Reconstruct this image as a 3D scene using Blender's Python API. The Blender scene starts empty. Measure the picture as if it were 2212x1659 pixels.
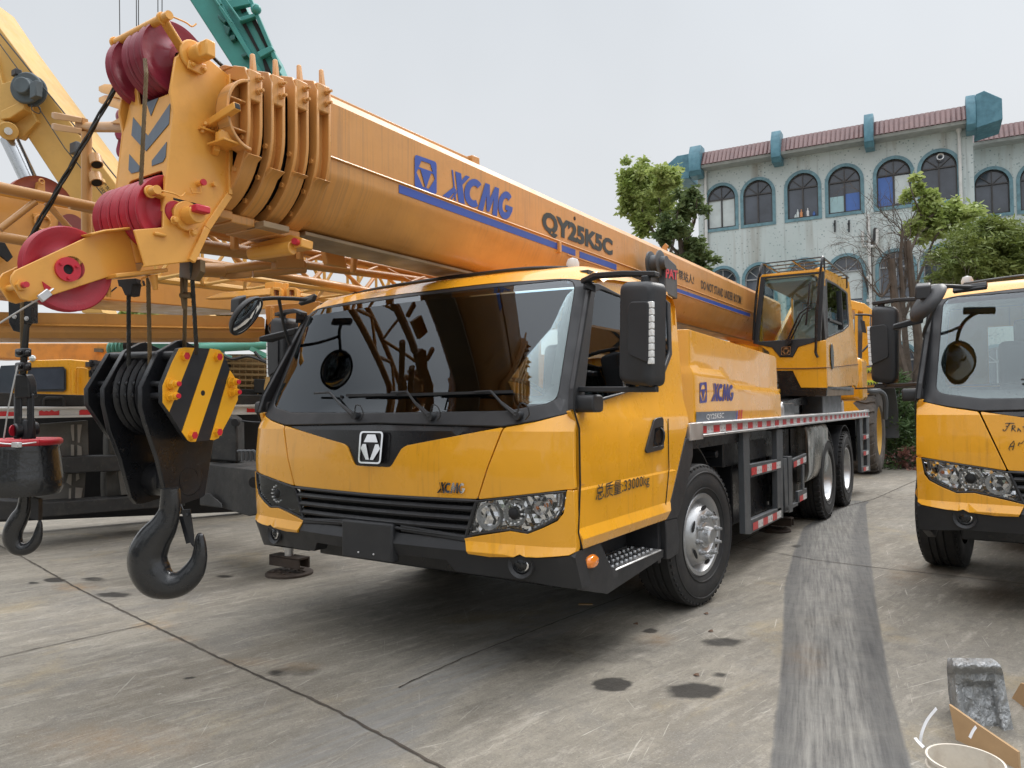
import bpy, bmesh, math, random
from mathutils import Vector as V, Matrix
from mathutils.geometry import delaunay_2d_cdt as CDT
SC = bpy.context.scene; COL = SC.collection
random.seed(7)
# ---------------------------------------------------------------- camera, sky, sun, exposure
RM = Matrix(((0.8338803, 0.0260468, 0.5513304), (0.551831, -0.0190197, -0.833739), (-0.0112301, 0.9994798, -0.0302336)))
CP = V((3.03552, -5.12348, 1.42))
cd = bpy.data.cameras.new('camera'); cam = bpy.data.objects.new('camera', cd); COL.objects.link(cam)
cam.matrix_world = Matrix.Translation(CP) @ RM.to_4x4()
cd.sensor_width = 36; cd.lens = 36*1600/2212; cd.clip_start = 0.05; cd.clip_end = 500
SC.camera = cam
SUN_EL, SUN_AZ = math.radians(46), math.radians(14)      # sun behind the crane, a little to its left
world = bpy.data.worlds.new('World'); SC.world = world; world.use_nodes = True
wt = world.node_tree; wt.nodes.clear()
wo = wt.nodes.new('ShaderNodeOutputWorld'); bg = wt.nodes.new('ShaderNodeBackground')
sk = wt.nodes.new('ShaderNodeTexSky'); sk.sky_type = 'NISHITA'; sk.sun_disc = False
sk.sun_elevation = SUN_EL; sk.sun_rotation = SUN_AZ
hs = wt.nodes.new('ShaderNodeHueSaturation'); hs.inputs['Saturation'].default_value = 0.10
wt.links.new(sk.outputs[0], hs.inputs['Color'])
# overcast layer: brighter overhead than at the horizon, faint cloud mottling
tc = wt.nodes.new('ShaderNodeTexCoord'); sx = wt.nodes.new('ShaderNodeSeparateXYZ'); wt.links.new(tc.outputs['Generated'], sx.inputs[0])
rp = wt.nodes.new('ShaderNodeValToRGB'); rp.color_ramp.elements[0].position = 0.0; rp.color_ramp.elements[1].position = 1.0
rp.color_ramp.elements[0].color = (6.0, 6.1, 6.2, 1); rp.color_ramp.elements[1].color = (27.5, 28.0, 29.0, 1)
e = rp.color_ramp.elements.new(0.50); e.color = (5.45, 5.75, 6.1, 1)
e = rp.color_ramp.elements.new(0.64); e.color = (12.5, 12.9, 13.4, 1)
wt.links.new(sx.outputs['Z'], rp.inputs[0])
nz = wt.nodes.new('ShaderNodeTexNoise'); nz.inputs['Scale'].default_value = 1.6; nz.inputs['Detail'].default_value = 4
wt.links.new(tc.outputs['Generated'], nz.inputs['Vector'])
mr = wt.nodes.new('ShaderNodeMapRange'); mr.inputs['From Min'].default_value = 0.3; mr.inputs['From Max'].default_value = 0.7
mr.inputs['To Min'].default_value = 0.92; mr.inputs['To Max'].default_value = 1.07
wt.links.new(nz.outputs[0], mr.inputs[0])
mm = wt.nodes.new('ShaderNodeMix'); mm.data_type = 'RGBA'; mm.blend_type = 'MULTIPLY'; mm.inputs[0].default_value = 1
wt.links.new(rp.outputs[0], mm.inputs[6]); wt.links.new(mr.outputs[0], mm.inputs[7])
mx = wt.nodes.new('ShaderNodeMix'); mx.data_type = 'RGBA'; mx.inputs[0].default_value = 0.95
wt.links.new(hs.outputs[0], mx.inputs[6]); wt.links.new(mm.outputs[2], mx.inputs[7])
wt.links.new(mx.outputs[2], bg.inputs[0]); bg.inputs[1].default_value = 0.1
wt.links.new(bg.outputs[0], wo.inputs[0])
sd = bpy.data.lights.new('sun', 'SUN'); sd.energy = 1.5; sd.angle = math.radians(18); sd.color = (1, 0.965, 0.92)
so = bpy.data.objects.new('sun', sd); COL.objects.link(so)
sdir = V((math.sin(SUN_AZ)*math.cos(SUN_EL), math.cos(SUN_AZ)*math.cos(SUN_EL), math.sin(SUN_EL)))
so.rotation_euler = (-sdir).to_track_quat('-Z', 'Y').to_euler(); so.location = (0, 0, 30)
SC.view_settings.view_transform = 'Standard'; SC.view_settings.look = 'None'
SC.view_settings.exposure = 0.38; SC.view_settings.gamma = 1; SC.view_settings.use_curve_mapping = False
# ---------------------------------------------------------------- geometry helpers
def ray(px, py): return RM @ V(((px-1106)/1600, (829.5-py)/1600, -1))
def Dp(px, py, d): return CP + ray(px, py)*d
def onx(x): return lambda px, py: CP + ray(px, py)*((x-CP.x)/ray(px, py).x)
def ony(y): return lambda px, py: CP + ray(px, py)*((y-CP.y)/ray(px, py).y)
def onz(z): return lambda px, py: CP + ray(px, py)*((z-CP.z)/ray(px, py).z)
def ond(d): return lambda px, py: Dp(px, py, d)
def onp(p0, n): return lambda px, py: CP + ray(px, py)*((p0-CP).dot(n)/ray(px, py).dot(n))
RI = V((RM[0][0], RM[1][0], RM[2][0])); UP = V((RM[0][1], RM[1][1], RM[2][1])); FW = -V((RM[0][2], RM[1][2], RM[2][2]))
def frames(pts):
    out = []; n = len(pts); prev = None
    for i in range(n):
        t = (pts[min(i+1, n-1)]-pts[max(i-1, 0)]).normalized()
        if prev is None:
            a = V((0, 0, 1)) if abs(t.z) < 0.9 else V((1, 0, 0))
            u = t.cross(a).normalized()
        else:
            u = (prev - t*prev.dot(t)).normalized()
        prev = u; out.append((u, t.cross(u)))
    return out
def smoothpath(pts, n=8):
    r = []; P = [pts[0]]+list(pts)+[pts[-1]]
    for i in range(1, len(P)-2):
        a, b, c, d = P[i-1], P[i], P[i+1], P[i+2]
        for k in range(n):
            t = k/n
            r.append(0.5*((2*b)+(c-a)*t+(2*a-5*b+4*c-d)*t*t+(-a+3*b-3*c+d)*t**3))
    r.append(pts[-1]); return r
class MB:
    def __init__(s): s.v = []; s.f = []; s.m = []
    def add(s, vs, fs, m=0):
        k = len(s.v); s.v += [V(p) for p in vs]
        for f in fs: s.f.append([i+k for i in f]); s.m.append(m)
        return s
    def box(s, c, sz, m=0, R=None):
        c = V(c); h = V(sz)/2; vs = []
        for x in (-1, 1):
            for y in (-1, 1):
                for z in (-1, 1):
                    p = V((x*h.x, y*h.y, z*h.z)); vs.append(c+((R @ p) if R else p))
        return s.add(vs, [(0, 1, 3, 2), (4, 6, 7, 5), (0, 4, 5, 1), (2, 3, 7, 6), (0, 2, 6, 4), (1, 5, 7, 3)], m)
    def bb(s, a, b, m=0):
        a = V(a); b = V(b); return s.box((a+b)/2, [abs(t) for t in (b-a)], m)
    def prism(s, pts, ext, m=0):
        n = len(pts); ext = V(ext); pts = [V(p) for p in pts]
        return s.add(pts+[p+ext for p in pts], [list(range(n))[::-1], list(range(n, 2*n))]+[(i, (i+1) % n, n+(i+1) % n, n+i) for i in range(n)], m)
    def pp(s, px, fn, ext, m=0): return s.prism([fn(*p) for p in px], ext, m)
    def bar(s, a, b, w, h, m=0, up=None):
        a = V(a); b = V(b); t = (b-a).normalized(); u = t.cross(up or (V((0, 0, 1)) if abs(t.z) < .95 else V((1, 0, 0)))).normalized(); w2 = t.cross(u)
        q = [u*w/2+w2*h/2, -u*w/2+w2*h/2, -u*w/2-w2*h/2, u*w/2-w2*h/2]
        return s.prism([a+k for k in q], b-a, m)
    def cyl(s, a, b, r, n=14, r2=None, m=0, cap=True):
        a = V(a); b = V(b); (u, w) = frames([a, b])[0]; r2 = r if r2 is None else r2
        cs = [(math.cos(2*math.pi*i/n), math.sin(2*math.pi*i/n)) for i in range(n)]
        vs = [a+(u*c+w*d)*r for c, d in cs]+[b+(u*c+w*d)*r2 for c, d in cs]
        fs = [(i, (i+1) % n, n+(i+1) % n, n+i) for i in range(n)]
        if cap: fs += [list(range(n))[::-1], list(range(n, 2*n))]
        return s.add(vs, fs, m)
    def tube(s, pts, r, n=8, m=0, closed=False):
        pts = [V(p) for p in pts]; fr = frames(pts); k = len(pts)
        rr = r if isinstance(r, (list, tuple)) else [r]*k
        vs = [pts[j]+(fr[j][0]*math.cos(2*math.pi*i/n)+fr[j][1]*math.sin(2*math.pi*i/n))*rr[j] for j in range(k) for i in range(n)]
        fs = [(j*n+i, j*n+(i+1) % n, (j+1)*n+(i+1) % n, (j+1)*n+i) for j in range(k-1) for i in range(n)]
        fs += [list(range(n))[::-1], [(k-1)*n+i for i in range(n)]]
        return s.add(vs, fs, m)
    def lathe(s, o, ax, prof, n=32, m=0, mf=None, cap=False):
        o = V(o); ax = V(ax).normalized(); (u, w) = frames([o, o+ax])[0]; k = len(prof)
        vs = [o+ax*h+(u*math.cos(2*math.pi*i/n)+w*math.sin(2*math.pi*i/n))*r for (r, h) in prof for i in range(n)]
        for j in range(k-1):
            s.add([], [], m)
        b = len(s.v); s.v += vs
        for j in range(k-1):
            for i in range(n):
                s.f.append([b+j*n+i, b+j*n+(i+1) % n, b+(j+1)*n+(i+1) % n, b+(j+1)*n+i]); s.m.append(mf(j) if mf else m)
        if cap:
            s.f.append([b+i for i in range(n)][::-1]); s.m.append(m); s.f.append([b+(k-1)*n+i for i in range(n)]); s.m.append(m)
        return s
    def loft(s, rings, closed=True, cap=True, m=0):
        n = len(rings[0]); vs = [V(p) for r in rings for p in r]; k = len(rings); q = n if closed else n-1
        fs = [(j*n+i, j*n+(i+1) % n, (j+1)*n+(i+1) % n, (j+1)*n+i) for j in range(k-1) for i in range(q)]
        if cap and closed: fs += [list(range(n))[::-1], [(k-1)*n+i for i in range(n)]]
        return s.add(vs, fs, m)
    def bolt(s, c, ax, r=.012, h=.012, m=0):
        c = V(c); ax = V(ax).normalized()
        s.cyl(c, c+ax*h*.35, r*1.35, 10, m=m); return s.cyl(c+ax*h*.35, c+ax*h*1.35, r, 6, m=m)
    def ball(s, c, r, n=12, m=0, sc=(1, 1, 1)):
        k = n//2; rings = []
        for j in range(k+1):
            a = math.pi*j/k; rr = max(math.sin(a), 1e-3)
            rings.append([V(c)+V((rr*math.cos(2*math.pi*i/n)*r*sc[0], rr*math.sin(2*math.pi*i/n)*r*sc[1], math.cos(a)*r*sc[2])) for i in range(n)])
        return s.loft(rings, m=m)
    def xf(s, M): s.v = [M @ p for p in s.v]; return s
    def build(s, name, mat, parent=None, smooth=38, bevel=0, seg=2, recalc=True, **tags):
        me = bpy.data.meshes.new(name); me.from_pydata([tuple(p) for p in s.v], [], s.f)
        for q in (mat if isinstance(mat, (list, tuple)) else [mat]): me.materials.append(q)
        me.polygons.foreach_set('material_index', s.m)
        if recalc:
            b = bmesh.new(); b.from_mesh(me); bmesh.ops.recalc_face_normals(b, faces=b.faces); b.to_mesh(me); b.free()
        me.polygons.foreach_set('use_smooth', [smooth > 0]*len(me.polygons))
        if smooth > 0: me.set_sharp_from_angle(angle=math.radians(smooth))
        me.update()
        o = bpy.data.objects.new(name, me); COL.objects.link(o)
        if parent: o.parent = parent
        if bevel:
            bm = o.modifiers.new('bevel', 'BEVEL'); bm.width = bevel; bm.segments = seg; bm.limit_method = 'ANGLE'; bm.angle_limit = math.radians(40)
            bm.harden_normals = False
        return tag(o, **tags) if tags else o
def tag(o, label=None, cat=None, group=None, kind=None):
    if label: o['label'] = label
    if cat: o['category'] = cat
    if group: o['group'] = group
    if kind: o['kind'] = kind
    return o
def empty(name, loc=(0, 0, 0), **t):
    o = bpy.data.objects.new(name, None); COL.objects.link(o); o.location = loc; o.empty_display_size = .2
    if t: tag(o, **t)
    return o
def rnd(poly, r, n=4):
    out = []; k = len(poly); rr = r if isinstance(r, (list, tuple)) else [r]*k
    for i in range(k):
        p = V(poly[i]); a = V(poly[i-1])-p; b = V(poly[(i+1) % k])-p
        q = min(rr[i], a.length*.45, b.length*.45)
        if q <= 0: out.append(tuple(p)); continue
        A = p+a.normalized()*q; B = p+b.normalized()*q
        for j in range(n+1):
            t = j/n; out.append(tuple(A*(1-t)**2+p*2*t*(1-t)+B*t*t))
    return out
def dens(poly, step, closed=True):
    out = []; k = len(poly)
    for i in range(k if closed else k-1):
        a = V(poly[i]); b = V(poly[(i+1) % k]); n = max(1, int((b-a).length/step))
        for j in range(n): out.append(a+(b-a)*j/n)
    if not closed: out.append(V(poly[-1]))
    return out
def fill2(poly, holes=(), step=.08, rows=None):
    loops = []
    for L in [poly]+list(holes):
        L = [V(p[:2]) for p in L]
        if rows:
            q = []
            for i, a in enumerate(L):
                b = L[(i+1) % len(L)]; q.append(a)
                for z in sorted([z for z in rows if min(a.y, b.y)+1e-4 < z < max(a.y, b.y)-1e-4], reverse=a.y > b.y):
                    q.append(a+(b-a)*((z-a.y)/(b.y-a.y)))
            L = q
        loops.append(dens(L, step))
    pts = []; faces = []
    for L in loops:
        faces.append(list(range(len(pts), len(pts)+len(L)))); pts += L
    x0 = min(p.x for p in pts); x1 = max(p.x for p in pts); y0 = min(p.y for p in pts); y1 = max(p.y for p in pts)
    ys = [z for z in rows if y0 < z < y1] if rows else [y0+j*step for j in range(1, int((y1-y0)/step)+1)]
    for j, y in enumerate(ys):
        i = 1
        while x0+i*step < x1:
            q = V((x0+i*step+(0 if rows else (j % 2)*.5*step), y)); i += 1
            if all((p-q).length > step*.35 for L in loops for p in L): pts.append(q)
    r = CDT(pts, [], faces, 2, 1e-6)
    return r[0], r[2]
def panel(name, poly, surf, mat, parent=None, back=(0, .02, 0), holes=(), step=.08, bevel=.004, smooth=30, rows=None, mb=None, m=0):
    """a sheet cut to poly (2-D parameters), laid on surf and given the thickness back"""
    v2, f2 = fill2(poly, holes, step, rows); used = sorted({i for f in f2 for i in f}); ix = {k: i for i, k in enumerate(used)}
    top = [surf(v2[i].x, v2[i].y) for i in used]; back = V(back) if not callable(back) else back
    bot = [p+(back if not callable(back) else back(p)) for p in top]; n = len(top)
    fs = [[ix[i] for i in f] for f in f2]
    cnt = {}
    for f in fs:
        for a, b in zip(f, f[1:]+f[:1]): cnt[(a, b)] = 1
    side = [(a, b, b+n, a+n) for (a, b) in cnt if (b, a) not in cnt]
    M = mb or MB(); M.add(top+bot, fs+[[i+n for i in f][::-1] for f in fs]+[s[::-1] for s in side], m)
    if mb: return mb
    return M.build(name, mat, parent, smooth=smooth, bevel=bevel)
def bil(a, b, c, d):
    """a bottom-left, b bottom-right, c top-right, d top-left -> map of the unit square"""
    return lambda u, v: (a*(1-u)+b*u)*(1-v)+(d*(1-u)+c*u)*v
def decal(name, polys, mp, mat, parent, lift=V((0, 0, 0)), th=.0015, **t):
    """polys: list of (outer, holes) in the unit square; thin raised film"""
    M = MB()
    for poly, holes in polys:
        r = CDT([V(p) for L in [poly]+list(holes) for p in L], [], [list(range(s, s+len(L))) for s, L in zip([sum(len(q) for q in ([poly]+list(holes))[:i]) for i in range(1+len(holes))], [poly]+list(holes))], 2, 1e-7)
        vs = [mp(p.x, p.y)+lift for p in r[0]]
        M.add(vs, r[2])
    nrm = (mp(1, 0)-mp(0, 0)).cross(mp(0, 1)-mp(0, 0)).normalized()
    k = len(M.v); fs = [list(f) for f in M.f]; M.v = [p+nrm*th for p in M.v]
    return M.build(name, mat, parent, smooth=0, recalc=False, **t)
def text(name, body, mp, mat, parent, bold=0, lift=.002, fit=True, sx=1, sm=.0):
    cu = bpy.data.curves.new('t', 'FONT'); cu.body = body; cu.offset = bold; cu.resolution_u = 3
    o = bpy.data.objects.new('t', cu); COL.objects.link(o)
    me = bpy.data.meshes.new_from_object(o.evaluated_get(bpy.context.evaluated_depsgraph_get()))
    bpy.data.objects.remove(o)
    xs = [v.co.x for v in me.vertices]; ys = [v.co.y for v in me.vertices]
    x0, x1, y0, y1 = min(xs), max(xs), min(ys), max(ys)
    nrm = (mp(1, 0)-mp(0, 0)).cross(mp(0, 1)-mp(0, 0)).normalized()
    for v in me.vertices: v.co = mp((v.co.x-x0)/(x1-x0), (v.co.y-y0)/(y1-y0))+nrm*lift
    me.materials.clear(); me.materials.append(mat); me.name = name
    me.polygons.foreach_set('use_smooth', [False]*len(me.polygons))
    o = bpy.data.objects.new(name, me); COL.objects.link(o)
    if parent: o.parent = parent
    return o
def copytree(o, parent=None):
    c = o.copy(); COL.objects.link(c); c.parent = parent
    for ch in list(o.children): copytree(ch, c)
    return c
def arc(cx, cy, r, a0, a1, n=8, ry=None):
    ry = r if ry is None else ry
    return [(cx+r*math.cos(math.radians(a0+(a1-a0)*i/n)), cy+ry*math.sin(math.radians(a0+(a1-a0)*i/n))) for i in range(n+1)]
# ---------------------------------------------------------------- materials
def ramp(nt, src, a, b, lo=0., hi=1.):
    m = nt.nodes.new('ShaderNodeMapRange'); m.inputs[1].default_value = a; m.inputs[2].default_value = b
    m.inputs[3].default_value = lo; m.inputs[4].default_value = hi; nt.links.new(src, m.inputs[0]); return m.outputs[0]
def noise(nt, vec, scale, detail=4, rough=.55, sc=(1, 1, 1), dist=0):
    mp = nt.nodes.new('ShaderNodeMapping'); mp.inputs['Scale'].default_value = sc; nt.links.new(vec, mp.inputs[0])
    n = nt.nodes.new('ShaderNodeTexNoise'); n.inputs['Scale'].default_value = scale; n.inputs['Detail'].default_value = detail
    n.inputs['Roughness'].default_value = rough; n.inputs['Distortion'].default_value = dist
    nt.links.new(mp.outputs[0], n.inputs['Vector']); return n.outputs[0]
def mixc(nt, fac, a, b, mode='MIX'):
    m = nt.nodes.new('ShaderNodeMix'); m.data_type = 'RGBA'; m.blend_type = mode
    for i, s in ((0, fac), (6, a), (7, b)):
        if hasattr(s, 'is_linked'): nt.links.new(s, m.inputs[i])
        elif i: m.inputs[i].default_value = (*s, 1)
        else: m.inputs[0].default_value = s
    return m.outputs[2]
def mathn(nt, op, a, b=0.):
    m = nt.nodes.new('ShaderNodeMath'); m.operation = op
    for i, s in ((0, a), (1, b)):
        if hasattr(s, 'is_linked'): nt.links.new(s, m.inputs[i])
        else: m.inputs[i].default_value = s
    return m.outputs[0]
MATS = {}
def mat(name, col, rough=.5, metal=0, coat=0, var=.12, vs=3., dirt=0., dcol=(.06, .045, .03), streak=0., scol=None, ssc=(9, 9, .5), bump=0., bs=60., spec=.5, rv=.12, wear=0., wcol=(.25, .2, .15), sr=(.52, .75)):
    if name in MATS: return MATS[name]
    m = bpy.data.materials.new(name); m.use_nodes = True; nt = m.node_tree; p = nt.nodes['Principled BSDF']
    tc = nt.nodes.new('ShaderNodeNewGeometry').outputs['Position']
    n1 = noise(nt, tc, vs, 5)
    c = mixc(nt, ramp(nt, n1, .3, .7), tuple(x*(1-var) for x in col), tuple(min(1, x*(1+var)) for x in col))
    if streak:
        n2 = noise(nt, tc, 1., 4, .65, ssc)
        n3 = noise(nt, tc, 1.1, 3)
        f = mathn(nt, 'MULTIPLY', ramp(nt, n2, sr[0], sr[1]), ramp(nt, n3, .4, .62))
        c = mixc(nt, mathn(nt, 'MULTIPLY', f, streak), c, scol or dcol)
    if dirt:
        n4 = noise(nt, tc, 5., 8, .7)
        c = mixc(nt, mathn(nt, 'MULTIPLY', ramp(nt, n4, .5, .78), dirt), c, dcol)
    if wear:
        n5 = noise(nt, tc, 22., 8, .75)
        c = mixc(nt, mathn(nt, 'MULTIPLY', ramp(nt, n5, .6, .66), wear), c, wcol)
    nt.links.new(c, p.inputs['Base Color'])
    p.inputs['Metallic'].default_value = metal; p.inputs['Specular IOR Level'].default_value = spec
    r = ramp(nt, noise(nt, tc, 7., 5), .3, .7, max(.02, rough-rv), min(1, rough+rv)); nt.links.new(r, p.inputs['Roughness'])
    if coat: p.inputs['Coat Weight'].default_value = coat; p.inputs['Coat Roughness'].default_value = .04
    if bump:
        b = nt.nodes.new('ShaderNodeBump'); b.inputs['Strength'].default_value = bump; b.inputs['Distance'].default_value = .004
        nt.links.new(noise(nt, tc, bs, 5), b.inputs['Height']); nt.links.new(b.outputs[0], p.inputs['Normal'])
    MATS[name] = m; return m
def glass(name, tint, ior=1.7, rough=.0, dark=0.):
    m = bpy.data.materials.new(name); m.use_nodes = True; nt = m.node_tree; nt.nodes.clear()
    o = nt.nodes.new('ShaderNodeOutputMaterial'); t = nt.nodes.new('ShaderNodeBsdfTransparent'); t.inputs[0].default_value = (*tint, 1)
    g = nt.nodes.new('ShaderNodeBsdfGlossy'); g.inputs['Roughness'].default_value = rough; g.inputs[0].default_value = (.9, .95, 1, 1)
    f = nt.nodes.new('ShaderNodeFresnel'); f.inputs[0].default_value = ior; s = nt.nodes.new('ShaderNodeMixShader')
    nt.links.new(f.outputs[0], s.inputs[0]); nt.links.new(t.outputs[0], s.inputs[1]); nt.links.new(g.outputs[0], s.inputs[2]); nt.links.new(s.outputs[0], o.inputs[0])
    return m
YEL = (.82, .37, .02); ORA = (.72, .30, .035)
M_yel = mat('cab_paint', (.83, .385, .018), .3, coat=.65, var=.05, dirt=.05, dcol=(.45, .24, .06), streak=.5, scol=(.34, .15, .02), ssc=(30, 30, .45), rv=.08, sr=(.55, .72))
M_boom = mat('boom_paint', (.60, .285, .078), .38, coat=.15, var=.08, streak=.55, scol=(.26, .16, .08), ssc=(1, 70, .8), rv=.12, dirt=.3, dcol=(.3, .13, .03), bump=.15, bs=25, sr=(.5, .68))
M_head = mat('boom_head_paint', (.76, .365, .065), .38, coat=.2, var=.07, dirt=.35, dcol=(.42, .19, .03), bump=.35, bs=18)
M_blk = mat('black_plastic', (.022, .023, .026), .48, var=.15, bump=.25, bs=400, dirt=.25, dcol=(.06, .058, .055))
M_gblk = mat('gloss_black', (.012, .012, .014), .22, var=.1, dirt=.2, dcol=(.04, .04, .04))
M_bsteel = mat('black_steel', (.013, .014, .017), .33, var=.25, dirt=.4, dcol=(.035, .032, .028), bump=.5, bs=40, wear=.4, wcol=(.10, .09, .08))
M_gsteel = mat('grey_chassis_steel', (.075, .082, .09), .5, var=.12, dirt=.4, dcol=(.05, .045, .04), bump=.2)
M_dark = mat('dark_interior', (.012, .012, .013), .85, var=.2, rv=.05)
M_dash = mat('grey_interior', (.05, .052, .055), .8, var=.1)
M_tyre = mat('tyre_rubber', (.022, .022, .023), .75, var=.2, dirt=.5, dcol=(.065, .06, .052), bump=.3, bs=60)
M_rim = mat('silver_rim', (.55, .56, .57), .38, metal=.75, var=.1, dirt=.5, dcol=(.22, .2, .18))
M_lamp = mat('lamp_reflector', (.86, .87, .88), .25, metal=.1, coat=1, var=.35, vs=38, rv=.1)
M_jib = mat('jib_paint', (.47, .24, .075), .45, coat=.1, var=.08, vs=2, dirt=.3, dcol=(.35, .17, .05))
M_chr = mat('chrome', (.85, .86, .88), .08, metal=1, var=.02, rv=.03)
M_alu = mat('aluminium', (.62, .62, .62), .36, metal=.85, var=.08, dirt=.35, dcol=(.3, .28, .26), bump=.1)
M_red = mat('reflector_red', (.55, .02, .025), .35, var=.12, dirt=.2, dcol=(.3, .05, .04))
M_wht = mat('reflector_white', (.62, .62, .62), .35, var=.08, dirt=.3, dcol=(.35, .3, .28))
M_mar2 = mat('bright_sheave_red', (.40, .013, .03), .38, coat=.1, var=.2, dirt=.35, dcol=(.2, .03, .05), bump=.3, bs=30)
M_mar = mat('sheave_red', (.24, .02, .04), .4, coat=.2, var=.15, dirt=.4, dcol=(.12, .02, .03), bump=.3, bs=30)
M_pred = mat('bolt_red', (.55, .02, .04), .4, var=.1)
M_rope = mat('wire_rope', (.15, .105, .055), .55, metal=.3, var=.3, dirt=.5, dcol=(.26, .15, .05))
M_ropeb = mat('greased_rope', (.03, .03, .028), .4, metal=.3, var=.3)
M_blue = mat('decal_blue', (.03, .075, .36), .4, var=.05, streak=.3, scol=(.1, .09, .15), ssc=(1, 26, .5))
M_ink = mat('decal_black', (.03, .035, .035), .5, var=.05)
M_amb = mat('amber_lens', (.9, .25, .02), .12, coat=1, var=.08, vs=40)
M_gls = glass('cab_glass', (.74, .80, .78), 1.68)
M_glc = glass('clear_glass', (.84, .93, .91), 1.45)
M_glt = glass('lens_glass', (.95, .95, .95), 1.5)
M_grey = mat('decal_grey', (.12, .14, .17), .45, var=.08)
M_mirr = mat('mirror_glass', (.8, .82, .84), .02, metal=1, var=.01, rv=.01)
M_seat = mat('seat_fabric', (.018, .018, .02), .8, var=.2)
M_rust = mat('rusty_steel', (.05, .036, .028), .8, var=.3, dirt=.6, dcol=(.11, .075, .05), bump=1., bs=70)

def split_parts(rename):
    for o in list(COL.objects):
        b = o.name.split('.')[0]
        if o.type != 'MESH' or b not in rename or len(o.data.polygons) > 40000: continue
        me = o.data; n = len(me.vertices); par = list(range(n))
        def find(a):
            while par[a] != a: par[a] = par[par[a]]; a = par[a]
            return a
        for e in me.edges:
            x, y = find(e.vertices[0]), find(e.vertices[1])
            if x != y: par[x] = y
        gr = {}
        for p in me.polygons: gr.setdefault(find(p.vertices[0]), []).append(p)
        if len(gr) < 2 or len(gr) > 60: continue
        for k, ps in gr.items():
            idx = {}; vs = []; fs = []; mi = []; sm = []
            for p in ps:
                f = []
                for v in p.vertices:
                    if v not in idx: idx[v] = len(vs); vs.append(tuple(me.vertices[v].co))
                    f.append(idx[v])
                fs.append(f); mi.append(p.material_index); sm.append(p.use_smooth)
            m2 = bpy.data.meshes.new(rename[b]); m2.from_pydata(vs, [], fs)
            for q in me.materials: m2.materials.append(q)
            m2.polygons.foreach_set('material_index', mi); m2.polygons.foreach_set('use_smooth', sm); m2.set_sharp_from_angle(angle=math.radians(38)); m2.update()
            c = o.copy(); c.data = m2; c.name = rename[b]; COL.objects.link(c)
        bpy.data.objects.remove(o)
SPL = dict(mirror_arm='mirror_arm', bumper_lip='bumper_lip', mudguards='mudguard', wheel_nuts='wheel_nut', hand_holes='hand_hole', jib_hanger='jib_hanger', side_block='side_block', collar_bolts='collar_bolt', flange='flange', jack_housing='jack_housing', hydraulic_hoses='hydraulic_hose', grip_studs='grip_stud', slats='slat', window_bar='window_bar', chevron_marks='chevron_mark', weld_bead='weld_bead', worn_reflector='worn_reflector', peeling_paint='paint_flake', outrigger_beam='outrigger_beam', mud_panel='mud_panel', air_tank='air_tank', brake_pipes='brake_pipe', yellow_stripe='yellow_stripe', roof_rail='roof_rail', boom_cable='boom_cable', jib_struts='jib_strut', deck_boxes='deck_box', white_rail='white_rail', pin_keeper='pin_keeper', arm='arm', stub='stub', pivot_tube='pivot_tube')
# ---------------------------------------------------------------- carrier cab of the mobile crane
def itp(x, T):
    if x <= T[0][0]: return T[0][1]
    for (a, b), (c, d) in zip(T, T[1:]):
        if x <= c: return b+(d-b)*(x-a)/(c-a)
    return T[-1][1]
YC = [(.35, -1.90), (.5, -1.955), (.6, -1.985), (.66, -2.01), (.71, -1.985), (.95, -2.0), (1.1, -2.005), (1.29, -1.985), (1.37, -1.945), (1.45, -1.90), (2.08, -1.62), (2.14, -1.57), (2.2, -1.5), (2.3, -1.3)]
WZ = [(.3, 1.22), (.6, 1.24), (1.36, 1.24), (2.2, 1.15), (2.4, 1.12)]
KR = [.42, .5, .6, .66, .71, .8, .88, .95, 1.02, 1.1, 1.2, 1.29, 1.37, 1.45, 1.55, 1.65, 1.75, 1.85, 1.95, 2.02, 2.08, 2.14]
def FF(x, z):
    u = abs(x)/itp(z, WZ)
    return itp(z, YC)+.12*u*u+.035*max(0, (u-.88)/.12)**2+(1.5*(u-1) if u > 1 else 0)
def fs(off=0): return lambda x, z: V((x, FF(x, z)-off, z))
def ss(side=1, off=0): return lambda y, z: V((side*(itp(z, WZ)+off), y, z))
def fh(px, py):
    a, b = -3., -.9
    for i in range(40):
        m = (a+b)/2; P = ony(m)(px, py)
        if P.y < FF(P.x, P.z): a = m
        else: b = m
    return (P.x, P.z)
def sh(px, py):
    P = onx(1.24)(px, py)
    for i in range(6): P = onx(itp(P.z, WZ))(px, py)
    return (P.y, P.z)
def FH(l): return [fh(*p) for p in l]
def SH(l): return [sh(*p) for p in l]
def mir(h): return h+[(-x, z) for x, z in h[::-1] if abs(x) > 1e-6]
def mx2(h): return [(-x, z) for x, z in h]
crane = empty('mobile_crane', (0, 0, 0), label='whole yellow truck crane in the middle, boom lying over its cab, 33000kg on its door', cat='truck crane')
cab = []
def C_(o): cab.append(o); return o
SM = 12
P_ = lambda name, poly, m, off=0, back=.025, **k: C_(panel(name, poly, fs(off), m, crane, back=(0, back, 0), smooth=SM, rows=KR, **k))
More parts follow.
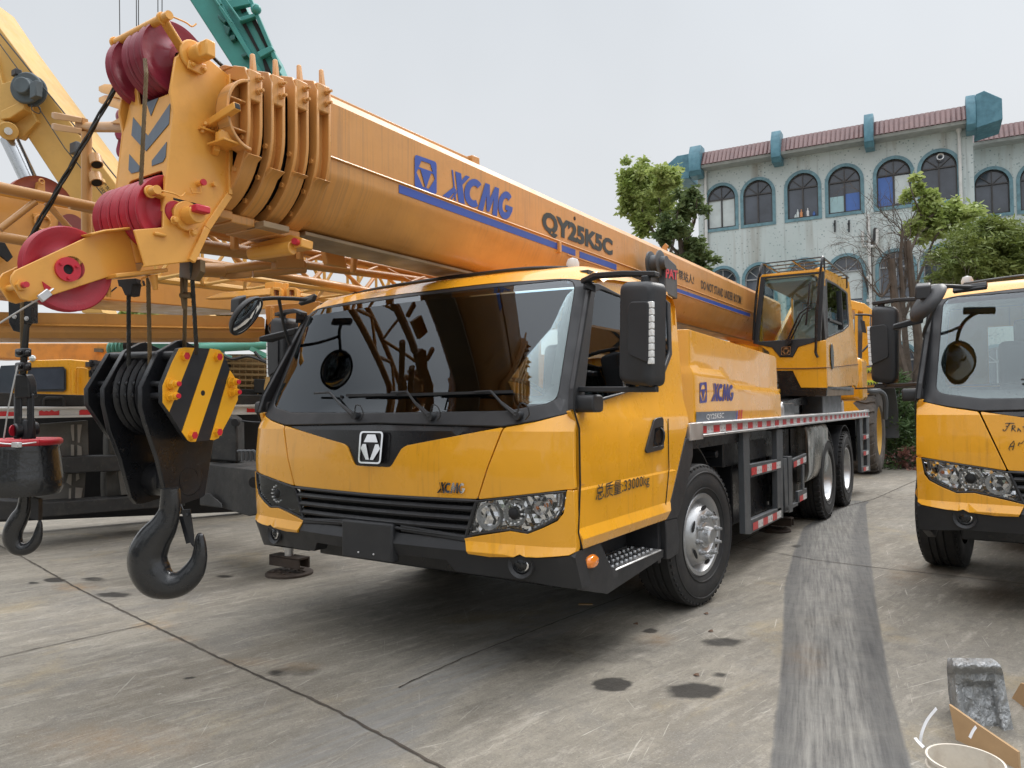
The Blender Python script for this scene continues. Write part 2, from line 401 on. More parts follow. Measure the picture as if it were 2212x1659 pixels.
# hood lid with the V cut
hood = mir([(0, 1.083)]+[(.135, 1.083), (.155, 1.10), (.215, 1.19), (.25, 1.208)]+FH([(1087, 923)])+FH([(1030.5, 1078)])+[(0, .925)])
P_('hood_panel', rnd(hood, .012, 2), M_yel, 0, bevel=.013)
vpl = mir([(0, 1.07), (.16, 1.07), (.26, 1.20), (.9, 1.322), (.9, 1.34), (0, 1.34)])
P_('v_trim', vpl, M_gblk, -.012)
for s in (1, -1):
    k = (lambda h: h) if s > 0 else mx2
    cp = FH([(1090.5, 923.5), (1160, 911), (1231, 893)])+[(1.232, 1.385), (1.24, 1.0)]+FH([(1226, 1057.6), (1130, 1069), (1033, 1079)])
    P_('corner_panel', k(rnd(cp, .012, 2)), M_yel, .002, bevel=.007, step=.05)
    lo = FH([(1005.4, 1162.6), (1040, 1156.5), (1104, 1147), (1142, 1153.5), (1177, 1139.5), (1207, 1125), (1220, 1108), (1227, 1059)])+[(1.24, .995), (1.24, .69)]+FH([(1231, 1199), (1160, 1204), (1137, 1203), (1125, 1197), (1112, 1203), (1060, 1202.6), (1013.8, 1196)])
    P_('lower_fender', k(lo), M_yel, .012, bevel=.006, step=.05, back=.04)
    # headlight
    hl = FH([(1029, 1083), (1090, 1076), (1150, 1069), (1222.5, 1061.5), (1216, 1099), (1203, 1121), (1177, 1135), (1142, 1150), (1104, 1144), (1060, 1149), (1009.5, 1157)])
    hp = empty('headlight', (0, 0, 0)); hp.parent = crane; C_(hp)
    q = lambda nm, poly, m, off, **kk: panel(nm, k(poly), fs(off), m, hp, smooth=SM, step=.04, **kk)
    jr = random.Random(5)
    def jit(x, z): return V((x, FF(x, z)+.030+jr.uniform(-.010, .006), z))
    hv, hf = fill2(k(hl), (), .022); mbh = MB(); mbh.add([jit(p.x, p.y) for p in hv], hf)
    hv2 = [V((p.x, p.y+.012, p.z)) for p in mbh.v]; mbh.build('housing', M_chr, hp, smooth=0, recalc=False)
    q('lens', hl, M_glt, .0, back=(0, .002, 0), bevel=0)
    mb = MB()
    X0, Z0 = fh(1090, 1112); X1, Z1 = fh(1105+4, 1108)
    def bowl(x, z, r, dep, m, n=20, rr=.0):
        o = V((s*x, FF(x, z)-(-.05), z)); mb.lathe(o, (s*.12, -1, 0), [(r*1.02, .036), (r*.98, .044), (r*.9, .036), (r*.72, .018), (r*.45, .006), (.002, .004)], n, m=m)
    cx, cz = fh(1051, 1116); bowl(cx, cz, .072, 0, 0)
    cx, cz = fh(1108, 1109); bowl(cx, cz, .066, 0, 0); mb.ball((s*cx, FF(cx, cz)+.02, cz), .036, 14, 1)
    for i in range(14):
        a = i*math.pi/7; mb.box((s*cx+math.cos(a)*.053, FF(cx, cz)+.004, cz+math.sin(a)*.053), (.008, .012, .008), 0)
    cx, cz = fh(1163, 1098); bowl(cx, cz, .036, 0, 0); mb.ball((s*cx-.02, FF(cx, cz)+.03, cz), .014, 8, 2); mb.ball((s*cx+.03, FF(cx, cz)+.03, cz+.015), .014, 8, 2)
    for i in range(13):
        t = i/12; px, py = (1206-4*t, 1070+44*t) if i < 7 else (1200-46*(t-.5)*2, 1115+25*(t-.5)*2); a, b = fh(px, py)
        mb.ball((s*a, FF(a, b)+.012, b), .011, 8, 3)
    mb.build('reflector', [M_lamp, M_dark, M_amb, M_alu], hp)
    rim = MB(); L = k(hl); pts = [fs(.004)(*p) for p in dens(L, .04)]; pts.append(pts[0]); rim.tube(pts, .006, 6); rim.build('bezel', M_blk, hp)
    # fog lamp
    fx, fz = fh(1124, 1219); o = V((s*fx, FF(fx, fz), fz))
    fg = MB(); fg.lathe(o+V((0, .03, 0)), (s*.15, -1, 0), [(.075, .03), (.07, .042), (.052, .03), (.05, -.02), (.001, -.02)], 24)
    fgo = C_(fg.build('fog_lamp', M_blk, crane))
    MB().lathe(o+V((0, .03, 0)), (s*.15, -1, 0), [(.043, .0), (.043, .03), (.036, .036)], 20).build('lamp_ring', M_chr, fgo)
    MB().lathe(o+V((0, .03, 0)), (s*.15, -1, 0), [(.038, .03), (.025, .04), (.001, .042)], 20).build('lens', M_glt, fgo)
    MB().lathe(o+V((0, .03, 0)), (s*.15, -1, 0), [(.038, .028), (.025, .005), (.001, .0)], 20).build('reflector', M_lamp, fgo)
# bumper
bump = mir([(0, .775)]+FH([(860.4, 1151), (930, 1158), (1005.4, 1163)])+[(.66, .722)]+FH([(1010, 1196), (1060, 1204), (1112, 1205), (1125, 1200), (1137, 1205), (1160, 1206), (1231, 1201)])+[(1.24, .69), (1.24, .495)]+FH([(1231, 1271), (1127, 1252.6), (1017, 1239), (985, 1234), (974, 1221), (964, 1209.5), (870.4, 1199)])+[(.18, .592), (0, .592)])
P_('bumper', bump, M_blk, .0, back=.10, bevel=.008, step=.06)
MB().loft([[V((s, -2.015, z)) for s, z in ((-.24, .545), (.16, .545), (.16, .765), (-.24, .765))], [V((s, -1.95, z)) for s, z in ((-.24, .545), (.16, .545), (.16, .775), (-.24, .775))]]).build('plate_holder', M_blk, crane, bevel=.012); C_(COL.objects['plate_holder'])
for sx in (-.1, .02): MB().ball((sx, -2.016, .585), .006, 8).build('rivet', M_wht, COL.objects['plate_holder'])
mb = MB()
for s in (-1, 1): panel('', [(s*.2, .765), (s*.68, .735), (s*.66, .70), (s*.2, .725)], fs(.008), None, back=(0, .03, 0), mb=mb, step=.06)
C_(mb.build('bumper_lip', M_blk, crane, bevel=.008))
# grille
gr = mir([(0, .918)]+FH([(1029, 1082), (1007, 1160)])+[(0, .75)])
g = P_('grille', gr, M_blk, -.07, back=.02)
mb = MB(); W0 = .685
for z in (.882, .830, .778):
    n = 22; rings = []
    for i in range(n+1):
        x = -W0+2*W0*i/n-(0); y = FF(x, z); k = (.9-z)*.25; xx = x*(1-k*.35)
        rings.append([V((xx, y+.06, z-.013)), V((xx, y-.002, z-.016)), V((xx, y-.010, z-.004)), V((xx, y+.004, z+.011)), V((xx, y+.06, z+.016))])
    mb.loft(rings)
mb.build('slats', M_blk, g)
mb = MB()   # honeycomb mesh behind the slats
hx = .0125
for r in range(17):
    z = .755+r*hx*1.5*.72
    for c in range(-46, 47):
        x = c*hx*1.8+(r % 2)*hx*.9
        if abs(x) > .63-(.9-z)*.18: continue
        y = FF(x, z)+.045
        P = [V((x+hx*math.cos(math.pi/3*i+math.pi/6), y, z+hx*.72*math.sin(math.pi/3*i+math.pi/6))) for i in range(6)]
        Q = [V((x+hx*.6*math.cos(math.pi/3*i+math.pi/6), y+.003, z+hx*.43*math.sin(math.pi/3*i+math.pi/6))) for i in range(6)]
        mb.add(P+Q, [(i, (i+1) % 6, 6+(i+1) % 6, 6+i) for i in range(6)])
mb.build('honeycomb_mesh', M_blk, g, smooth=0, recalc=False)
mb = MB()
for s in (1, -1): pp = [fs(.005)(*p) for p in (dens(mir([(0, .922)]+FH([(1029, 1081)]))+FH([]), .05, False) if 0 else [])]
pts = [fs(.0)(*p) for p in dens(gr, .05)]; pts.append(pts[0]); mb.tube(pts, .011, 6); mb.build('grille_frame', M_blk, g)
# windscreen cowl and pillars (matt black) round the glass
gt = FH([(1046, 624), (1150, 613), (1222, 605.5), (1236, 608), (1241, 620)]); gb = FH([(1206, 845), (1200, 862), (1180, 872), (1094, 887)])
gz = [(0, fh(880, 642)[1])]+gt+gb+[(0, 1.392)]
glo = rnd(mir(gz), .02, 2)
top = [(0, 2.145)]+FH([(1046, 614.5), (1213, 599.5), (1263, 603)])+[(1.148, 2.112)]
bot = [(1.236, 1.40), (1.225, 1.385)]+FH([(1160, 910), (1087, 922)])+[(0, 1.33)]
P_('windscreen_surround', mir(top+bot), M_blk, .004, back=.04, holes=[glo], bevel=.008, step=.06)
fr = mir([(0, gz[0][1]-.035)]+[(x-.055, z-.03) for x, z in gt[2:3]]+[(gt[4][0]-.045, gt[4][1]-.035)]+[(gb[0][0]-.05, gb[0][1]+.02), (gb[2][0]-.03, gb[2][1]+.035), (gb[3][0], gb[3][1]+.055), (0, 1.392+.06)])
P_('windscreen_frit', glo, M_gblk, -.006, back=.003, holes=[rnd(fr, .04, 3)], bevel=0)
P_('windscreen', glo, M_gls, 0, back=.004, bevel=0, step=.06)
# roof
zt = lambda x: itp(abs(x), [(0, 2.148), (.5, 2.153), (1.0, 2.138), (1.16, 2.108)])
rings = []
NX = 36
for i in range(NX+1):
    x = -1.155+2.31*i/NX; u = abs(x)/1.155; dz = -.085*max(0, (u-.86)/.14)**2.2; xx = x*(1-.004*0)
    f = lambda z: FF(x, z)
    zb = zt(x); pr = [(f(zb)+.03, zb), (f(zb)-.006, zb), (f(zb+.04)-.004, zb+.04), (f(2.205)+.0, 2.207), (f(2.205)+.05, 2.228), (f(2.2)+.15, 2.24), (-.9, 2.262), (-.4, 2.255), (-.25, 2.235), (-.21, 2.18), (-.21, 2.05)]
    rings.append([V((xx, y, z+dz*(1 if j > 2 else 0))) for j, (y, z) in enumerate(pr)])
C_(MB().loft(rings, closed=False, cap=False).build('roof', M_yel, crane, smooth=40))
mb = MB(); mb.tube(smoothpath([V((-.95, -1.25, 2.25)), V((-.6, -1.28, 2.268)), V((0, -1.29, 2.275)), V((.6, -1.27, 2.27)), V((.9, -1.2, 2.25))]), .012); C_(mb.build('roof_strip', M_blk, crane))
for x in (-.93, .88):
    mb = MB(); mb.cyl((x, -1.18, 2.225), (x, -1.18, 2.255), .045, m=1); mb.lathe((x, -1.18, 2.255), (0, 0, 1), [(.04, 0), (.04, .03), (.03, .055), (.001, .065)], 16)
    C_(mb.build('roof_beacon', [M_wht, M_gblk], crane))
# side walls with door, both sides
def side(s):
    S = lambda nm, poly, m, off=0, back=.03, **k: C_(panel(nm, poly, ss(s, off), m, crane, back=(-s*back, 0, 0), smooth=SM, rows=KR, **k))
    blk = SH([(1277.5, 611), (1240, 839), (1239, 885), (1264, 878), (1298, 868), (1347, 851.5), (1431, 825), (1453, 766), (1449.5, 655), (1436, 643.5), (1343, 637), (1295, 612)])
    win = rnd(SH([(1287, 631), (1300, 625), (1343, 642), (1434, 648), (1443, 653), (1448, 760), (1428, 818), (1345, 848), (1299, 860), (1262, 871)]), .03, 3)
    if s < 0:
        blk = [(y, z) for y, z in blk]
    S('side_window_frame', blk, M_blk, -.002, holes=[win], bevel=.006)
    S('side_window', win, M_gls, -.012, back=.004, bevel=0)
    # front part of the side below the glass: crisp belt facet, crease and sill
    yb = [(-1.86, 1.392), (-1.83, 1.39)]
    door = [SH([(1240.5, 887.5)])[0], (-1.812, 1.0), (-1.80, .70), (-1.785, .689), (-.928, .691), (-.66, .70), (-.66, .733), (-.645, .69+.03)]
    outer = SH([(1240, 888), (1251, 925), (1253, 1046), (1249, 1151), (1258, 1187.5), (1402, 1136), (1440, 1122.8), (1480, 946), (1482, 940)])+[(-.215, 1.3), (-.17, 1.8), (-.14, 2.1), (-.18, 2.17)]+SH([(1346, 594), (1290, 585), (1283, 595), (1279, 610)])
    inner = blk[1:]  # black frame border
    C1 = SH([(1240, 888), (1251, 925), (1253, 1046), (1249, 1151), (1258, 1187.5), (1402, 1136), (1440, 1122.8), (1480, 946), (1482, 940)])+[(-.215, 1.3), (-.17, 1.8), (-.14, 2.1), (-.18, 2.175), (-1.0, 2.2), (-1.33, 2.19), (-1.385, 2.16)]+[SH([(1279, 611.5)])[0]]+[blk[11], blk[10], blk[9], blk[8], blk[7], blk[6], blk[5], blk[4], blk[3]]
    cr = sh(1252, 1046)[1], sh(1397, 1101)[1]
    def sf(y, z):
        w = itp(z, WZ)
        o = 0
        if y < -.45:
            q = min(1, (-.45-y)/.05)
            o += .022*q*(max(0, min(1, (z-.70)/.07))-1)*-1*0
            if z < .80: o = .018*min(1, (.80-z)/.05)*(1 if z > .745 else max(0, (z-.69)/.055))
            o *= q
        if z > 1.30 and z < 1.45: o -= .02*(z-1.30)/.1
        if z >= 1.45: o -= .03
        if abs(z-1.0) < .012 and y < -.5: o -= .006
        return V((s*(w+o), y, z))
    d = C_(panel('side_panel', C1, sf, M_yel, crane, back=(-s*.03, 0, 0), smooth=SM, rows=[.70, .745, .80, .9, .988, 1.0, 1.012, 1.1, 1.2, 1.30, 1.36, 1.45, 1.6, 1.75, 1.9, 2.05], step=.06, bevel=.006))
    # door seam
    mb = MB(); mb.tube([ss(s, .001)(*p) for p in SH([(1278, 612), (1240, 840), (1240, 888), (1251, 925), (1253, 1046), (1249, 1151), (1258, 1188)])], .005, 6); C_(mb.build('door_seam', M_dark, crane))
    mb = MB(); mb.tube([ss(s, .003)(*p) for p in [(-.60, 1.33), (-.60, 1.0), (-.68, .74)]], .003, 6); C_(mb.build('door_seam', M_dark, crane))
    # door handle
    hh = empty('door_handle'); hh.parent = crane; C_(hh)
    hpx = [(1397, 1017+8), (1410, 905+3), (1429, 900), (1432, 905), (1431, 970), (1428, 973), (1393, 979), (1391, 975)]
    hd = SH([(1410, 907), (1416, 903), (1427, 900.5), (1430, 905), (1431, 968), (1427, 971), (1395, 979), (1391.5, 974)])
    rec = SH([(1411, 925), (1428, 921), (1429, 962), (1406, 966)])
    panel('bezel', rnd(hd, .01, 2), ss(s, .012), M_blk, hh, back=(-s*.012, 0, 0), holes=[rnd(rec, .01, 2)], bevel=.003)
    panel('recess', rec, ss(s, .0035), M_gblk, hh, back=(-s*.001, 0, 0), bevel=0)
    a = ss(s, .012)(*sh(1423, 925)); b = ss(s, .012)(*sh(1420, 962)); MB().tube(smoothpath([a, a.lerp(b, .25)+V((s*.022, 0, 0)), a.lerp(b, .75)+V((s*.022, 0, 0)), b]), .009).build('grip', M_gblk, hh)
    # lower black apron, step well and step
    ap = MB()
    z0, z1 = .40, .685
    A = [(-1.80, .69), (-1.80, .50), (-1.42, .40), (-1.36, .40), (-.70, .46), (-.70, .60), (-1.36, .50), (-1.55, .70-.02)]
    ap2 = SH([(1257, 1189), (1256, 1273)])+[(-1.42, .395)]+SH([(1446, 1207), (1446, 1190)])+[(-.75, .565), (-1.36, .50)]+SH([(1295, 1177)])
    C_(panel('side_apron', [(-1.79, .685), (-1.80, .49), (-1.45, .393), (-1.36, .40), (-.66, .455), (-.66, .505), (-1.32, .505), (-1.42, .535), (-1.56, .69)], ss(s, -.012), M_blk, crane, back=(-s*.05, 0, 0), bevel=.006, step=.06))
    mb = MB(); mb.bb((s*.98, -1.36, .50), (s*1.225, -.70, .512))
    C_(mb.build('step', M_alu, crane, bevel=.01)); st = cab[-1]
    mb = MB()
    for i in range(10):
        for j in range(3): mb.cyl((s*(1.04+j*.065), -1.30+i*.062+(j % 2)*.02, .512), (s*(1.04+j*.065), -1.30+i*.062+(j % 2)*.02, .520), .011, 8)
    mb.build('grip_studs', M_chr, st)
    mb = MB(); mb.bb((s*.96, -1.60, .48), (s*.98, -.60, .80)); mb.bb((s*.96, -1.62, .50), (s*1.2, -1.58, .69)); mb.bb((s*.98, -.70, .42), (s*1.2, -.655, .72)); C_(mb.build('step_well', M_blk, crane))
    # amber side lamp
    o = ss(s, -.012)(*sh(1281, 1213)); mb = MB(); mb.v = []; mb.lathe(o, (s, 0, 0), [(.05, 0), (.05, .008), (.04, .02), (.001, .026)], 24); mb.v = [V((p.x, o.y+(p.y-o.y)*1.3, o.z+(p.z-o.z)*.72)) for p in mb.v]
    C_(mb.build('side_lamp', M_amb, crane))
    # fender strip behind the door
    ft = [(-.275, 1.205), (-.19, 1.21), (-.21, .92)]+SH([(1490, 990), (1475, 1060), (1460, 1090)])[:0]
    fst = SH([(1480, 947), (1496, 947), (1496, 985), (1477, 1075), (1463, 1118), (1438, 1124)])
    C_(panel('fender_strip', fst, ss(s, .004), M_blk, crane, back=(-s*.06, 0, 0), bevel=.005))
    fs2 = SH([(1438, 1125), (1462, 1119), (1468, 1165), (1466, 1195), (1447, 1208), (1440, 1208)])
    C_(panel('mud_flap', fs2, ss(s, .0), M_blk, crane, back=(-s*.25, 0, 0), bevel=.006))
for s in (1, -1): side(s)
# interior and rear wall
mb = MB()
mb.bb((-1.15, -.30, 1.0), (1.15, -.26, 1.52)); mb.bb((-1.12, -.30, 2.0), (1.12, -.26, 2.2)); mb.bb((-1.15, -.30, 1.5), (-.82, -.26, 2.05)); mb.bb((.82, -.30, 1.5), (1.15, -.26, 2.05)); mb.bb((-.09, -.30, 1.5), (.09, -.26, 2.05))
C_(mb.build('rear_wall', M_yel, crane))
mb = MB(); mb.bb((-1.2, -1.75, .98), (1.2, -.3, 1.02)); mb.bb((-1.1, -1.4, 2.16), (1.1, -.3, 2.19)); mb.bb((-1.1, -.34, 1.0), (1.1, -.32, 1.5)); C_(mb.build('cab_lining', M_dash, crane))
mb = MB(); rings = []
for i in range(13):
    x = -1.12+2.24*i/12; y0 = FF(x, 1.4)+.06
    rings.append([V((x, y0, 1.05)), V((x, y0+.02, 1.37)), V((x, y0+.12, 1.41)), V((x, -1.45, 1.40)), V((x, -1.38, 1.33)), V((x, -1.42, 1.05))])
mb.loft(rings); C_(mb.build('dashboard', M_dash, crane))
for x in (.55, -.5):
    st = empty('seat'); st.parent = crane; C_(st)
    mb = MB(); mb.box((x, -.85, 1.28), (.5, .5, .14)); mb.build('cushion', M_seat, st, bevel=.05, seg=3)
    mb = MB(); mb.box((x, -.56, 1.58), (.5, .12, .56), R=Matrix.Rotation(-.12, 3, 'X')); mb.build('backrest', M_seat, st, bevel=.05, seg=3)
    mb = MB(); mb.box((x, -.53, 1.93), (.29, .10, .2)); mb.build('headrest', M_seat, st, bevel=.04, seg=3)
sw = empty('steering_wheel'); sw.parent = crane; C_(sw)
o = V((.55, -1.28, 1.47)); ax = V((0, .55, .83)).normalized(); (u, w) = frames([o, o+ax])[0]
MB().tube([o+(u*math.cos(a)+w*math.sin(a))*.21 for a in [2*math.pi*i/28 for i in range(29)]], .014, 8).build('rim', M_dash, sw)
mb = MB(); mb.cyl(o-ax*.03, o, .06); mb.bar(o-u*.2, o+u*.2, .04, .012); mb.tube([o-ax*.02, o-ax*.25+V((0, -.05, 0))], .035); mb.build('hub', M_dash, sw)
# wipers
for px, py, tx, ty, lx, ly, rx, ry in ((768, 895, 702, 848, 622, 855, 740, 857), (931, 897, 868, 846, 752, 854, 905, 852), (1118, 895, 1048, 845, 905, 852, 1110, 846)):
    w = empty('wiper'); w.parent = crane; C_(w)
    a = fs(.03)(*fh(px+6, py+3)); b = fs(.045)(*fh((px+tx)/2+10, (py+ty)/2)); c = fs(.045)(*fh(tx+22, ty-2+2)); d = fs(.035)(*fh(tx-14, ty+2))
    MB().tube([a, a.lerp(b, .5), b], [.016, .012, .009], 6).tube([b, c, d], .007, 6).build('arm', M_blk, w)
    MB().cyl(a+V((0, .04, 0)), a-V((0, .012, 0)), .022).build('pivot', M_blk, w)
    l = fs(.012)(*fh(lx, ly)); r = fs(.012)(*fh(rx, ry)); MB().bar(l, r, .012, .016).bar(l.lerp(r, .25)-V((0, .015, 0)), l.lerp(r, .75)-V((0, .02, 0)), .008, .012).build('blade', M_blk, w)
    MB().tube(smoothpath([a, a+V((.03, -.02, .06)), a+V((.07, -.02, .055)), a+V((.08, -.01, .01)), a+V((.05, .0, -.02))]), .0035, 5).build('washer_hose', M_blk, w)
# front badge: chrome frame, cap and two legs around a dark triangle
def emblem(name, mp, parent, mf, mi, th=.01):
    e = empty(name); e.parent = parent
    fr_ = rnd([(0, 0), (1, 0), (1, 1), (0, 1)], .14, 4); fi = rnd([(.07, .05), (.93, .05), (.93, .95), (.07, .95)], .1, 4)
    decal('frame', [(fr_, [fi])], mp, mf, e, th=th)
    decal('mark', [([(.33, .9), (.67, .9), (.80, .66), (.20, .66)], []), ([(.16, .60), (.30, .60), (.48, .12), (.34, .12), (.08, .47)], []), ([(.84, .60), (.70, .60), (.52, .12), (.66, .12), (.92, .47)], [])], mp, mf, e, th=th)
    decal('field', [(fi, [])], mp, mi, e, th=th*.3)
    return e
bl = fs(.012)
mp = bil(bl(-.088, 1.098), bl(.088, 1.098), bl(.105, 1.285), bl(-.065, 1.285))
mp = bil(bl(-.09, 1.10), bl(.09, 1.10), bl(.095, 1.285), bl(-.09, 1.285))
C_(emblem('badge', mp, crane, M_chr, M_gblk, .012))
def ringarc(cx, cy, rx, ry, ix, iy, a0, a1, n=16):
    return arc(cx, cy, rx, a0, a1, n, ry)+arc(cx, cy, ix, a1, a0, n, iy)
def xcmg(name, mp, m, parent, th=.002):
    P = [[(.105, 1), (.185, 1), (.30, 0), (.215, 0)], [(.055, 1), (.075, 1), (.185, 0), (.165, 0)], [(.25, 1), (.31, 1), (.215, .58), (.175, .60)], [(.0, 0), (.085, 0), (.16, .36), (.125, .46)], [(.105, 0), (.125, 0), (.175, .28), (.168, .38)]]
    P += [ringarc(.40, .5, .135, .5, .062, .26, 52, 308), [(.485, 0), (.535, 1), (.605, 1), (.635, .52), (.685, 1), (.75, 1), (.775, 0), (.70, 0), (.692, .58), (.65, .05), (.61, .05), (.578, .58), (.56, 0)],
          ringarc(.885, .5, .115, .5, .052, .26, 48, 352, 20), [(.885, .52), (1.0, .52), (1.0, .34), (.885, .34)]]
    M = MB(); nrm = (mp(1, 0)-mp(0, 0)).cross(mp(0, 1)-mp(0, 0)).normalized()
    for i, p in enumerate(P):
        r = CDT([V(q) for q in p], [], [list(range(len(p)))], 1, 1e-7); M.add([mp(q.x, q.y)+nrm*(th+i*.00025) for q in r[0]], r[2])
    return M.build(name, m, parent, smooth=0, recalc=False)
def fm(pts, off=.006):  # four hood pixels -> bilinear map on the front surface
    q = [fs(off)(*fh(*p)) for p in pts]; return bil(*q)
C_(xcmg('front_lettering', fm([(946, 1064), (1006, 1066), (1008, 1043), (948, 1041)], .004), M_chr, crane, .006))
def lift(mp, d): return lambda u, v: mp(u, v)+d
S2 = lambda pts, o=.004: bil(*[ss(1, o)(*sh(*p)) for p in pts])
C_(text('gross_weight_lettering', '总质量:33000kg', S2([(1283.5, 1088), (1400.5, 1052), (1400.5, 1020), (1285, 1047)], .006), M_ink, crane, bold=.008))
# ---------------------------------------------------------------- wheels
def wheel(name, c, s, R=.5, Wd=.29, rear=False, steer=0., parent=None, big=None, mr=None):
    w = empty(name, c); w.parent = parent
    t = MB(); h = Wd/2
    prof = [(R*.57, h*.80), (R*.62, h*.96), (R*.72, h*1.06), (R*.84, h*1.04), (R*.93, h*.98), (R*.975, h*.88), (R, h*.80), (R, h*.42), (R-.013, h*.40), (R-.013, h*.34), (R, h*.32), (R, .012), (R-.013, .008), (R-.013, -.008), (R, -.012), (R, -h*.32), (R-.013, -h*.34), (R-.013, -h*.4), (R, -h*.42), (R, -h*.80), (R*.975, -h*.88), (R*.93, -h*.98), (R*.8, -h*1.05), (R*.6, -h*.9)]
    t.lathe((0, 0, 0), (s, 0, 0), prof, 64)
    for rr, hh in ((.66, 1.02), (.885, 1.03)): t.lathe((0, 0, 0), (s, 0, 0), [(R*rr-.006, h*hh-.004), (R*rr-.003, h*hh+.004), (R*rr+.003, h*hh+.004), (R*rr+.006, h*hh-.004)], 64)
    n = 44 if rear else 60
    for i in range(n):
        a = 2*math.pi*i/n; da = .045 if rear else .03
        for sd in (1, -1):
            c0 = math.cos(a+(0 if sd > 0 else .05)); s0 = math.sin(a+(0 if sd > 0 else .05))
            M_ = Matrix(((1, 0, 0), (0, c0, -s0), (0, s0, c0)))
            if rear: t.box(M_ @ V((sd*h*.70, 0, R+.000)), (h*.52, da*R*1.5, .022), R=M_)
            else: t.box(M_ @ V((sd*h*.86, 0, R-.020)), (h*.16, da*R*1.7, .020), R=M_)
    t.build('tyre', M_tyre, w, smooth=40)
    r = MB(); q = R*.565
    if not rear:
        pf = [(q, h*.80), (q+.012, h*.86), (q+.006, h*.92), (q-.02, h*.90), (q-.035, h*.72), (q-.045, h*.5), (q-.052, h*.46), (q-.075, h*.80), (q-.10, h*1.05), (q-.125, h*1.14), (.125, h*1.12), (.118, h*1.06), (.09, h*1.0), (.088, h*1.1), (.078, h*1.13), (.062, h*1.13), (.058, h*1.36), (.045, h*1.44), (.001, h*1.44)]
        zf = h*1.12; rb = .148
    else:
        pf = [(q, h*.80), (q+.012, h*.88), (q+.006, h*.94), (q-.015, h*.92), (q-.028, h*.72), (q-.034, h*.3), (q-.045, h*.2), (q-.05, -h*.35), (q-.075, -h*.5), (q-.11, -h*.62), (.13, -h*.62), (.12, -h*.55), (.115, h*.1), (.09, h*.2), (.001, h*.2)]
        zf = -h*.6; rb = .16
    r.lathe((0, 0, 0), (s, 0, 0), pf, 48); ro = r.build('rim', mr or M_rim, w, smooth=35)
    b = MB()
    for i in range(10):
        a = 2*math.pi*(i+.3)/10; p = V((s*zf, math.cos(a)*rb, math.sin(a)*rb)); ax = V((s, 0, 0))
        b.cyl(p-ax*.01, p+ax*.012, .020, 10).cyl(p+ax*.012, p+ax*.032, .016, 6).cyl(p+ax*.032, p+ax*.048, .010, 8)
    b.build('wheel_nuts', mr or M_chr if rear else M_rim, w)
    hb = MB()
    for i in range(6):
        a = 2*math.pi*(i+.1)/6; rr = q-.088 if not rear else q-.085; hz = h*.97 if not rear else -h*.53
        ca, sa = math.cos(a), math.sin(a); M_ = Matrix(((1, 0, 0), (0, ca, -sa), (0, sa, ca)))
        k = [V((s*(hz+(.012)), math.sin(t)*.042, rr+math.cos(t)*.016)) for t in [2*math.pi*j/12 for j in range(12)]]
        hb.prism([M_ @ p for p in k], (s*.004, 0, 0))
    hb.build('hand_holes', M_dark, w)
    w.rotation_euler.z = steer; return w
FR = dict(parent=crane)
wheel('front_wheel', (1.10, .045, .497), 1, .497, .30, steer=math.radians(-7), **FR)
wheel('front_wheel', (-1.10, .045, .497), -1, .497, .30, steer=math.radians(-7), **FR)
for y in (4.66, 6.02):
    for s in (1, -1):
        wheel('rear_wheel', (s*1.09, y, .505), s, .505, .27, rear=True, **FR)
        wheel('rear_wheel', (s*.77, y, .505), s, .505, .27, rear=True, **FR)
# ---------------------------------------------------------------- chassis, deck and side gear
mb = MB()
for x in (-.42, .42): mb.bb((x-.08, -1.5, .62), (x+.08, 8.1, 1.16))
mb.bb((-.5, 1.0, .55), (.5, 8.0, .75)); mb.bb((-1.1, 3.2, .35), (1.1, 3.9, 1.15)); mb.bb((-1.0, 0.7, .4), (.3, 3.1, 1.15)); mb.bb((-1.0, -1.5, .40), (.95, -.55, .62)); mb.bb((-.75, -1.5, .62), (.75, 1., .95)); mb.bb((.5, 1.25, .38), (1.08, 2.35, .98)); mb.bb((.7, 2.4, .5), (1.1, 3.3, 1.15)); mb.bb((.6, .9, .9), (1.12, 2.4, 1.16)); mb.bb((.35, .8, .5), (.8, 3.0, 1.1))  # low boxes added to block light under the cab and behind the side frames
for y in (.045, 4.66, 6.02): mb.cyl((-1.0, y, .5), (1.0, y, .5), .09); mb.ball((0, y, .52), .25, 12)
mb.bb((-1.1, 7.6, .5), (1.1, 8.05, 1.15))
mb.cyl((.75, .75, 1.02), (1.12, .75, 1.02), .03); mb.cyl((.7, .95, .75), (1.0, .95, .75), .2)
C_ = lambda o: o
mb.build('chassis_frame', M_bsteel, crane, bevel=.01)
mb = MB(); mb.bb((-1.23, 1.9, 1.235), (1.22, 8.0, 1.262)); mb.bb((-1.2, -.15, 1.1), (1.18, 2.0, 1.235)); mb.build('deck', M_bsteel, crane)
mb = MB()
for s in (1, -1):
    mb.bb((s*1.205, .0, 1.185), (s*1.225, 8.0, 1.287)); mb.bb((s*1.225, .0, 1.270), (s*1.25, 8.0, 1.287)); mb.bb((s*1.225, .0, 1.185), (s*1.25, 8.0, 1.203)); mb.bb((s*1.10, .0, 1.283), (s*1.225, 8.0, 1.291))
    mb.bb((s*1.19, -.2, 1.172), (s*1.256, .03, 1.289)); mb.bb((s*1.15, -.235, 1.172), (s*1.256, -.2, 1.289))
mb.build('deck_rail', M_alu, crane, bevel=.003)
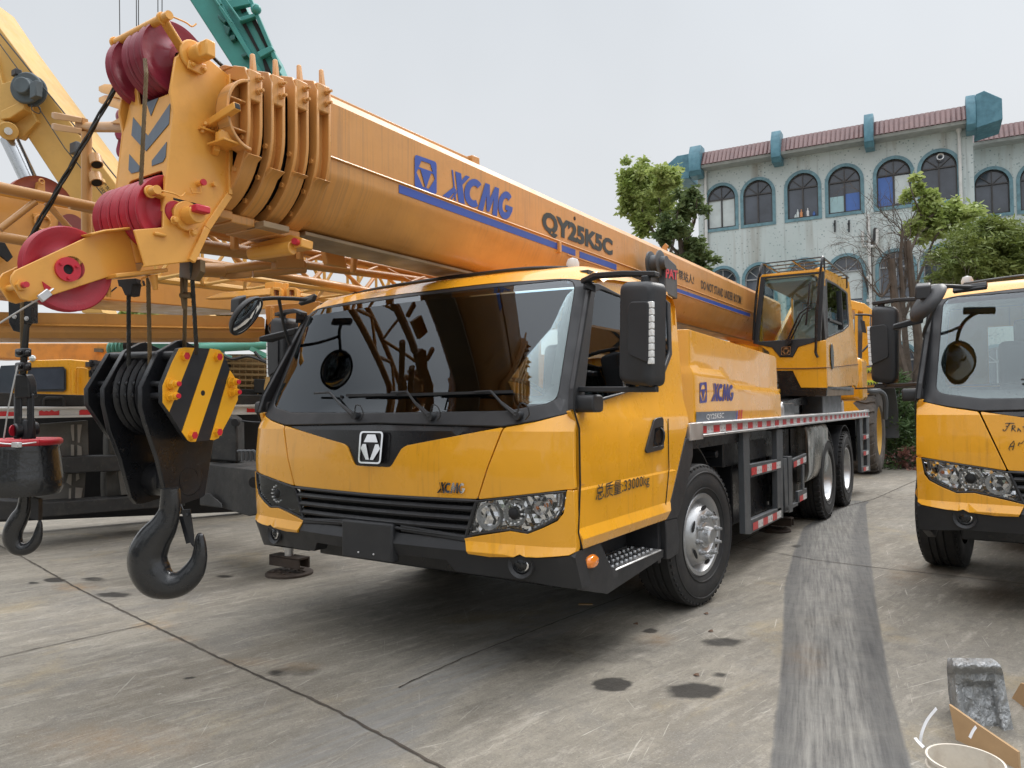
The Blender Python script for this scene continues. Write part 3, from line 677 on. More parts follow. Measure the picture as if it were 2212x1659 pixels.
def strip(name, a, b, w, n, mpar, nrm=V((1, 0, 0)), up=V((0, 0, 1)), w2=None):
    mb = MB(); L = b-a; u = L.normalized()
    for i in range(n):
        p = a+L*(i/n); q = a+L*((i+.985)/n); k = nrm*.0035
        c = [p-up*w/2, q-up*w/2, q+up*w/2, p+up*w/2]
        mb.add([t+k for t in c], [(0, 1, 2, 3)], i % 2)
        if i % 2:
            m0 = (p+q)/2; d = (q-p)
            mb.add([m0-d*.32-up*w*.1+k*1.4, m0-d*.24-up*w*.1+k*1.4, m0-d*.24+up*w*.05+k*1.4, m0-d*.32+up*w*.05+k*1.4], [(0, 1, 2, 3)], 0)
            mb.add([m0+d*.2-up*w*.2+k*1.4, m0+d*.3-up*w*.2+k*1.4, m0+d*.27+up*w*.12+k*1.4, m0+d*.23+up*w*.12+k*1.4], [(0, 1, 2, 3)], 2)
    return mb.build(name, [M_red, M_wht, M_grey], mpar, smooth=0, recalc=False)
strip('reflector_strip', V((1.2255, .035, 1.2365)), V((1.2255, 7.97, 1.2365)), .052, 53, crane)
XA = onx(1.22)
def bar2(mb, pts, d=.05): mb.pp(pts, XA, (-d, 0, 0))
mb = MB()
bar2(mb, [(1606, 934), (1618.8, 933), (1623, 1154), (1610, 1154)]); bar2(mb, [(1678, 928), (1690.8, 927), (1692, 1119), (1680, 1119)])
bar2(mb, [(1620.5, 1003), (1687, 991), (1687, 1014), (1621.5, 1032)]); bar2(mb, [(1623, 1123), (1688, 1095), (1687.5, 1119.5), (1622.8, 1153)])
for z in (.9,): pass
gg = mb.build('ladder_frame', M_gsteel, crane, bevel=.004)
a, b = XA(1622.5, 1019), XA(1686, 1003); strip('reflector_strip', a, b, .065, 6, crane, up=(XA(1622, 1032)-XA(1622, 1008)).normalized()*-1)
a, b = XA(1626, 1138), XA(1687, 1109); strip('reflector_strip', a, b, .065, 6, crane)
mb = MB()   # rear rack and brackets behind the ladder frame
bar2(mb, [(1712, 992), (1742, 979), (1742, 1001), (1713, 1010)], .03); bar2(mb, [(1724, 1062), (1743, 1054), (1743.5, 1075), (1725, 1087)], .03)
bar2(mb, [(1734, 1005), (1738, 1004), (1738, 1058), (1734, 1060)], .02)
bar2(mb, [(1692, 990), (1700, 990), (1704, 1105), (1697, 1107)], .08); bar2(mb, [(1703, 987), (1711, 985), (1713, 1105), (1705, 1108)], .2); bar2(mb, [(1697, 1095), (1724, 1085), (1724, 1092), (1697, 1105)], .2)
mb.pp([(1712, 1012), (1724, 1018), (1724, 1085), (1714, 1092)], onx(1.1), (-.2, 0, 0))
mb.build('side_rack', M_gsteel, crane, bevel=.004)
a, b = XA(1714, 1004), XA(1741, 991); strip('reflector_strip', a, b, .06, 4, crane); a, b = XA(1727, 1078), XA(1742, 1070); strip('reflector_strip', a, b, .06, 2, crane)
mb = MB()   # hydraulic hoses and pipes
for i in range(5):
    mb.tube(smoothpath([V((.9, 2.2+i*.05, 1.18)), V((1.0, 2.35+i*.06, .95)), V((1.02, 2.6+i*.07, .8)), V((.95, 2.8+i*.05, .62))]), .011)
for i in range(4): mb.tube(smoothpath([V((.6, 1.0+i*.5, 1.1)), V((.85, 1.3+i*.4, .9)), V((.8, 1.8+i*.35, .65))]), .016)
mb.build('hydraulic_hoses', M_blk, crane)
# silver tank in front of the rear axle
tk = [XA(*p) for p in ((1750, 927), (1782, 921), (1787, 935), (1793, 975), (1794, 1040), (1786, 1052), (1742, 1090), (1738, 1075), (1745, 1040), (1743, 960))]
mb = MB(); prof = [(1.14, .52), (1.20, .56), (1.225, .66), (1.225, 1.10), (1.20, 1.16), (1.10, 1.185), (.5, 1.185), (.5, .50), (1.0, .50)]
y0 = onx(1.2)(1741, 1000).y; y1 = onx(1.2)(1786, 1000).y
mb.loft([[V((x, y, z)) for x, z in prof] for y in (y0, y0+.02, (y0*2+y1)/3, (y0*2+y1)/3+.02, (y0+2*y1)/3, y1-.02, y1)])
tank = mb.build('fuel_tank', mat('galvanised_sheet', (.30, .29, .27), .3, metal=.85, var=.3, vs=5, streak=1., scol=(.05, .045, .04), ssc=(14, 14, .6), bump=1.2, bs=9, dirt=.7, sr=(.45, .65)), crane, bevel=.02)
mb = MB()
for s in (1, -1):
    for yc in (4.66, 6.02):
        pts = [V((s*1.0, yc+math.cos(a)*.60, .5+math.sin(a)*.60)) for a in [math.radians(10+160*i/14) for i in range(15)]]
        mb.loft([[p-V((s*.35, 0, 0)), p+V((s*.2, 0, 0)), p+V((s*.2, 0, 0))*1.0+(p-V((s*1.0, yc, .5))).normalized()*.012, p-V((s*.35, 0, 0))+(p-V((s*1.0, yc, .5))).normalized()*.012] for p in pts])
    pts = [V((s*1.0, .045+math.cos(a)*.64, .5+math.sin(a)*.64)) for a in [math.radians(-15+95*i/14) for i in range(15)]]
    mb.loft([[p-V((s*.4, 0, 0)), p+V((s*.12, 0, 0)), p+V((s*.12, 0, 0))+(p-V((s*1.0, .045, .5))).normalized()*.012, p-V((s*.4, 0, 0))+(p-V((s*1.0, .045, .5))).normalized()*.012] for p in pts])
mb.build('mudguards', M_blk, crane)
mb = MB()   # rear frame with ladder
mb.pp([(1857, 905), (1863, 905), (1866, 1020), (1861, 1020)], XA, (-.05, 0, 0)); mb.pp([(1871, 886), (1877, 884), (1880, 1018), (1874, 1018)], XA, (-.05, 0, 0))
for y_ in (943, 978, 1012): mb.pp([(1862, y_-3), (1877, y_-7), (1877.5, y_+4), (1863, y_+9)], onx(1.225), (-.05, 0, 0))
mb.build('rear_ladder', M_gsteel, crane, bevel=.004)
for y_ in (943, 978, 1012): strip('reflector_strip', onx(1.226)(1865, y_+2), onx(1.226)(1876, y_-1), .06, 2, crane)
# stabiliser jacks: front-centre pad seen under the bumper, side floats
def jack(x, y, ztop, r, name='stabiliser_jack', pad=.33):
    j = empty(name, (x, y, 0)); j.parent = crane
    MB().cyl((0, 0, .22), (0, 0, ztop), r, 24).cyl((0, 0, .15), (0, 0, .24), r*.72, 20).build('cylinder', M_alu, j)
    mb = MB(); mb.lathe((0, 0, 0), (0, 0, 1), [(pad, .0), (pad, .018), (pad*.93, .028), (.001, .03)], 48)
    for i in range(26):
        a = random.uniform(0, 6.28); q = random.uniform(.05, pad*.8); mb.ball((q*math.cos(a), q*math.sin(a), .03), random.uniform(.01, .03), 6, sc=(1, 1, .5))
    mb.build('float_pad', M_rust, j)
    mb = MB(); mb.bb((-.19, -.06, .07), (.19, -.045, .15)); mb.bb((-.19, .045, .07), (.19, .06, .15)); mb.bb((-.19, -.06, .145), (.19, .06, .16)); mb.build('float_bracket', M_rust, j)
    return j
jp = onz(.02)(625, 1235); j = jack(jp.x, jp.y, .75, .055, pad=.20); j.scale = (1.0, 1.0, 1.0)
jp = onz(.02)(1674, 1143); jack(jp.x, jp.y, .8, .07, pad=.17)
jack(-1.0, 2.9, .8, .07)
mb = MB(); mb.bb((-1.5, -1.3, .42), (-.2, -1.0, .66)); mb.build('front_outrigger_beam', M_bsteel, crane)
# yellow side boxes behind the cab with raised ribs and lettering
XB = 1.20; X2 = onx(XB)
box = [(-.235, 1.288), (-.235, 1.93), (-.20, 1.955), (.02, 1.96), (2.40, 1.888), (2.46, 1.87), (2.50, 1.288)]
for s in (1, -1):
    def bsf(y, z, s=s):
        e = min(1, max(0, y+.20)/.12); o = XB-.10+.10*min(1, max(0, (y+.06)/.08))
        if y < -.1: o = XB-.10
        zz = 1.64-.06*min(1, max(0, (y-.85)/.25)) if 0 else 1.62
        # slanting step: band high on the left, lower towards the rear
        zs = itp(y, [(-.3, 1.655), (.72, 1.645), (1.0, 1.545), (2.6, 1.51)])
        o -= .028*min(1, max(0, (z-zs)/.045))
        return V((s*o, y, z))
    bx = panel('side_box', box, bsf, M_yel, crane, back=(-s*.45, 0, 0), smooth=25, step=.05, rows=[1.30+.03*i for i in range(22)], bevel=.012)
mp = bil(X2(1503, 915), X2(1589, 906), X2(1589, 887.5), X2(1503, 890)); decal('grey_band', [([(0, 0), (1, 0), (1, 1), (0, 1)], [])], mp, M_grey, crane, th=.003)
text('model_lettering', 'QY25K5C', bil(X2(1524, 908), X2(1562, 904.5), X2(1562.5, 891.5), X2(1524.5, 894.5)), M_wht, crane, bold=.02, lift=.006)
for i in range(3):
    px = 1589+i*5; mp = bil(X2(px, 907-i), X2(px+3, 906-i), X2(px+4.5, 887-i), X2(px+1.5, 887-i)); decal('slash_mark', [([(0, 0), (1, 0), (1, 1), (0, 1)], [])], mp, M_blue if i < 1 else M_red, crane, th=.003)
M_lb = mat('logo_blue', (.045, .045, .24), .4, var=.05)
emb = [(0, .1), (1, 0)]
def logo_box(mp, m, parent, name='emblem'):
    o_ = rnd([(0, 0), (1, 0), (1, 1), (0, 1)], .12, 4)
    a_ = [(.30, .88), (.70, .88), (.82, .66), (.18, .66)]; b_ = [(.10, .54), (.22, .62), (.50, .20), (.44, .10), (.36, .10)]; c_ = [(.90, .54), (.78, .62), (.50, .20), (.56, .10), (.64, .10)]
    b_ = [(.16, .60), (.08, .47), (.36, .10), (.485, .10), (.26, .60)]; c_ = [(.84, .60), (.74, .60), (.515, .10), (.64, .10), (.92, .47)]
    return decal(name, [(o_, [a_, b_, c_])], mp, m, parent, th=.003)
logo_box(bil(X2(1511, 871), X2(1526.5, 869), X2(1526, 825), X2(1510.5, 827)), M_lb, crane)
xcmg('side_lettering', bil(X2(1535, 867), X2(1583.5, 866), X2(1584, 831), X2(1537, 827.5)), M_lb, crane)
# mast light pole and lashing rings
MB().cyl((.85, -.05, 1.9), (.85, -.05, 2.16), .018).build('exhaust_stub', M_alu, crane)
for y_ in (2.62, 2.86):
    MB().tube(smoothpath([V((1.12, y_-.035, 1.28)), V((1.12, y_-.04, 1.38)), V((1.12, y_, 1.42)), V((1.12, y_+.04, 1.38)), V((1.12, y_+.035, 1.28))]), .014).build('lashing_ring', M_alu, crane)
MB().tube(smoothpath([V((1.05, 6.7, 1.26)), V((1.05, 6.7, 1.42)), V((1.05, 6.78, 1.42)), V((1.05, 6.78, 1.26))]), .02).build('lashing_ring', M_alu, crane)
# mirrors: big driver-side housing, passenger-side housing and round front mirror
def mirror(s):
    m = empty('side_mirror'); m.parent = crane
    Y0 = -1.78
    R = Matrix.Rotation(math.radians(-12 if s > 0 else 0), 3, 'Z')
    c = V((s*1.59, Y0, 1.765)) if s > 0 else V((-1.465, -1.42, 1.815))
    mb = MB(); w, h = (.185, .50) if s > 0 else (.17, .58)
    def ring(y, k, kk): return [c+R @ V((x*k, y, z*kk)) for x, z in rnd([(-w/2-.012, -h/2+.01), (w/2-.005, -h/2-.01), (w/2+.012, h/2-.01), (-w/2+.005, h/2+.01)], .045, 5)]
    mb.loft([ring(-.075, .80, .88), ring(-.066, .93, .955), ring(-.04, 1, 1), ring(.05, 1, 1), ring(.055, .9, .95)])
    hsg = mb.build('housing', M_blk, m, smooth=50)
    pl = [c+R @ V((s*x, -.074, z)) for x, z in rnd([(-.03, -.10), (.085, -.15), (.095, .14), (-.01, .15), (-.03, .12)], .02, 3)]
    MB().prism(pl, R @ V((0, -.012, 0))).build('cover_plate', M_blk, m, bevel=.006)
    mb = MB()
    for i in range(9):
        p = c+R @ V((s*(.099-.0007*i), -.070, .125-.033*i)); mb.box(p, (.026, .022, .030), R=R)
    mb.build('indicator_lamp', mat('clear_lens', (.75, .75, .74), .15, coat=1, var=.15, vs=60), m, bevel=.003)
    MB().box(c+R @ V((0, .058, 0)), (w*.88, .004, h*.9), R=R).build('mirror_glass', M_mirr, m)
    mb = MB(); a = V((s*1.13, -1.52, 2.10)); b = c+V((s*.02, .0, h/2+.03))
    mb.loft([[p+V((0, dy, dz)) for dy, dz in ((-.03, -.012), (.03, -.012), (.03, .014), (-.03, .014))] for p in (a, a.lerp(b, .25)+V((0, -.02, .022)), a.lerp(b, .7)+V((0, -.01, .018)), b+V((s*.06, 0, 0)))])
    d = V((s*1.17, -1.74, 1.505)); e_ = c+V((0, 0, -h/2-.02))
    mb.loft([[p+V((0, dy, dz)) for dy, dz in ((-.02, -.014), (.02, -.014), (.02, .014), (-.02, .014))] for p in (d, e_, e_+V((s*.07, 0, 0)))])
    mb.cyl(e_+V((0, 0, -.01)), e_+V((0, 0, .03)), .025); mb.cyl(b, b-V((0, 0, .04)), .025)
    mb.build('mirror_arm', M_blk, m, bevel=.005)
    mb = MB(); mb.loft([[V((s*x, y, z)) for y, z in rnd([(-1.80, 1.385), (-1.68, 1.385), (-1.68, 1.475), (-1.80, 1.475)], .03, 3)] for x in (1.19, 1.30, 1.325)]); mb.build('mirror_foot', M_blk, m, bevel=.01)
    mb = MB(); mb.loft([[V((s*1.13, -1.52, 2.06)), V((s*1.17, -1.56, 2.06)), V((s*1.17, -1.56, 2.11)), V((s*1.13, -1.52, 2.11))], [V((s*1.19, -1.5, 2.04)), V((s*1.21, -1.53, 2.04)), V((s*1.21, -1.53, 2.07)), V((s*1.19, -1.5, 2.07))]]); mb.build('mirror_hinge', M_gblk, m)
    return m
for s in (1, -1): C_(mirror(s))
fm_ = empty('front_mirror'); fm_.parent = crane
c0 = V((-1.12, -2.0, 2.03)); nn = V((.70, .42, -.58)).normalized()
MB().lathe(c0-nn*.05, nn, [(.001, -.018), (.08, -.016), (.13, .002), (.152, .026), (.152, .042), (.140, .047), (.133, .043)], 44).build('housing', M_blk, fm_, smooth=50)
MB().lathe(c0-nn*.05, nn, [(.133, .043), (.105, .052), (.05, .058), (.001, .060)], 40).build('mirror_glass', M_mirr, fm_, smooth=80)
kp = c0-nn*.05; mb = MB(); mb.tube(smoothpath([kp-nn*.01, kp-nn*.05+V((.02, .02, .04)), V((-1.10, -1.86, 2.17)), V((-1.02, -1.76, 2.175)), V((-.90, -1.70, 2.165)), V((-.80, -1.72, 2.163))]), .014, 10)
mb.build('arm', M_blk, fm_)
MB().bar(V((-1.0, -1.66, 2.16)), V((-.80, -1.715, 2.165)), .03, .05, up=V((0, .5, 1))).build('bracket', M_blk, fm_, bevel=.006)
MB().tube(smoothpath([V((-1.06, -1.80, 2.172)), V((-1.13, -1.70, 2.0)), V((-1.19, -1.60, 1.88)), V((-1.18, -1.55, 1.82))]), .012, 8).build('stay', M_blk, fm_)
mb = MB(); mb.loft([[kp+V((x, -.06, z)) for x, z in ((-.05, .0), (.05, .0), (.045, .09), (-.045, .09))], [kp+V((x, .0, z)) for x, z in ((-.05, .03), (.05, .03), (.045, .12), (-.045, .12))]]); mb.build('hinge_cover', M_blk, fm_, bevel=.01)
MB().loft([[V((-1.20, -1.55, 2.0)), V((-1.20, -1.50, 2.02)), V((-1.20, -1.48, 1.98)), V((-1.20, -1.53, 1.95))], [V((-1.38, -1.72, 1.94)), V((-1.38, -1.60, 1.95)), V((-1.38, -1.60, 1.90)), V((-1.38, -1.72, 1.90))]]).build('side_repeater', M_blk, fm_, bevel=.01)
cab += [o for o in crane.children if o.name.startswith(('side_mirror', 'front_mirror', 'front_wheel', 'chassis_frame'))]
# ---------------------------------------------------------------- boom: base section, four collars, head
XBM = .30
def zt_(y): return 2.985-.004*y
BP = [(-.30, -.06), (-.27, -.015), (-.22, 0), (.22, 0), (.27, -.015), (.30, -.06), (.30, -.40), (.295, -.44), (.215, -.585), (.185, -.63), (.14, -.66), (.08, -.672), (-.08, -.672), (-.14, -.66), (-.185, -.63), (-.215, -.585), (-.295, -.44), (-.30, -.40)]
def ringb(y, k=1, kz=1, pts=BP): return [V((x*k, y, zt_(y)-.335+(z+.335)*kz)) for x, z in pts]
M_stn = M_boom
boom = MB().loft([ringb(y) for y in [-2.66+i*.3 for i in range(31)]]).build('boom_base_section', M_boom, crane, smooth=28)
X3 = onx(XBM+.001)
mb = MB(); mb.tube([V((XBM+.004, y, zt_(y)-.335)) for y in (-2.65, 0, 2, 5.3)], .006, 6)
mb.tube([V((XBM+.002, y, zt_(y)-.415)) for y in (-.2, 2, 5.3)], .004, 6)
mb.build('weld_bead', M_boom, boom)
def strip_px(name, pts, m): return MB().pp(pts, onx(XBM+.0035), (-.003, 0, 0)).build(name, m, boom, smooth=0)
strip_px('blue_stripe', [(862.2, 398.5), (1243, 539.8), (1243, 552.8), (862.2, 416.5)], M_blue)
strip_px('blue_stripe', [(1252.5, 543), (1332, 571.5), (1332, 583.6), (1252.5, 556.3)], M_blue)
strip_px('blue_stripe', [(1453.8, 619.7), (1620.4, 677.3), (1620.4, 684.5), (1453.8, 629.5)], M_blue)
BM = lambda a, b, c, d: bil(X3(*a), X3(*b), X3(*c), X3(*d))
logo_box(BM((895, 404.5), (942.5, 421), (942.5, 350.5), (895, 333.5)), M_blue, boom)
xcmg('boom_lettering', BM((955, 423), (1103, 479), (1110, 420), (966, 363)), M_blue, boom)
text('boom_model_lettering', 'QY25K5C', BM((1170, 505), (1323, 559), (1323, 518), (1171, 453)), M_ink, boom, bold=.05, lift=.003)
text('warning_lettering', 'DO NOT STAND UNDER BOOM !', BM((1514.4, 623.5), (1602.8, 658.5), (1602.8, 640), (1514.4, 605)), M_ink, boom, bold=.014, lift=.003)
text('warning_lettering', '严禁站人!', BM((1454, 598), (1498.8, 615.5), (1498.8, 594.5), (1454, 576.5)), M_ink, boom, bold=.01, lift=.003)
# collars
def ushape(hw, top, bot, n=14):   # right-hand outline from top centre to bottom centre
    R_ = hw*1.02
    r = [(0, top), (hw*.72, top), (hw*.93, top-.025), (hw, top-.075)]
    zc = bot+R_*1.05
    for i in range(n+1):
        a = math.radians(90*i/n); r.append((hw*math.cos(a), zc-R_*1.05*math.sin(a)))
    return r
def full(h): return [(x, z) for x, z in h]+[(-x, z) for x, z in h[::-1] if x > 1e-6]
cols = [(-2.725, -2.635, .355, 3.012, 2.285, 2.685), (-2.850, -2.768, .350, 2.985, 2.29, 2.68), (-2.980, -2.902, .345, 2.960, 2.295, 2.665), (-3.100, -3.022, .340, 2.940, 2.305, 2.70)]
M_gap = mat('gap_dark', (.012, .014, .018), .5)  # near-black colour for the gaps between collars and behind head openings
for k, (ya, yb, hw, zt0, zb0, zs) in enumerate(cols):
    c = empty('boom_collar', (0, 0, 0)); c.parent = crane
    O = full(ushape(hw, zt0, zb0)); I = full(ushape(hw-.055, zt0-.05, zb0+.05))
    fl = MB()
    def plate(y0, y1, outer, inner, mbb=fl):
        n = len(outer)
        A = [V((x, y0, z)) for x, z in outer]; B = [V((x, y0, z)) for x, z in inner]; A2 = [p+V((0, y1-y0, 0)) for p in A]; B2 = [p+V((0, y1-y0, 0)) for p in B]
        q = [(i, (i+1) % n) for i in range(n)]
        mbb.add(A+B+A2+B2, [(i, j, n+j, n+i) for i, j in q]+[(2*n+j, 2*n+i, 3*n+i, 3*n+j) for i, j in q]+[(j, i, 2*n+i, 2*n+j) for i, j in q]+[(n+i, n+j, 3*n+j, 3*n+i) for i, j in q])
    plate(ya, ya+.016, O, I); plate(yb-.016, yb, O, I)
    fl.build('flange', M_boom, c, smooth=45, bevel=.003)
    wb = MB(); plate(ya+.016, yb-.016, full(ushape(hw-.045, zt0-.03, zb0+.03)), full(ushape(hw-.06, zt0-.05, zb0+.05)), wb); wb.build('web', M_boom, c, smooth=45)
    # smooth wrap on the lower U
    wr = MB(); low = [(x, z) for x, z in O if z < zs-.17] ; low = sorted([(x, z) for x, z in low if x >= 0], key=lambda p: -p[1]); low = [(hw, zs-.17)]+low; low = low+[(-x, z) for x, z in low[::-1]]
    rings = []
    for x, z in low:
        s_ = 1.012
        rings.append([V((x*s_, ya+.004, z-.002)), V((x*s_, yb-.004, z-.002)), V((x*.95, yb-.004, z+.008)), V((x*.95, ya+.004, z+.008))])
    wr.loft(rings); wr.build('lower_wrap', M_boom, c, smooth=45, bevel=.003)
    tb = MB()
    for s in (1, -1):
        tb.bb((s*(hw-.05), ya+.006, zt0-.17), (s*(hw+.001), yb-.006, zt0-.035))
        tb.prism([V((s*(hw-.03), yb-.035, zt0-.05)), V((s*(hw-.03), yb+.0, zt0-.05)), V((s*(hw-.045), yb-.004, zt0+.065)), V((s*(hw-.045), yb-.022, zt0+.065))], (-s*.02, 0, 0))
    tb.build('side_block', M_boom, c, bevel=.006)
    bl_ = MB()
    for s in (1, -1):
        for dz in (.07, .125): bl_.cyl((s*hw, (ya+yb)/2+.012, zt0-dz), (s*(hw+.018), (ya+yb)/2+.012, zt0-dz), .014, 6).cyl((s*hw, (ya+yb)/2+.012, zt0-dz), (s*(hw+.04), (ya+yb)/2+.012, zt0-dz), .007, 8)
    for t in (10, 35, 58, 80):
        a = math.radians(t); x = (hw-.03)*math.cos(a); z = zb0+.03+(hw-.03)*1.05*(1-math.sin(a)); bl_.cyl((x, ya, z), (x, ya-.012, z), .012, 6)
    bl_.build('collar_bolts', M_boom, c)
    pl = MB(); pl.prism([V((x, ya-.004, z)) for x, z in ((-.17, zt0-.01), (-.12, zt0+.02), (.18, zt0+.02), (.24, zt0-.005))], (0, yb-ya-.02, 0)); pl.build('top_plate', M_boom, c, bevel=.004)
    # bottom tongue under the collar
    tg = MB(); tg.loft([[V((x, y, z)) for x, z in ((-.1, zb0+.02), (-.1, zb0-.022+.0), (.13, zb0-.022), (.13, zb0+.02))] for y in (ya-.05, yb)]); tg.build('tongue', M_boom, c, bevel=.006)
for i, (ya, yb) in enumerate([(-2.78, -2.70), (-2.91, -2.83), (-3.04, -2.96), (-3.16, -3.09)]):
    MB().loft([ringb(y, .9-.05*i-(.2 if i == 3 else 0), .92-.05*i) for y in (ya, yb)]).build('boom_inner_section', M_gap, crane, smooth=28)
# bottom of boom: guide plates, jib clamp
mb = MB(); mb.bb((-.11, -2.60, 2.295), (.13, 5.6, 2.315)); mb.bb((.06, -2.9, 2.27), (.19, -2.75, 2.30)); mb.build('boom_bottom_rail', mat('worn_rail', (.30, .21, .12), .4, var=.2, dirt=.4), crane, bevel=.004)
mb = MB()
for a, b in (((1067-24, 487), (1067+2, 0)),): pass
hj = onx(-.30); mb.prism([hj(507, 497), hj(518, 497), hj(517, 540), hj(506, 538)], (-.04, 0, 0)); mb.prism([hj(650, 515), hj(660, 517), hj(655, 560), hj(648, 560)], (-.04, 0, 0)); mb.prism([hj(700, 529), hj(742, 538), hj(751, 580), hj(708, 571)], (-.04, 0, 0)); mb.prism([hj(765, 548), hj(775, 549), hj(770, 590), hj(762, 588)], (-.03, 0, 0)); mb.build('jib_hanger', M_boom, crane, bevel=.006)
cl = MB(); P0 = Dp(612, 521, 3.1); n_ = V((0, -1, 0)); g = lambda a, b: onp(V((.05, -2.75, 2.2)), V((.25, -1, .12)).normalized())(a, b)
cl.prism([g(540, 528), g(625, 506), g(653, 514), g(651, 533), g(541, 548)], V((-.02, .09, .0)))
clo = cl.build('jib_clamp', M_head, crane, bevel=.006)
a, b = g(545, 545), g(636, 532); MB().cyl(a+V((0, -.01, -.01)), b+V((.0, -.01, -.01)), .034, 18).build('clamp_roller', M_head, clo, bevel=.004)
c_ = g(642, 524); MB().cyl(c_, c_+V((.015, -.03, 0)), .016, 16).build('pin_end', M_pred, clo)
mb = MB(); mb.tube(smoothpath([V((.12, -.85, 2.30)), V((.12, -.86, 2.20)), V((.12, -.80, 2.18)), V((.12, -.5, 2.18)), V((.12, -.42, 2.20)), V((.12, -.42, 2.30))]), .012); mb.cyl((.05, -.66, 2.31), (.05, -.66, 2.2), .04); mb.build('rope_guard_hoop', M_boom, crane)
mb = MB(); mb.tube([V((.13, -2.6, 3.035)), V((.13, -1.2, 3.03))], .02, 4); mb.loft([[V((x, y, z)) for x, z in ((.05, 2.99), (.05, 3.035), (.20, 3.035), (.20, 2.99))] for y in (-2.64, -1.28)]); mb.bb((.02, -1.3, 2.98), (.22, -1.22, 3.05)); mb.build('boom_top_rail', M_boom, crane, bevel=.004)
mb = MB(); mb.bb((.27, -.36, 2.56), (.325, -.33, 2.64)); mb.build('boom_bracket', M_boom, crane, bevel=.003)
for px, py in ((1241, 472), (1690, 600))[:1]:
    p = onx(XBM)(px, py); MB().cyl(p+V((-.001, 0, 0)), p+V((.003, 0, 0)), .015, 14).build('drain_hole', M_dark, crane)
mb = MB(); p = V((.1, 2.15, zt_(2.15))); mb.cyl(p, p+V((0, 0, .05)), .015); mb.loft([[p+V((x, -.01, z)) for x, z in ((0, .03), (.06, .03), (.09, .09), (.06, .12), (.02, .08))], [p+V((x, .01, z)) for x, z in ((0, .03), (.06, .03), (.09, .09), (.06, .12), (.02, .08))]]); mb.build('boom_cleat', M_boom, crane)
# cable reel on the boom side
rl = empty('cable_reel'); rl.parent = crane
p = onx(.50)(1443, 592); mb = MB(); mb.loft([[V((x, y, z)) for y, z in rnd([(p.y-.14, p.z-.20), (p.y+.16, p.z-.22), (p.y+.15, p.z+.10), (p.y-.13, p.z+.15)], .03, 3)] for x in (.40, .52, .53)]); mb.build('housing', M_gsteel, rl, bevel=.012)
fx = onx(.532); text('reel_lettering', 'PAT', bil(fx(1437, 600), fx(1463, 605), fx(1463, 585), fx(1437.5, 579)), M_pred, rl, bold=.04, lift=.004)
p = onx(.36)(1398, 572); mb = MB(); mb.lathe(p, (1, 0, 0), [(.03, .14), (.10, .14), (.118, .135), (.118, .125), (.08, .12), (.08, .05), (.118, .045), (.118, .03), (.03, .03)], 32); mb.cyl(p+V((.1, 0, 0)), p+V((.19, 0, 0)), .06); mb.build('drum', M_gsteel, rl)
mb = MB(); mb.bb((.3, p.y-.22, p.z-.30), (.46, p.y+.25, p.z-.12)); mb.build('bracket', M_gsteel, rl, bevel=.006)
# ---- head
hd = empty('boom_head'); hd.parent = crane
XH = .20; hx_ = onx(XH)
RP = [(379, 123), (367, 198), (375, 244), (364, 346), (353, 436), (352, 491), (290, 496), (313, 571), (311, 577), (413, 565), (446, 494), (494, 422), (495, 319), (496, 164), (458, 132), (430, 112), (400, 108)]
MB().pp(RP, hx_, (-.014, 0, 0)).build('side_plate', M_head, hd, bevel=.004)
pl2 = [hx_(*p)+V((-2*XH+.014, 0, 0)) for p in RP]; MB().prism(pl2, (-.014, 0, 0)).build('side_plate', M_head, hd, bevel=.004)
mb = MB(); ed = [(496, 164), (495, 319), (494, 422), (446, 494), (413, 565)]
for a, b in zip(ed, ed[1:]): mb.bar(hx_(*a)+V((.006, -.004, 0)), hx_(*b)+V((.006, -.004, 0)), .02, .03)
mb.build('edge_flange', M_head, hd, bevel=.003)
A = hx_(374.6, 246); B = hx_(353, 436); nf = (B-A).cross(V((1, 0, 0))).normalized(); fp = onp(A, nf)
fpo = [(295, 165), (374.5, 246-46), (374.8, 246), (353, 436), (352.5, 492), (256, 500), (264.6, 424), (278, 319), (288, 219)]
vx = (B-A).normalized(); ux = V((1, 0, 0))
def f2(px, py): q = fp(px, py)-A; return (q.dot(ux), -q.dot(vx))
def f3(o=0): return lambda a, b: A+ux*a-vx*b+nf*o*(-1 if nf.y > 0 else 1)
F0 = f3(0)
holes = [rnd([f2(278, 393), f2(351, 368), f2(352, 418), f2(275, 428)], .02, 3)]
outer = [f2(293, 170), f2(299, 226), f2(311, 224), f2(317, 221), f2(362, 203), (-.002, f2(374, 215)[1]), (-.002, 0), (-.002, f2(353, 455)[1]), (-.38, f2(256, 455)[1]), (-.385, 0), f2(288, 190)]
outer = [(max(-.386, a), b) for a, b in outer]
panel('front_plate', outer, F0, M_head, hd, back=(0, .014, 0), holes=holes, step=.1, bevel=.003)
mb = MB(); mb.prism([F0(0, 0)+V((0, .0, -.35)), F0(-.38, 0)+V((0, .0, -.35)), F0(-.38, 0)+V((0, .15, -.35)), F0(0, 0)+V((0, .15, -.35))], (0, 0, -.01)); mb.bb((-.17, -3.30, 2.25), (.17, -3.28, 2.9)); mb.build('inner_web', M_gap, hd)
chv = [[(317, 222), (343, 212), (327, 251)], [(288.8, 254), (307, 276), (305.4, 315), (285, 292.7)], [(315.4, 287.7), (321, 294), (369, 223), (366, 268), (316.5, 327), (312, 322)], [(280.4, 333.6), (303, 360), (301, 371), (284.6, 375), (278.8, 367.7)], [(361, 307), (358.8, 339), (353, 350), (329, 359), (329, 347.7)], [(285, 292.7), (305.4, 315), (316, 327.7), (315.4, 287.7), (307, 276)][:0]]
M_chev = mat('chevron_grey', (.10, .13, .17), .4, var=.08, streak=.3, scol=(.3, .28, .25))
mb = MB()
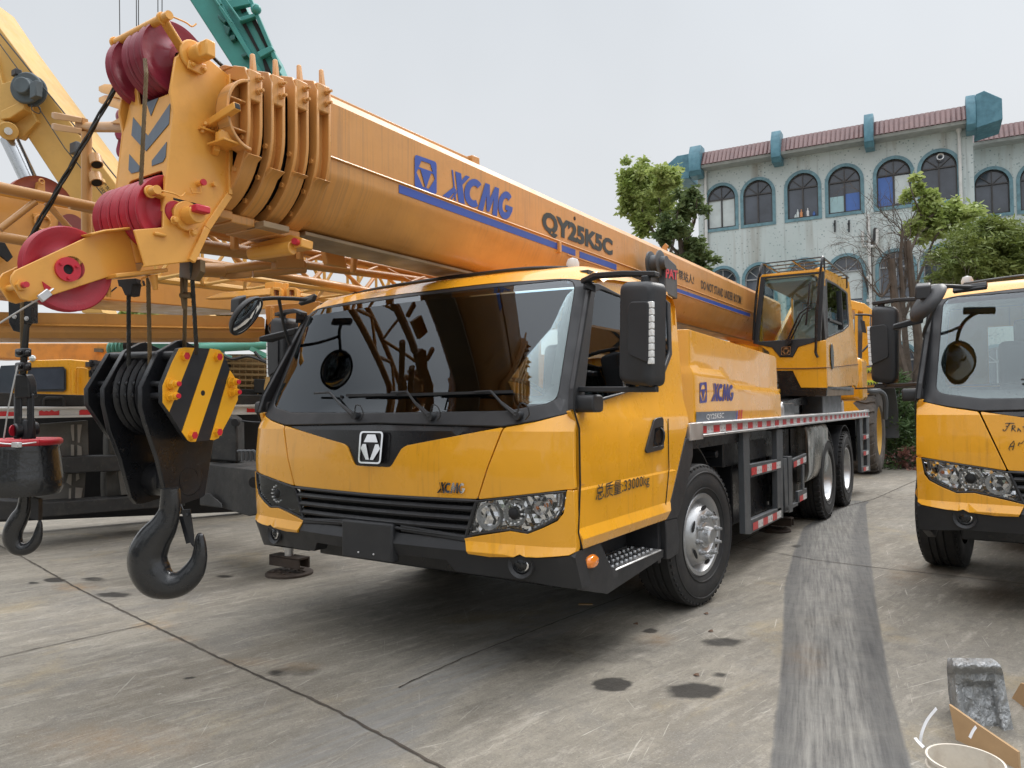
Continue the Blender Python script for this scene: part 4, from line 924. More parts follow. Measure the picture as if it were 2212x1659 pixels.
for c in chv:
    if c: mb.prism([f3(.003)(*f2(*p)) for p in c], (0, .002, 0))
mb.build('chevron_marks', M_chev, hd, smooth=0)
# sheaves
def sheave(c, r, x0=.0, w=.028, m=None, par=None, name='sheave'):
    pf = [(.02, w*.9), (r*.28, w*.9), (r*.34, w*.6), (r*.5, w*.25), (r*.68, w*.2), (r*.84, w*.45), (r*.97, w*.5), (r, w*.40), (r*.985, w*.25), (r*.90, 0), (r*.985, -w*.25), (r, -w*.40), (r*.97, -w*.5), (r*.84, -w*.45), (r*.68, -w*.2), (r*.5, -w*.25), (.02, -w*.5)]
    return MB().lathe(c, (1, 0, 0), pf, 48).build(name, m or M_mar, par or hd, smooth=40)
tc_ = onx(.10)(374, 130); Rt = .158
for x in (.10, .045, -.01, -.14): sheave(V((x, tc_.y, tc_.z)), Rt*(.97 if x < .05 else 1), w=.05)
mb = MB(); e0 = V((XH, tc_.y, tc_.z)); e0 = hx_(416, 122)
mb.cyl((-.21, e0.y, e0.z), (XH+.03, e0.y, e0.z), .034, 24); mb.cyl((XH, e0.y, e0.z), (XH+.016, e0.y, e0.z), .066, 24); mb.cyl((XH+.014, e0.y, e0.z), (XH+.085, e0.y, e0.z), .038, 24)
mb.loft([[V((x, e0.y+dy, e0.z+dz)) for dy, dz in ((-.022, -.034), (.022, -.034), (.022, .034), (-.022, .034))] for x in (XH+.07, XH+.13)])
mb.build('pin', M_head, hd, bevel=.006)
mb = MB(); q = hx_(432, 155); mb.prism([hx_(400, 132)+V((.016, 0, 0)), hx_(398, 150)+V((.016, 0, 0)), hx_(428, 165)+V((.016, 0, 0)), hx_(438, 160)+V((.016, 0, 0)), hx_(438, 143)+V((.016, 0, 0))], (.012, 0, 0)); mb.bolt(hx_(407, 144)+V((.028, 0, 0)), (1, 0, 0), .01); mb.bolt(hx_(431, 155)+V((.028, 0, 0)), (1, 0, 0), .01); mb.build('pin_keeper', M_head, hd, bevel=.003)
lc = hx_(400, 468); ls = V((0, lc.y+.0, lc.z)); l0 = onx(.06)(320, 458)
for i in range(5): sheave(V((.15-.07*i, lc.y-.045, lc.z+.01)), .155, w=.062, m=M_mar2)
mb = MB(); mb.cyl((-.21, lc.y, lc.z), (XH+.03, lc.y, lc.z), .034, 24); mb.cyl((XH, lc.y, lc.z), (XH+.02, lc.y, lc.z), .062, 28); mb.cyl((XH+.02, lc.y, lc.z), (XH+.09, lc.y, lc.z), .038, 24)
for a in (3.6, 5.0): mb.bolt((XH+.02, lc.y+math.cos(a)*.07, lc.z+math.sin(a)*.07), (1, 0, 0), .013, .015)
mb.build('pin', M_head, hd, bevel=.005)
mb = MB(); mb.loft([[V((x, lc.y+dy, lc.z+dz)) for dy, dz in ((-.03, .0), (.035, .0), (.035, .03), (-.03, .03))] for x in (XH+.07, XH+.125)]); mb.build('pin_end', M_pred, hd, bevel=.005)
# rope retaining bars
def ret(a0, a1, b0, b1, nm='rope_keeper', r=.018):
    k = empty(nm); k.parent = hd
    mb = MB(); mb.bar(a0, a1, .012, .048, up=V((1, 0, 0))); mb.bar(b0, b1, .012, .048, up=V((1, 0, 0)))
    mb.cyl(a1-V((.006, 0, 0)), a1+V((.006, 0, 0)), .026, 16).cyl(b1-V((.006, 0, 0)), b1+V((.006, 0, 0)), .026, 16); mb.build('arm', M_head, k, bevel=.003)
    MB().cyl(a1+V((.05, 0, 0)), b1-V((.01, 0, 0)), r, 16).build('bar', M_head, k)
    w = MB(); w.tube(smoothpath([a1+V((.045, 0, 0)), a1+V((.05, .07, .0)), a1+V((.05, .10, -.005)), a1+V((.05, .12, .015))]), .0035, 6); w.tube([b1, b1+V((0, -.03, -.06)), b1+V((0, -.01, -.075))], .0035, 6); w.build('cotter', M_head, k)
a1 = onx(.19)(351, 40); b1 = V((-.17, a1.y, a1.z)); a0 = onx(.19)(400, 118); ret(a0, a1, V((-.17, a0.y, a0.z)), b1)
a1 = onx(.19)(325, 414); a0 = onx(.19)(352, 426); ret(a0, a1, V((-.19, a0.y, a0.z)), V((-.19, a1.y, a1.z)))
MB().cyl(onx(.19)(327, 415), onx(.19)(327, 415)+V((.04, 0, 0)), .017, 16).build('pin_end', M_pred, hd)
# fittings on the side plate
mb = MB(); a = onx(XH)(450, 270); mb.bar(a, a+V((.20, -.0, .035)), .032, .032); mb.build('square_tube', M_head, hd, bevel=.003)
b = a+V((.2, 0, .035)); MB().bar(b, b+V((.002, 0, .0005)), .024, .024).build('tube_mouth', M_dark, hd)
mb = MB()
for i in range(14): mb.ball(a+V((random.uniform(0, .02), random.uniform(-.05, .04), random.uniform(-.04, .02))), random.uniform(.006, .012), 6)
mb.box(a+V((.01, 0, -.03)), (.03, .1, .008)); mb.build('weld_blobs', M_head, hd)
q = onx(XH+.07)(487, 308); mb = MB(); mb.box(q+V((0, 0, -.008)), (.12, .10, .01)); mb.cyl(q, q+V((0, 0, .035)), .042, 20).ball(q+V((0, 0, .035)), .034, 12, sc=(1, 1, .8)); mb.bar(q+V((-.03, -.02, -.02)), onx(XH)(463, 330), .025, .03); mb.bolt(onx(XH)(466, 330), (1, 0, 0), .01); mb.build('anemometer_base', M_head, hd, bevel=.003)
q = hx_(428, 397); MB().cyl(q, q+V((.035, 0, 0)), .013, 14).build('stub', M_head, hd); MB().cyl(q+V((.033, 0, 0)), q+V((.042, 0, 0)), .014, 14).build('pin_end', M_pred, hd)
q2 = hx_(460, 399); mb = MB(); mb.cyl(q2, q2+V((.02, 0, 0)), .010, 12); mb.tube([q+V((.02, 0, -.01)), q+V((.02, .0, -.045)), q+V((.02, -.04, -.05)), q+V((.02, -.05, -.03))], .004, 6); mb.build('stub', M_head, hd)
mb = MB(); q = hx_(344, 507); mb.box(q+V((.008, 0, 0)), (.016, .05, .014)); mb.build('weld_lug', M_head, hd, bevel=.005)
# half-round stiffener between head and first collar
q = onx(.30)(541, 245); mb = MB(); n = 20; R_ = .125
o_ = V((.26, -3.08, 2.70)); rim = [o_+V((0, -math.sin(math.pi*i/n)*R_, math.cos(math.pi*i/n)*R_*1.25)) for i in range(n+1)]
mb.loft([[p, p+V((.08, 0, 0)), p+V((.08, 0, 0))+(o_-p).normalized()*.014, p+(o_-p).normalized()*.014] for p in rim])
mb.prism(rim, (.01, 0, 0)); mb.bb((.27, -3.19, 2.75), (.33, -3.09, 2.758)); mb.bb((.27, -3.19, 2.62), (.33, -3.09, 2.628)); mb.build('half_round_guard', M_boom, hd, bevel=.003)
# left-hand lugs for the jib
for yy, zz in ((188, 0), (212, 0)):
    q0 = onx(-.22)(283, yy+20); mb = MB(); a = Dp(219, yy+1, 3.55); b = Dp(285, yy+19, 3.30); mb.loft([[p+V((dx, 0, dz)) for dx, dz in ((-.045*k, -.010), (.045*k, -.010), (.045*k, .012), (-.045*k, .012))] for p, k in ((a, .6), (a.lerp(b, .15), .95), (b, 1.15))]); mb.build('jib_lug', M_head, hd, bevel=.004)
mb = MB(); mb.loft([[Dp(262, 190, 3.42), Dp(285, 200, 3.3), Dp(285, 238, 3.3), Dp(262, 228, 3.42)], [Dp(262, 190, 3.50), Dp(285, 200, 3.38), Dp(285, 238, 3.38), Dp(262, 228, 3.50)]]); mb.cyl(Dp(277, 182, 3.4), Dp(290, 180, 3.3), .03, 16); mb.prism([Dp(236, 265, 3.6), Dp(276, 244, 3.4), Dp(276, 268, 3.4)], V((0, .02, 0))); mb.prism([Dp(272, 236, 3.4), Dp(290, 236, 3.32), Dp(290, 470, 3.32), Dp(262, 470, 3.4)], V((0, .02, 0))); mb.build('jib_lug', M_head, hd, bevel=.004)
# rooster sheave nose folded in front of the head
ns = empty('auxiliary_nose'); ns.parent = crane
XN = .045; nx = onx(XN)
NP = [(213, 500), (276.7, 493.7), (298, 589), (233, 598.5), (100, 642), (63, 651), (46, 645), (23.3, 609), (25, 595.5), (33, 584)]
MB().pp(NP, nx, (-.012, 0, 0)).build('side_plate', M_head, ns, bevel=.003)
MB().prism([nx(*p)+V((-.10, 0, 0)) for p in NP], (-.012, 0, 0)).build('side_plate', M_head, ns, bevel=.003)
sheave(onx(0)(144, 582)+V((-.0, 0, 0)), .166, w=.05, par=ns, m=M_mar2)
mb = MB(); q = nx(145, 582.5); mb.lathe(q, (1, 0, 0), [(.019, -.002), (.019, .012), (.047, .012), (.047, -.002)], 36)
for a in (.5, 2.6, 4.7): mb.bolt(q+V((.012, math.cos(a)*.034, math.sin(a)*.034)), (1, 0, 0), .006, .006)
mb.build('hub_ring', M_pred, ns); MB().cyl(q+V((-.03, 0, 0)), q+V((.004, 0, 0)), .021, 20).build('bore', M_dark, ns)
mb = MB(); q = nx(45, 617); mb.cyl(q+V((-.12, 0, 0)), q+V((.012, 0, 0)), .012, 12).cyl(q, q+V((.02, 0, 0)), .02, 6); mb.build('nose_bolt', M_head, ns); MB().cyl(q+V((.02, 0, 0)), q+V((.045, 0, 0)), .011, 12).build('bolt_end', M_pred, ns)
mb = MB(); a = nx(190, 505); 
mb.loft([[nx(*p)+V((dx, 0, 0)) for p in ((180, 507), (213, 499.5), (277, 492.5), (318, 483), (322, 487), (278, 498), (214, 504), (186, 512))] for dx in (-.13, .05)])
mb.loft([[nx(*p)+V((dx, 0, 0)) for p in ((233, 594), (345, 582), (347, 590), (235, 603))] for dx in (-.10, .06)])
mb.cyl(nx(300, 478)+V((-.03, 0, 0)), nx(300, 492)+V((-.03, 0, 0)), .05, 24); mb.build('flange', M_head, ns, bevel=.004)
mb = MB(); mb.cyl(nx(288, 500)+V((-.03, 0, 0)), nx(302, 568)+V((-.03, 0, 0)), .034, 20); mb.cyl(nx(303, 497)+V((-.0, 0, 0)), nx(322, 570)+V((.0, 0, 0)), .026, 20); mb.cyl(nx(330, 595), nx(336, 626), .020, 14, r2=.010); mb.cyl(nx(245, 605)+V((-.06, 0, 0)), nx(252, 638)+V((-.06, 0, 0)), .018, 14, r2=.010)
mb.tube([nx(318, 598), nx(307, 602), nx(305, 610), nx(308, 617)], .004, 6); mb.build('pivot_tube', M_head, ns, bevel=.003)
mb = MB(); mb.prism([nx(90, 608)+V((.001, 0, 0)), nx(106, 622)+V((.012, 0, 0)), nx(98, 634)+V((.001, 0, 0))], (.004, 0, 0)); mb.build('latch', M_pred, ns)
mb = MB(); a = nx(110, 625)+V((.02, 0, 0)); b = Dp(-25, 713, 3.0); mb.tube([a, nx(84, 642)+V((.03, 0, 0)), b], .0035, 6); mb.build('thin_cable', M_alu, ns)
MB().bar(nx(76, 648)+V((.035, 0, 0)), nx(98, 632)+V((.03, 0, 0)), .03, .014, up=V((1, 0, 0))).build('cable_clamp', M_alu, ns, bevel=.003)
# ---------------------------------------------------------------- ropes (laid strands)
def rope(name, pts, r, m, parent, lay=.09, k=6):
    pts = [V(p) for p in pts]; L = sum((b-a).length for a, b in zip(pts, pts[1:])); n = max(8, int(L/lay*8))
    acc = [0]
    for a, b in zip(pts, pts[1:]): acc.append(acc[-1]+(b-a).length)
    def at(s):
        for i in range(len(pts)-1):
            if s <= acc[i+1] or i == len(pts)-2: return pts[i].lerp(pts[i+1], (s-acc[i])/max(1e-6, acc[i+1]-acc[i]))
    P = [at(L*i/n) for i in range(n+1)]; fr = frames(P); mb = MB()
    for j in range(k):
        mb.tube([P[i]+(fr[i][0]*math.cos(2*math.pi*(j/k+L*i/n/lay))+fr[i][1]*math.sin(2*math.pi*(j/k+L*i/n/lay)))*r*.62 for i in range(n+1)], r*.42, 5)
    return mb.build(name, m, parent, smooth=60)
tl = onx(-.01)(306, 118)
rope('hoist_rope', [Dp(313, 128, 3.03), Dp(316, 160, 3.0), Dp(309, 300, 3.0), Dp(303, 432, 3.02)], .0085, M_rope, hd)
a = V((-.14, tc_.y-.15, tc_.z+.0)); rope('auxiliary_rope', [Dp(293, 112, 3.26), Dp(180, 312, 3.22), Dp(61, 522, 3.18)], .0115, M_ropeb, hd, k=3, lay=.5)
rope('hoist_rope', [V((.10, tc_.y+.07, tc_.z+.145)), V((.10, -3.0, 2.965)), V((.08, -2.0, 3.03)), V((.05, 3, 3.02))], .0085, M_ropeb, hd)
rope('hoist_rope', [V((-.14, tc_.y+.07, tc_.z+.145)), V((-.14, -3.0, 2.965)), V((-.12, -2.0, 3.03)), V((-.1, 3, 3.02))], .0085, M_ropeb, hd)
# ---------------------------------------------------------------- operator's cab and turntable
oc = empty('operator_cab'); oc.parent = crane
YF = 4.55; XS = 1.185; yf = ony(YF); xs = onx(XS)
fm2 = lambda px, py: (lambda p: (p.x, p.z))(yf(px, py)); sm2 = lambda px, py: (lambda p: (p.y, p.z))(xs(px, py))
FY = lambda o=0: (lambda x, z: V((x, YF-o-.05*max(0, min(1, (z-2.1)/1.0))*-1, z)))
SX = lambda o=0: (lambda y, z: V((XS+o-.04*max(0, (z-2.1)), y, z)))
G = [fm2(*p) for p in ((1651, 600), (1772.4, 589.5), (1761, 729.5), (1638, 738))]
blkf = [fm2(*p) for p in ((1641.3, 598), (1779, 585), (1777, 640), (1772, 735), (1764.6, 737.5), (1724.7, 749), (1712.5, 771.5), (1684.7, 771.5), (1667.4, 750.5), (1626.6, 742))]
panel('front_frame', blkf, FY(.01), M_blk, oc, back=(0, .05, 0), holes=[rnd(G, .03, 3)], step=.15, bevel=.006)
panel('windscreen', rnd(G, .03, 3), FY(.005), M_glc, oc, back=(0, .004, 0), step=.2, bevel=0)
yl = [fm2(*p) for p in ((1667.4, 750.5), (1684.7, 771.5), (1712.5, 771.5), (1724.7, 749), (1764.6, 737.5), (1784, 734), (1787, 838), (1730, 837.8), (1712, 800.7), (1678, 800.7), (1674, 796), (1660, 760), (1640, 745))]
panel('front_panel', yl, FY(.0), M_yel, oc, back=(0, .03, 0), step=.12, bevel=.006)
bk = [fm2(*p) for p in ((1678, 801), (1712, 801), (1730, 838), (1786.6, 839), (1784, 855.7), (1684, 855.7))]
panel('black_skirt', bk, FY(-.01), M_gblk, oc, back=(0, .05, 0), step=.2, bevel=.004)
tp = [fm2(*p) for p in ((1641, 597.6), (1778.5, 585), (1777, 579), (1645, 592))]
panel('brow', tp, FY(.012), M_yel, oc, back=(0, .06, 0), step=.2, bevel=.004)
zt1 = fm2(1778, 583)[1]+.01; zb1 = 1.60; YR = 7.0
mp = bil(*[V((x, YF-.02, z)) for x, z in (fm2(1688.5, 767.5), fm2(1708.5, 766.5), fm2(1709.5, 748.5), fm2(1689, 750))])
e = emblem('badge', mp, oc, M_chr, M_gblk, .008)
W_ = rnd([sm2(*p) for p in ((1792, 607), (1812, 617), (1834, 634), (1834.5, 702), (1822.4, 712.4), (1790.5, 726.5))], .06, 3)
sf_ = rnd([sm2(*p) for p in ((1789, 600), (1812, 612), (1836.5, 631), (1837, 704), (1824, 715.5), (1787.5, 730.5))], .06, 3)
side_ = [sm2(*p) for p in ((1783.5, 735), (1787, 838), (1825, 835), (1847, 832), (1851, 838), (1855.7, 820), (1850.6, 753), (1846, 690), (1841.6, 610), (1836, 602), (1812, 590), (1779, 576), (1777.5, 590))]
panel('side_panel', side_, SX(0), M_yel, oc, back=(-.03, 0, 0), holes=[sf_], step=.15, bevel=.008)
panel('side_window_frame', sf_, SX(.004), M_blk, oc, back=(-.02, 0, 0), holes=[W_], step=.2, bevel=.004)
panel('side_window', W_, SX(-.002), M_glc, oc, back=(-.004, 0, 0), step=.2, bevel=0)
mb = MB(); a = SX(.008); p1 = sm2(1818, 628); p2 = sm2(1819, 712); mb.bar(a(*p1), a(*p2), .03, .05, up=V((1, 0, 0))); p3 = sm2(1791, 690); p4 = sm2(1818, 700); mb.bar(a(*p3), a(*p4), .03, .03, up=V((1, 0, 0))); mb.build('window_bar', M_blk, oc)
pl = [sm2(*p) for p in ((1779, 600), (1788, 601), (1787, 732), (1783.5, 735), (1772, 735), (1777, 640))]
panel('corner_pillar', [sm2(1778.5, 600), sm2(1789, 603), sm2(1787.5, 732), sm2(1783, 735.5)], SX(.003), M_blk, oc, back=(-.04, 0, 0), step=.2, bevel=.006)
mb = MB(); q = SX(.002)(*sm2(1796, 770)); mb.loft([[q+V((x, dy, dz)) for dy, dz in [(math.cos(t)*.10, math.sin(t)*.17) for t in [i*math.pi/8 for i in range(16)]]] for x in (0, .012)]); mb.build('door_handle', M_gblk, oc, bevel=.004)
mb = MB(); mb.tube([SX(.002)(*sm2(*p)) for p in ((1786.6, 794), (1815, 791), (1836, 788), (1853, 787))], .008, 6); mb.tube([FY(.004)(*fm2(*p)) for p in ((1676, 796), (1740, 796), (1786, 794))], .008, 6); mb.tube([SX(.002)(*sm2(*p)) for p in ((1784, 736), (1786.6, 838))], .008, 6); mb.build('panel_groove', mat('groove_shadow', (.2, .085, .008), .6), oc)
mb = MB(); X0c = .44
mb.bb((X0c, YF+.05, zt1-.05), (XS-.06, YR, zt1-.01)); mb.bb((X0c, YF+.2, zb1), (X0c+.03, YR, 2.1)); mb.bb((X0c, YR-.6, 2.0), (X0c+.03, YR, zt1-.04)); mb.bb((X0c+.03, YR-.03, zb1), (XS-.03, YR, 2.2)); mb.bb((X0c+.03, YR-.03, 2.75), (XS-.05, YR, zt1-.05)); mb.bb((X0c, YF+.04, zb1), (X0c+.04, YF+.1, zt1-.05)); mb.build('shell', M_yel, oc)
mb = MB(); mb.bb((X0c+.04, YF+.1, 1.62), (XS-.03, YR-.04, 1.66)); mb.bb((XS-.10, YF+.3, 1.66), (XS-.04, YR-.1, 2.05)); mb.bb((X0c+.04, YF+.08, zt1-.10), (XS-.09, YR-.1, zt1-.06)); mb.bb((.62, 5.6, 1.66), (1.0, 6.1, 2.1)); mb.bb((.6, 6.05, 2.0), (1.02, 6.2, 2.75)); mb.bb((X0c+.05, YF+.12, 1.7), (X0c+.25, YF+.8, 2.15)); mb.bb((X0c+.032, YF+.12, 1.65), (X0c+.045, YR-.06, 2.12)); mb.bb((X0c+.032, YR-.62, 2.1), (X0c+.045, YR-.06, zt1-.1)); mb.bb((X0c+.05, YR-.045, 1.65), (XS-.05, YR-.034, 2.2)); mb.bb((X0c+.05, YR-.045, 2.72), (XS-.08, YR-.034, zt1-.1)); mb.build('interior', mat('cab_trim', (.38, .42, .42), .7), oc, bevel=.03)
mb = MB(); mb.bb((X0c+.1, YF+.08, zb1-.0), (XS, YR-.3, zb1+.04)); mb.bb((.6, YF+.6, 1.27), (XS-.1, YR-.5, zb1)); mb.build('cab_mount', M_gsteel, oc, bevel=.01)
mb = MB(); s1 = xs(1787, 839); s2 = xs(1846, 838); mb.prism([xs(1786, 840)-V((.01, 0, 0)), xs(1846.5, 837)-V((.01, 0, 0)), xs(1846, 853)-V((.01, 0, 0)), xs(1785, 856)-V((.01, 0, 0))], (-.3, 0, 0)); mb.build('base_tray', mat('brown_tray', (.16, .12, .08), .6, var=.15), oc, bevel=.004)
tb = MB(); z5 = zt1+.15
L1 = [yf(1769, 773), yf(1764, 762), yf(1764.6, 747), yf(1766, 677), yf(1773, 600), yf(1777, 570)]; L1 = [p+V((0, -.06, 0)) for p in L1]
tb.tube(smoothpath(L1+[V((L1[-1].x-.0, YF+.0, z5)), V((L1[-1].x-.02, YF+.15, z5))]), .016)
L2 = [yf(1630, 736), yf(1633, 680), yf(1640, 610), yf(1645, 590)]; L2 = [p+V((0, -.06, 0)) for p in L2]
tb.tube(smoothpath(L2+[V((L2[-1].x+.01, YF, z5-.01)), V((L2[-1].x+.03, YF+.1, z5))]), .016)
xa, xb = L2[-1].x+.02, L1[-1].x
for y in (YF+.0, YF+.25, YF+.5, YF+.75, YF+1.0, YF+1.3, YF+1.6, YF+1.85): tb.tube([V((xa, y, z5)), V((xb, y, z5))], .009, 6)
for x in (xa, xb, (xa+xb)/2): tb.tube([V((x, YF, z5)), V((x, YF+1.85, z5))], .012, 6)
for y in (YF+.1, YF+1.7):
    for x in (xa, xb): tb.tube([V((x, y, z5)), V((x, y, zt1-.02))], .012, 6)
tb.build('roof_guard', M_gblk, oc)
mb = MB()
for i in range(3): mb.tube([V((XS-.06+.0, YF+.5, zt1-.0+i*.03)), V((XS-.06, YF+2.1, zt1+i*.03-.0))], .012, 6)
mb.bb((XS-.10, YF+.35, zt1-.15), (XS+.0, YF+.42, zt1+.08)); mb.build('roof_rail', M_yel, oc)
w = empty('wiper'); w.parent = oc; wq = ony(YF-.05)
MB().tube([wq(1700, 737), wq(1727, 678), wq(1745, 663)], .012, 6).tube([wq(1706, 738), wq(1734, 680), wq(1756, 664)], .010, 6).bar(wq(1745, 664), wq(1756, 663), .02, .02).build('arm', M_gblk, w)
MB().tube([wq(1741, 703), wq(1746, 655), wq(1750, 610)], .012, 6).build('blade', M_gblk, w); MB().cyl(wq(1703, 738)+V((0, -.02, 0)), wq(1703, 738)+V((0, .08, 0)), .04).build('pivot', M_gblk, w)
# turntable, superstructure body, lift cylinder, winch, counterweight
tt = empty('turntable'); tt.parent = crane
mb = MB(); mb.lathe((0, 5.2, 0), (0, 0, 1), [(.78, 1.262), (.82, 1.29), (.82, 1.42), (.76, 1.44), (.76, 1.55), (0.01, 1.55)], 48)
for i in range(60):
    a = i*math.pi/30; mb.box((math.cos(a)*.83, 5.2+math.sin(a)*.83, 1.35), (.03, .03, .11), R=Matrix.Rotation(a, 3, 'Z'))
mb.build('slewing_ring', M_bsteel, tt)
mb = MB(); mb.prism([V((-.36, y, z)) for y, z in ((4.3, 1.55), (8.2, 1.55), (8.4, 2.2), (7.6, 2.95), (6.9, 2.95), (5.2, 2.0), (4.3, 1.9))], (.05, 0, 0)); mb.prism([V((.33, y, z)) for y, z in ((4.3, 1.55), (8.2, 1.55), (8.4, 2.2), (7.6, 2.95), (6.9, 2.95), (5.2, 2.0), (4.3, 1.9))], (.05, 0, 0)); mb.bb((-1.1, 6.0, 1.5), (-.36, 8.0, 1.9)); mb.bb((-.7, 4.5, 1.55), (.7, 6.5, 1.6)); mb.build('slewing_frame', M_yel, tt, bevel=.01)
mb = MB(); mb.bb((-1.15, 8.0, 1.45), (1.15, 8.6, 2.15)); mb.build('counterweight', M_yel, tt, bevel=.06)
mb = MB(); mb.cyl((-.3, 7.7, 2.5), (.3, 7.7, 2.5), .3, 30); mb.build('winch_drum', M_rope, tt)
mb = MB(); mb.cyl((0, 3.9, 1.55), (0, 1.2, 2.15), .13, 24); mb.build('lift_cylinder', M_yel, tt); MB().cyl((0, 1.2, 2.15), (0, .6, 2.28), .09, 20).build('lift_rod', M_chr, tt)
mb = MB(); mb.bb((-.9, 3.0, 1.262), (1.1, 3.5, 1.42)); mb.bb((.2, 3.6, 1.262), (1.0, 4.2, 1.40)); mb.bb((-.16, 1.7, 1.1), (.16, 2.1, 1.75)); mb.build('deck_boxes', M_bsteel, crane, bevel=.01)
mb = MB(); mb.prism([onx(.9)(*p) for p in ((1684, 881), (1790, 868), (1790, 861), (1735, 858), (1700, 866), (1690, 866))], (-.6, 0, 0)); mb.build('deck_ramp', M_bsteel, crane)
# folding lattice jib stowed along the far side of the boom
jb = empty('fly_jib'); jb.parent = crane
X = lambda x: onx(x)
def ch(mb, a, b, r): mb.tube([a, b], r, 14)
u1z = 2.395; x1, x2 = -.50, -.98
zU2 = onx(x2)(655, 548).z; yend = 4.6
mb = MB(); ch(mb, V((x1, -3.95, u1z-.02)), V((x1, yend, u1z+.02)), .024); mb.build('chord', M_jib, jb)
mb = MB(); ch(mb, V((x2, -3.2, zU2)), V((x2, yend, zU2)), .024); mb.build('chord', M_jib, jb)
mb = MB(); ch(mb, V((-.36, -3.05, 2.245)), onx(-.40)(610, 556), .036); mb.build('chord', M_jib, jb)
A1 = onx(-.40)(655, 572); A2 = onx(-.5)(937, 609); mb = MB(); ch(mb, A1, A2+(A2-A1)*.6, .026); mb.build('chord', M_jib, jb)
mb = MB(); mb.prism([onx(-.37)(*p) for p in ((599, 545), (640, 530), (656, 548), (659, 579), (597, 580))], (-.05, 0, 0)); mb.build('joint_lug', M_jib, jb, bevel=.006)
L1_, L2_ = onx(-.62)(545, 590), onx(-.5)(660, 580); mb = MB(); ch(mb, L1_, L2_, .028); ch(mb, onx(-.62)(470, 583), onx(-.5)(590, 570), .028); ch(mb, onx(-.62)(400, 582), onx(-.62)(481, 584), .040); mb.prism([onx(-.6)(*p) for p in ((486, 596), (498, 584), (545, 575), (545, 599), (515, 601), (486, 601))], (-.05, 0, 0)); mb.build('strut', M_jib, jb, bevel=.004)
zL = onx(-.9)(664, 606).z; mb = MB(); ch(mb, V((-.9, -2.9, zL)), V((-.9, yend, zL)), .028); mb.build('chord', M_jib, jb)
n = 0
for k in range(14):
    y = -2.9+k*.5
    mb = MB(); ch(mb, V((x1, y, u1z)), V((-.44, y+.25, 2.27+.04*k/3)), .013); ch(mb, V((-.44, y+.25, 2.27+.04*k/3)), V((x1, y+.5, u1z)), .013)
    ch(mb, V((x2, y, zU2)), V((-.9, y+.25, zL)), .015); ch(mb, V((-.9, y+.25, zL)), V((x2, y+.5, zU2)), .015); ch(mb, V((x1, y, u1z)), V((x2, y+.25, zU2)), .013); ch(mb, V((x2, y+.25, zU2)), V((x1, y+.5, u1z)), .013)
    mb.build('lacing', M_jib, jb)
mb = MB(); ch(mb, V((x1, -3.95, 2.165)), V((x1, -3.4, 2.165)), .022); ch(mb, onx(x1)(0, 495), onx(x1)(76, 436), .014); ch(mb, onx(x1)(100, 438), onx(x1)(160, 504), .014); ch(mb, Dp(187, 287, 4.0), Dp(187, 520, 4.0), .026); ch(mb, Dp(199, 455, 4.1), Dp(199, 515, 4.1), .014); ch(mb, Dp(178, 275, 4.1), Dp(280, 274, 3.5), .026)
mb.build('strut', M_jib, jb)
for dy in (0, 24):
    mb = MB(); mb.loft([[Dp(111, 243+dy, 4.15), Dp(111, 253+dy, 4.15), Dp(113, 252+dy, 4.25), Dp(113, 243+dy, 4.25)], [Dp(118, 242+dy, 4.1), Dp(118, 258+dy, 4.1), Dp(122, 254+dy, 4.3), Dp(122, 243+dy, 4.3)], [Dp(177, 254+dy, 4.0), Dp(177, 266+dy, 4.0), Dp(177, 262+dy, 4.15), Dp(177, 253+dy, 4.15)]]); mb.build('fork_lug', M_jib, jb, bevel=.004)
mb = MB(); mb.prism([Dp(162, 252, 4.05), Dp(178, 254, 4.02), Dp(178, 296, 4.02), Dp(162, 285, 4.05)], V((0, .03, 0))); mb.build('fork_lug', M_jib, jb)
for yy in (348, 387):
    c0 = Dp(205, yy-10, 4.0); c1 = Dp(209, yy+8, 3.98); MB().cyl(c0, c1, .032, 18).build('short_tube', M_jib, jb); MB().cyl(c1, c1+(c1-c0)*.02, .026, 18).build('tube_mouth', M_dark, jb)
# ---------------------------------------------------------------- hook block hanging from the head
HB = empty('hook_block', (0, 0, 0), label='black hook block with a yellow and black striped plate hanging left of the cab', cat='hook block')
nb = (RI*.93-FW*.37).normalized(); ub = (RI*.37+FW*.93).normalized(); P0 = Dp(350, 850, 3.25)
def bp(t): return onp(P0-nb*t, nb)
P4 = [(386.3, 753), (398, 750.6), (453, 753), (473, 755.6), (482, 764.8), (496, 799.8), (506, 814.8), (511, 829.8), (513, 863), (498, 896.4), (481, 928), (471, 946.4), (461, 950.6), (411, 954.8), (404.6, 951), (392, 933), (364.6, 890), (351, 870), (350.4, 833), (371, 783)]
P3 = [(396, 734), (385, 736), (341, 761), (306, 836), (306, 880), (314.6, 913), (341, 990), (361, 1073), (374, 1090), (386, 1092), (436, 1075), (443, 1070), (461, 955), (497, 868), (470, 790), (425, 750)]
P2 = [(315, 739), (305, 741), (271, 758), (224, 840), (225, 873), (238, 930), (261, 990), (285, 1075), (296, 1089), (308, 1089), (346, 1078), (352, 1072), (382, 955), (412, 868), (388, 790), (346, 753)]
P1 = [(236, 763), (262, 762), (300, 762), (318, 775), (350, 830), (352, 870), (318, 930), (280, 958), (262, 960), (238, 945), (190, 875), (189, 840)]
th = .026
MB().prism([bp(0)(*p) for p in P4], -nb*th).build('outer_cheek_plate', M_bsteel, HB, bevel=.003)
MB().prism([bp(.105)(*p) for p in P3], -nb*th).build('inner_cheek_plate', M_bsteel, HB, bevel=.003)
MB().prism([bp(.335)(*p) for p in P2], -nb*th).build('inner_cheek_plate', M_bsteel, HB, bevel=.003)
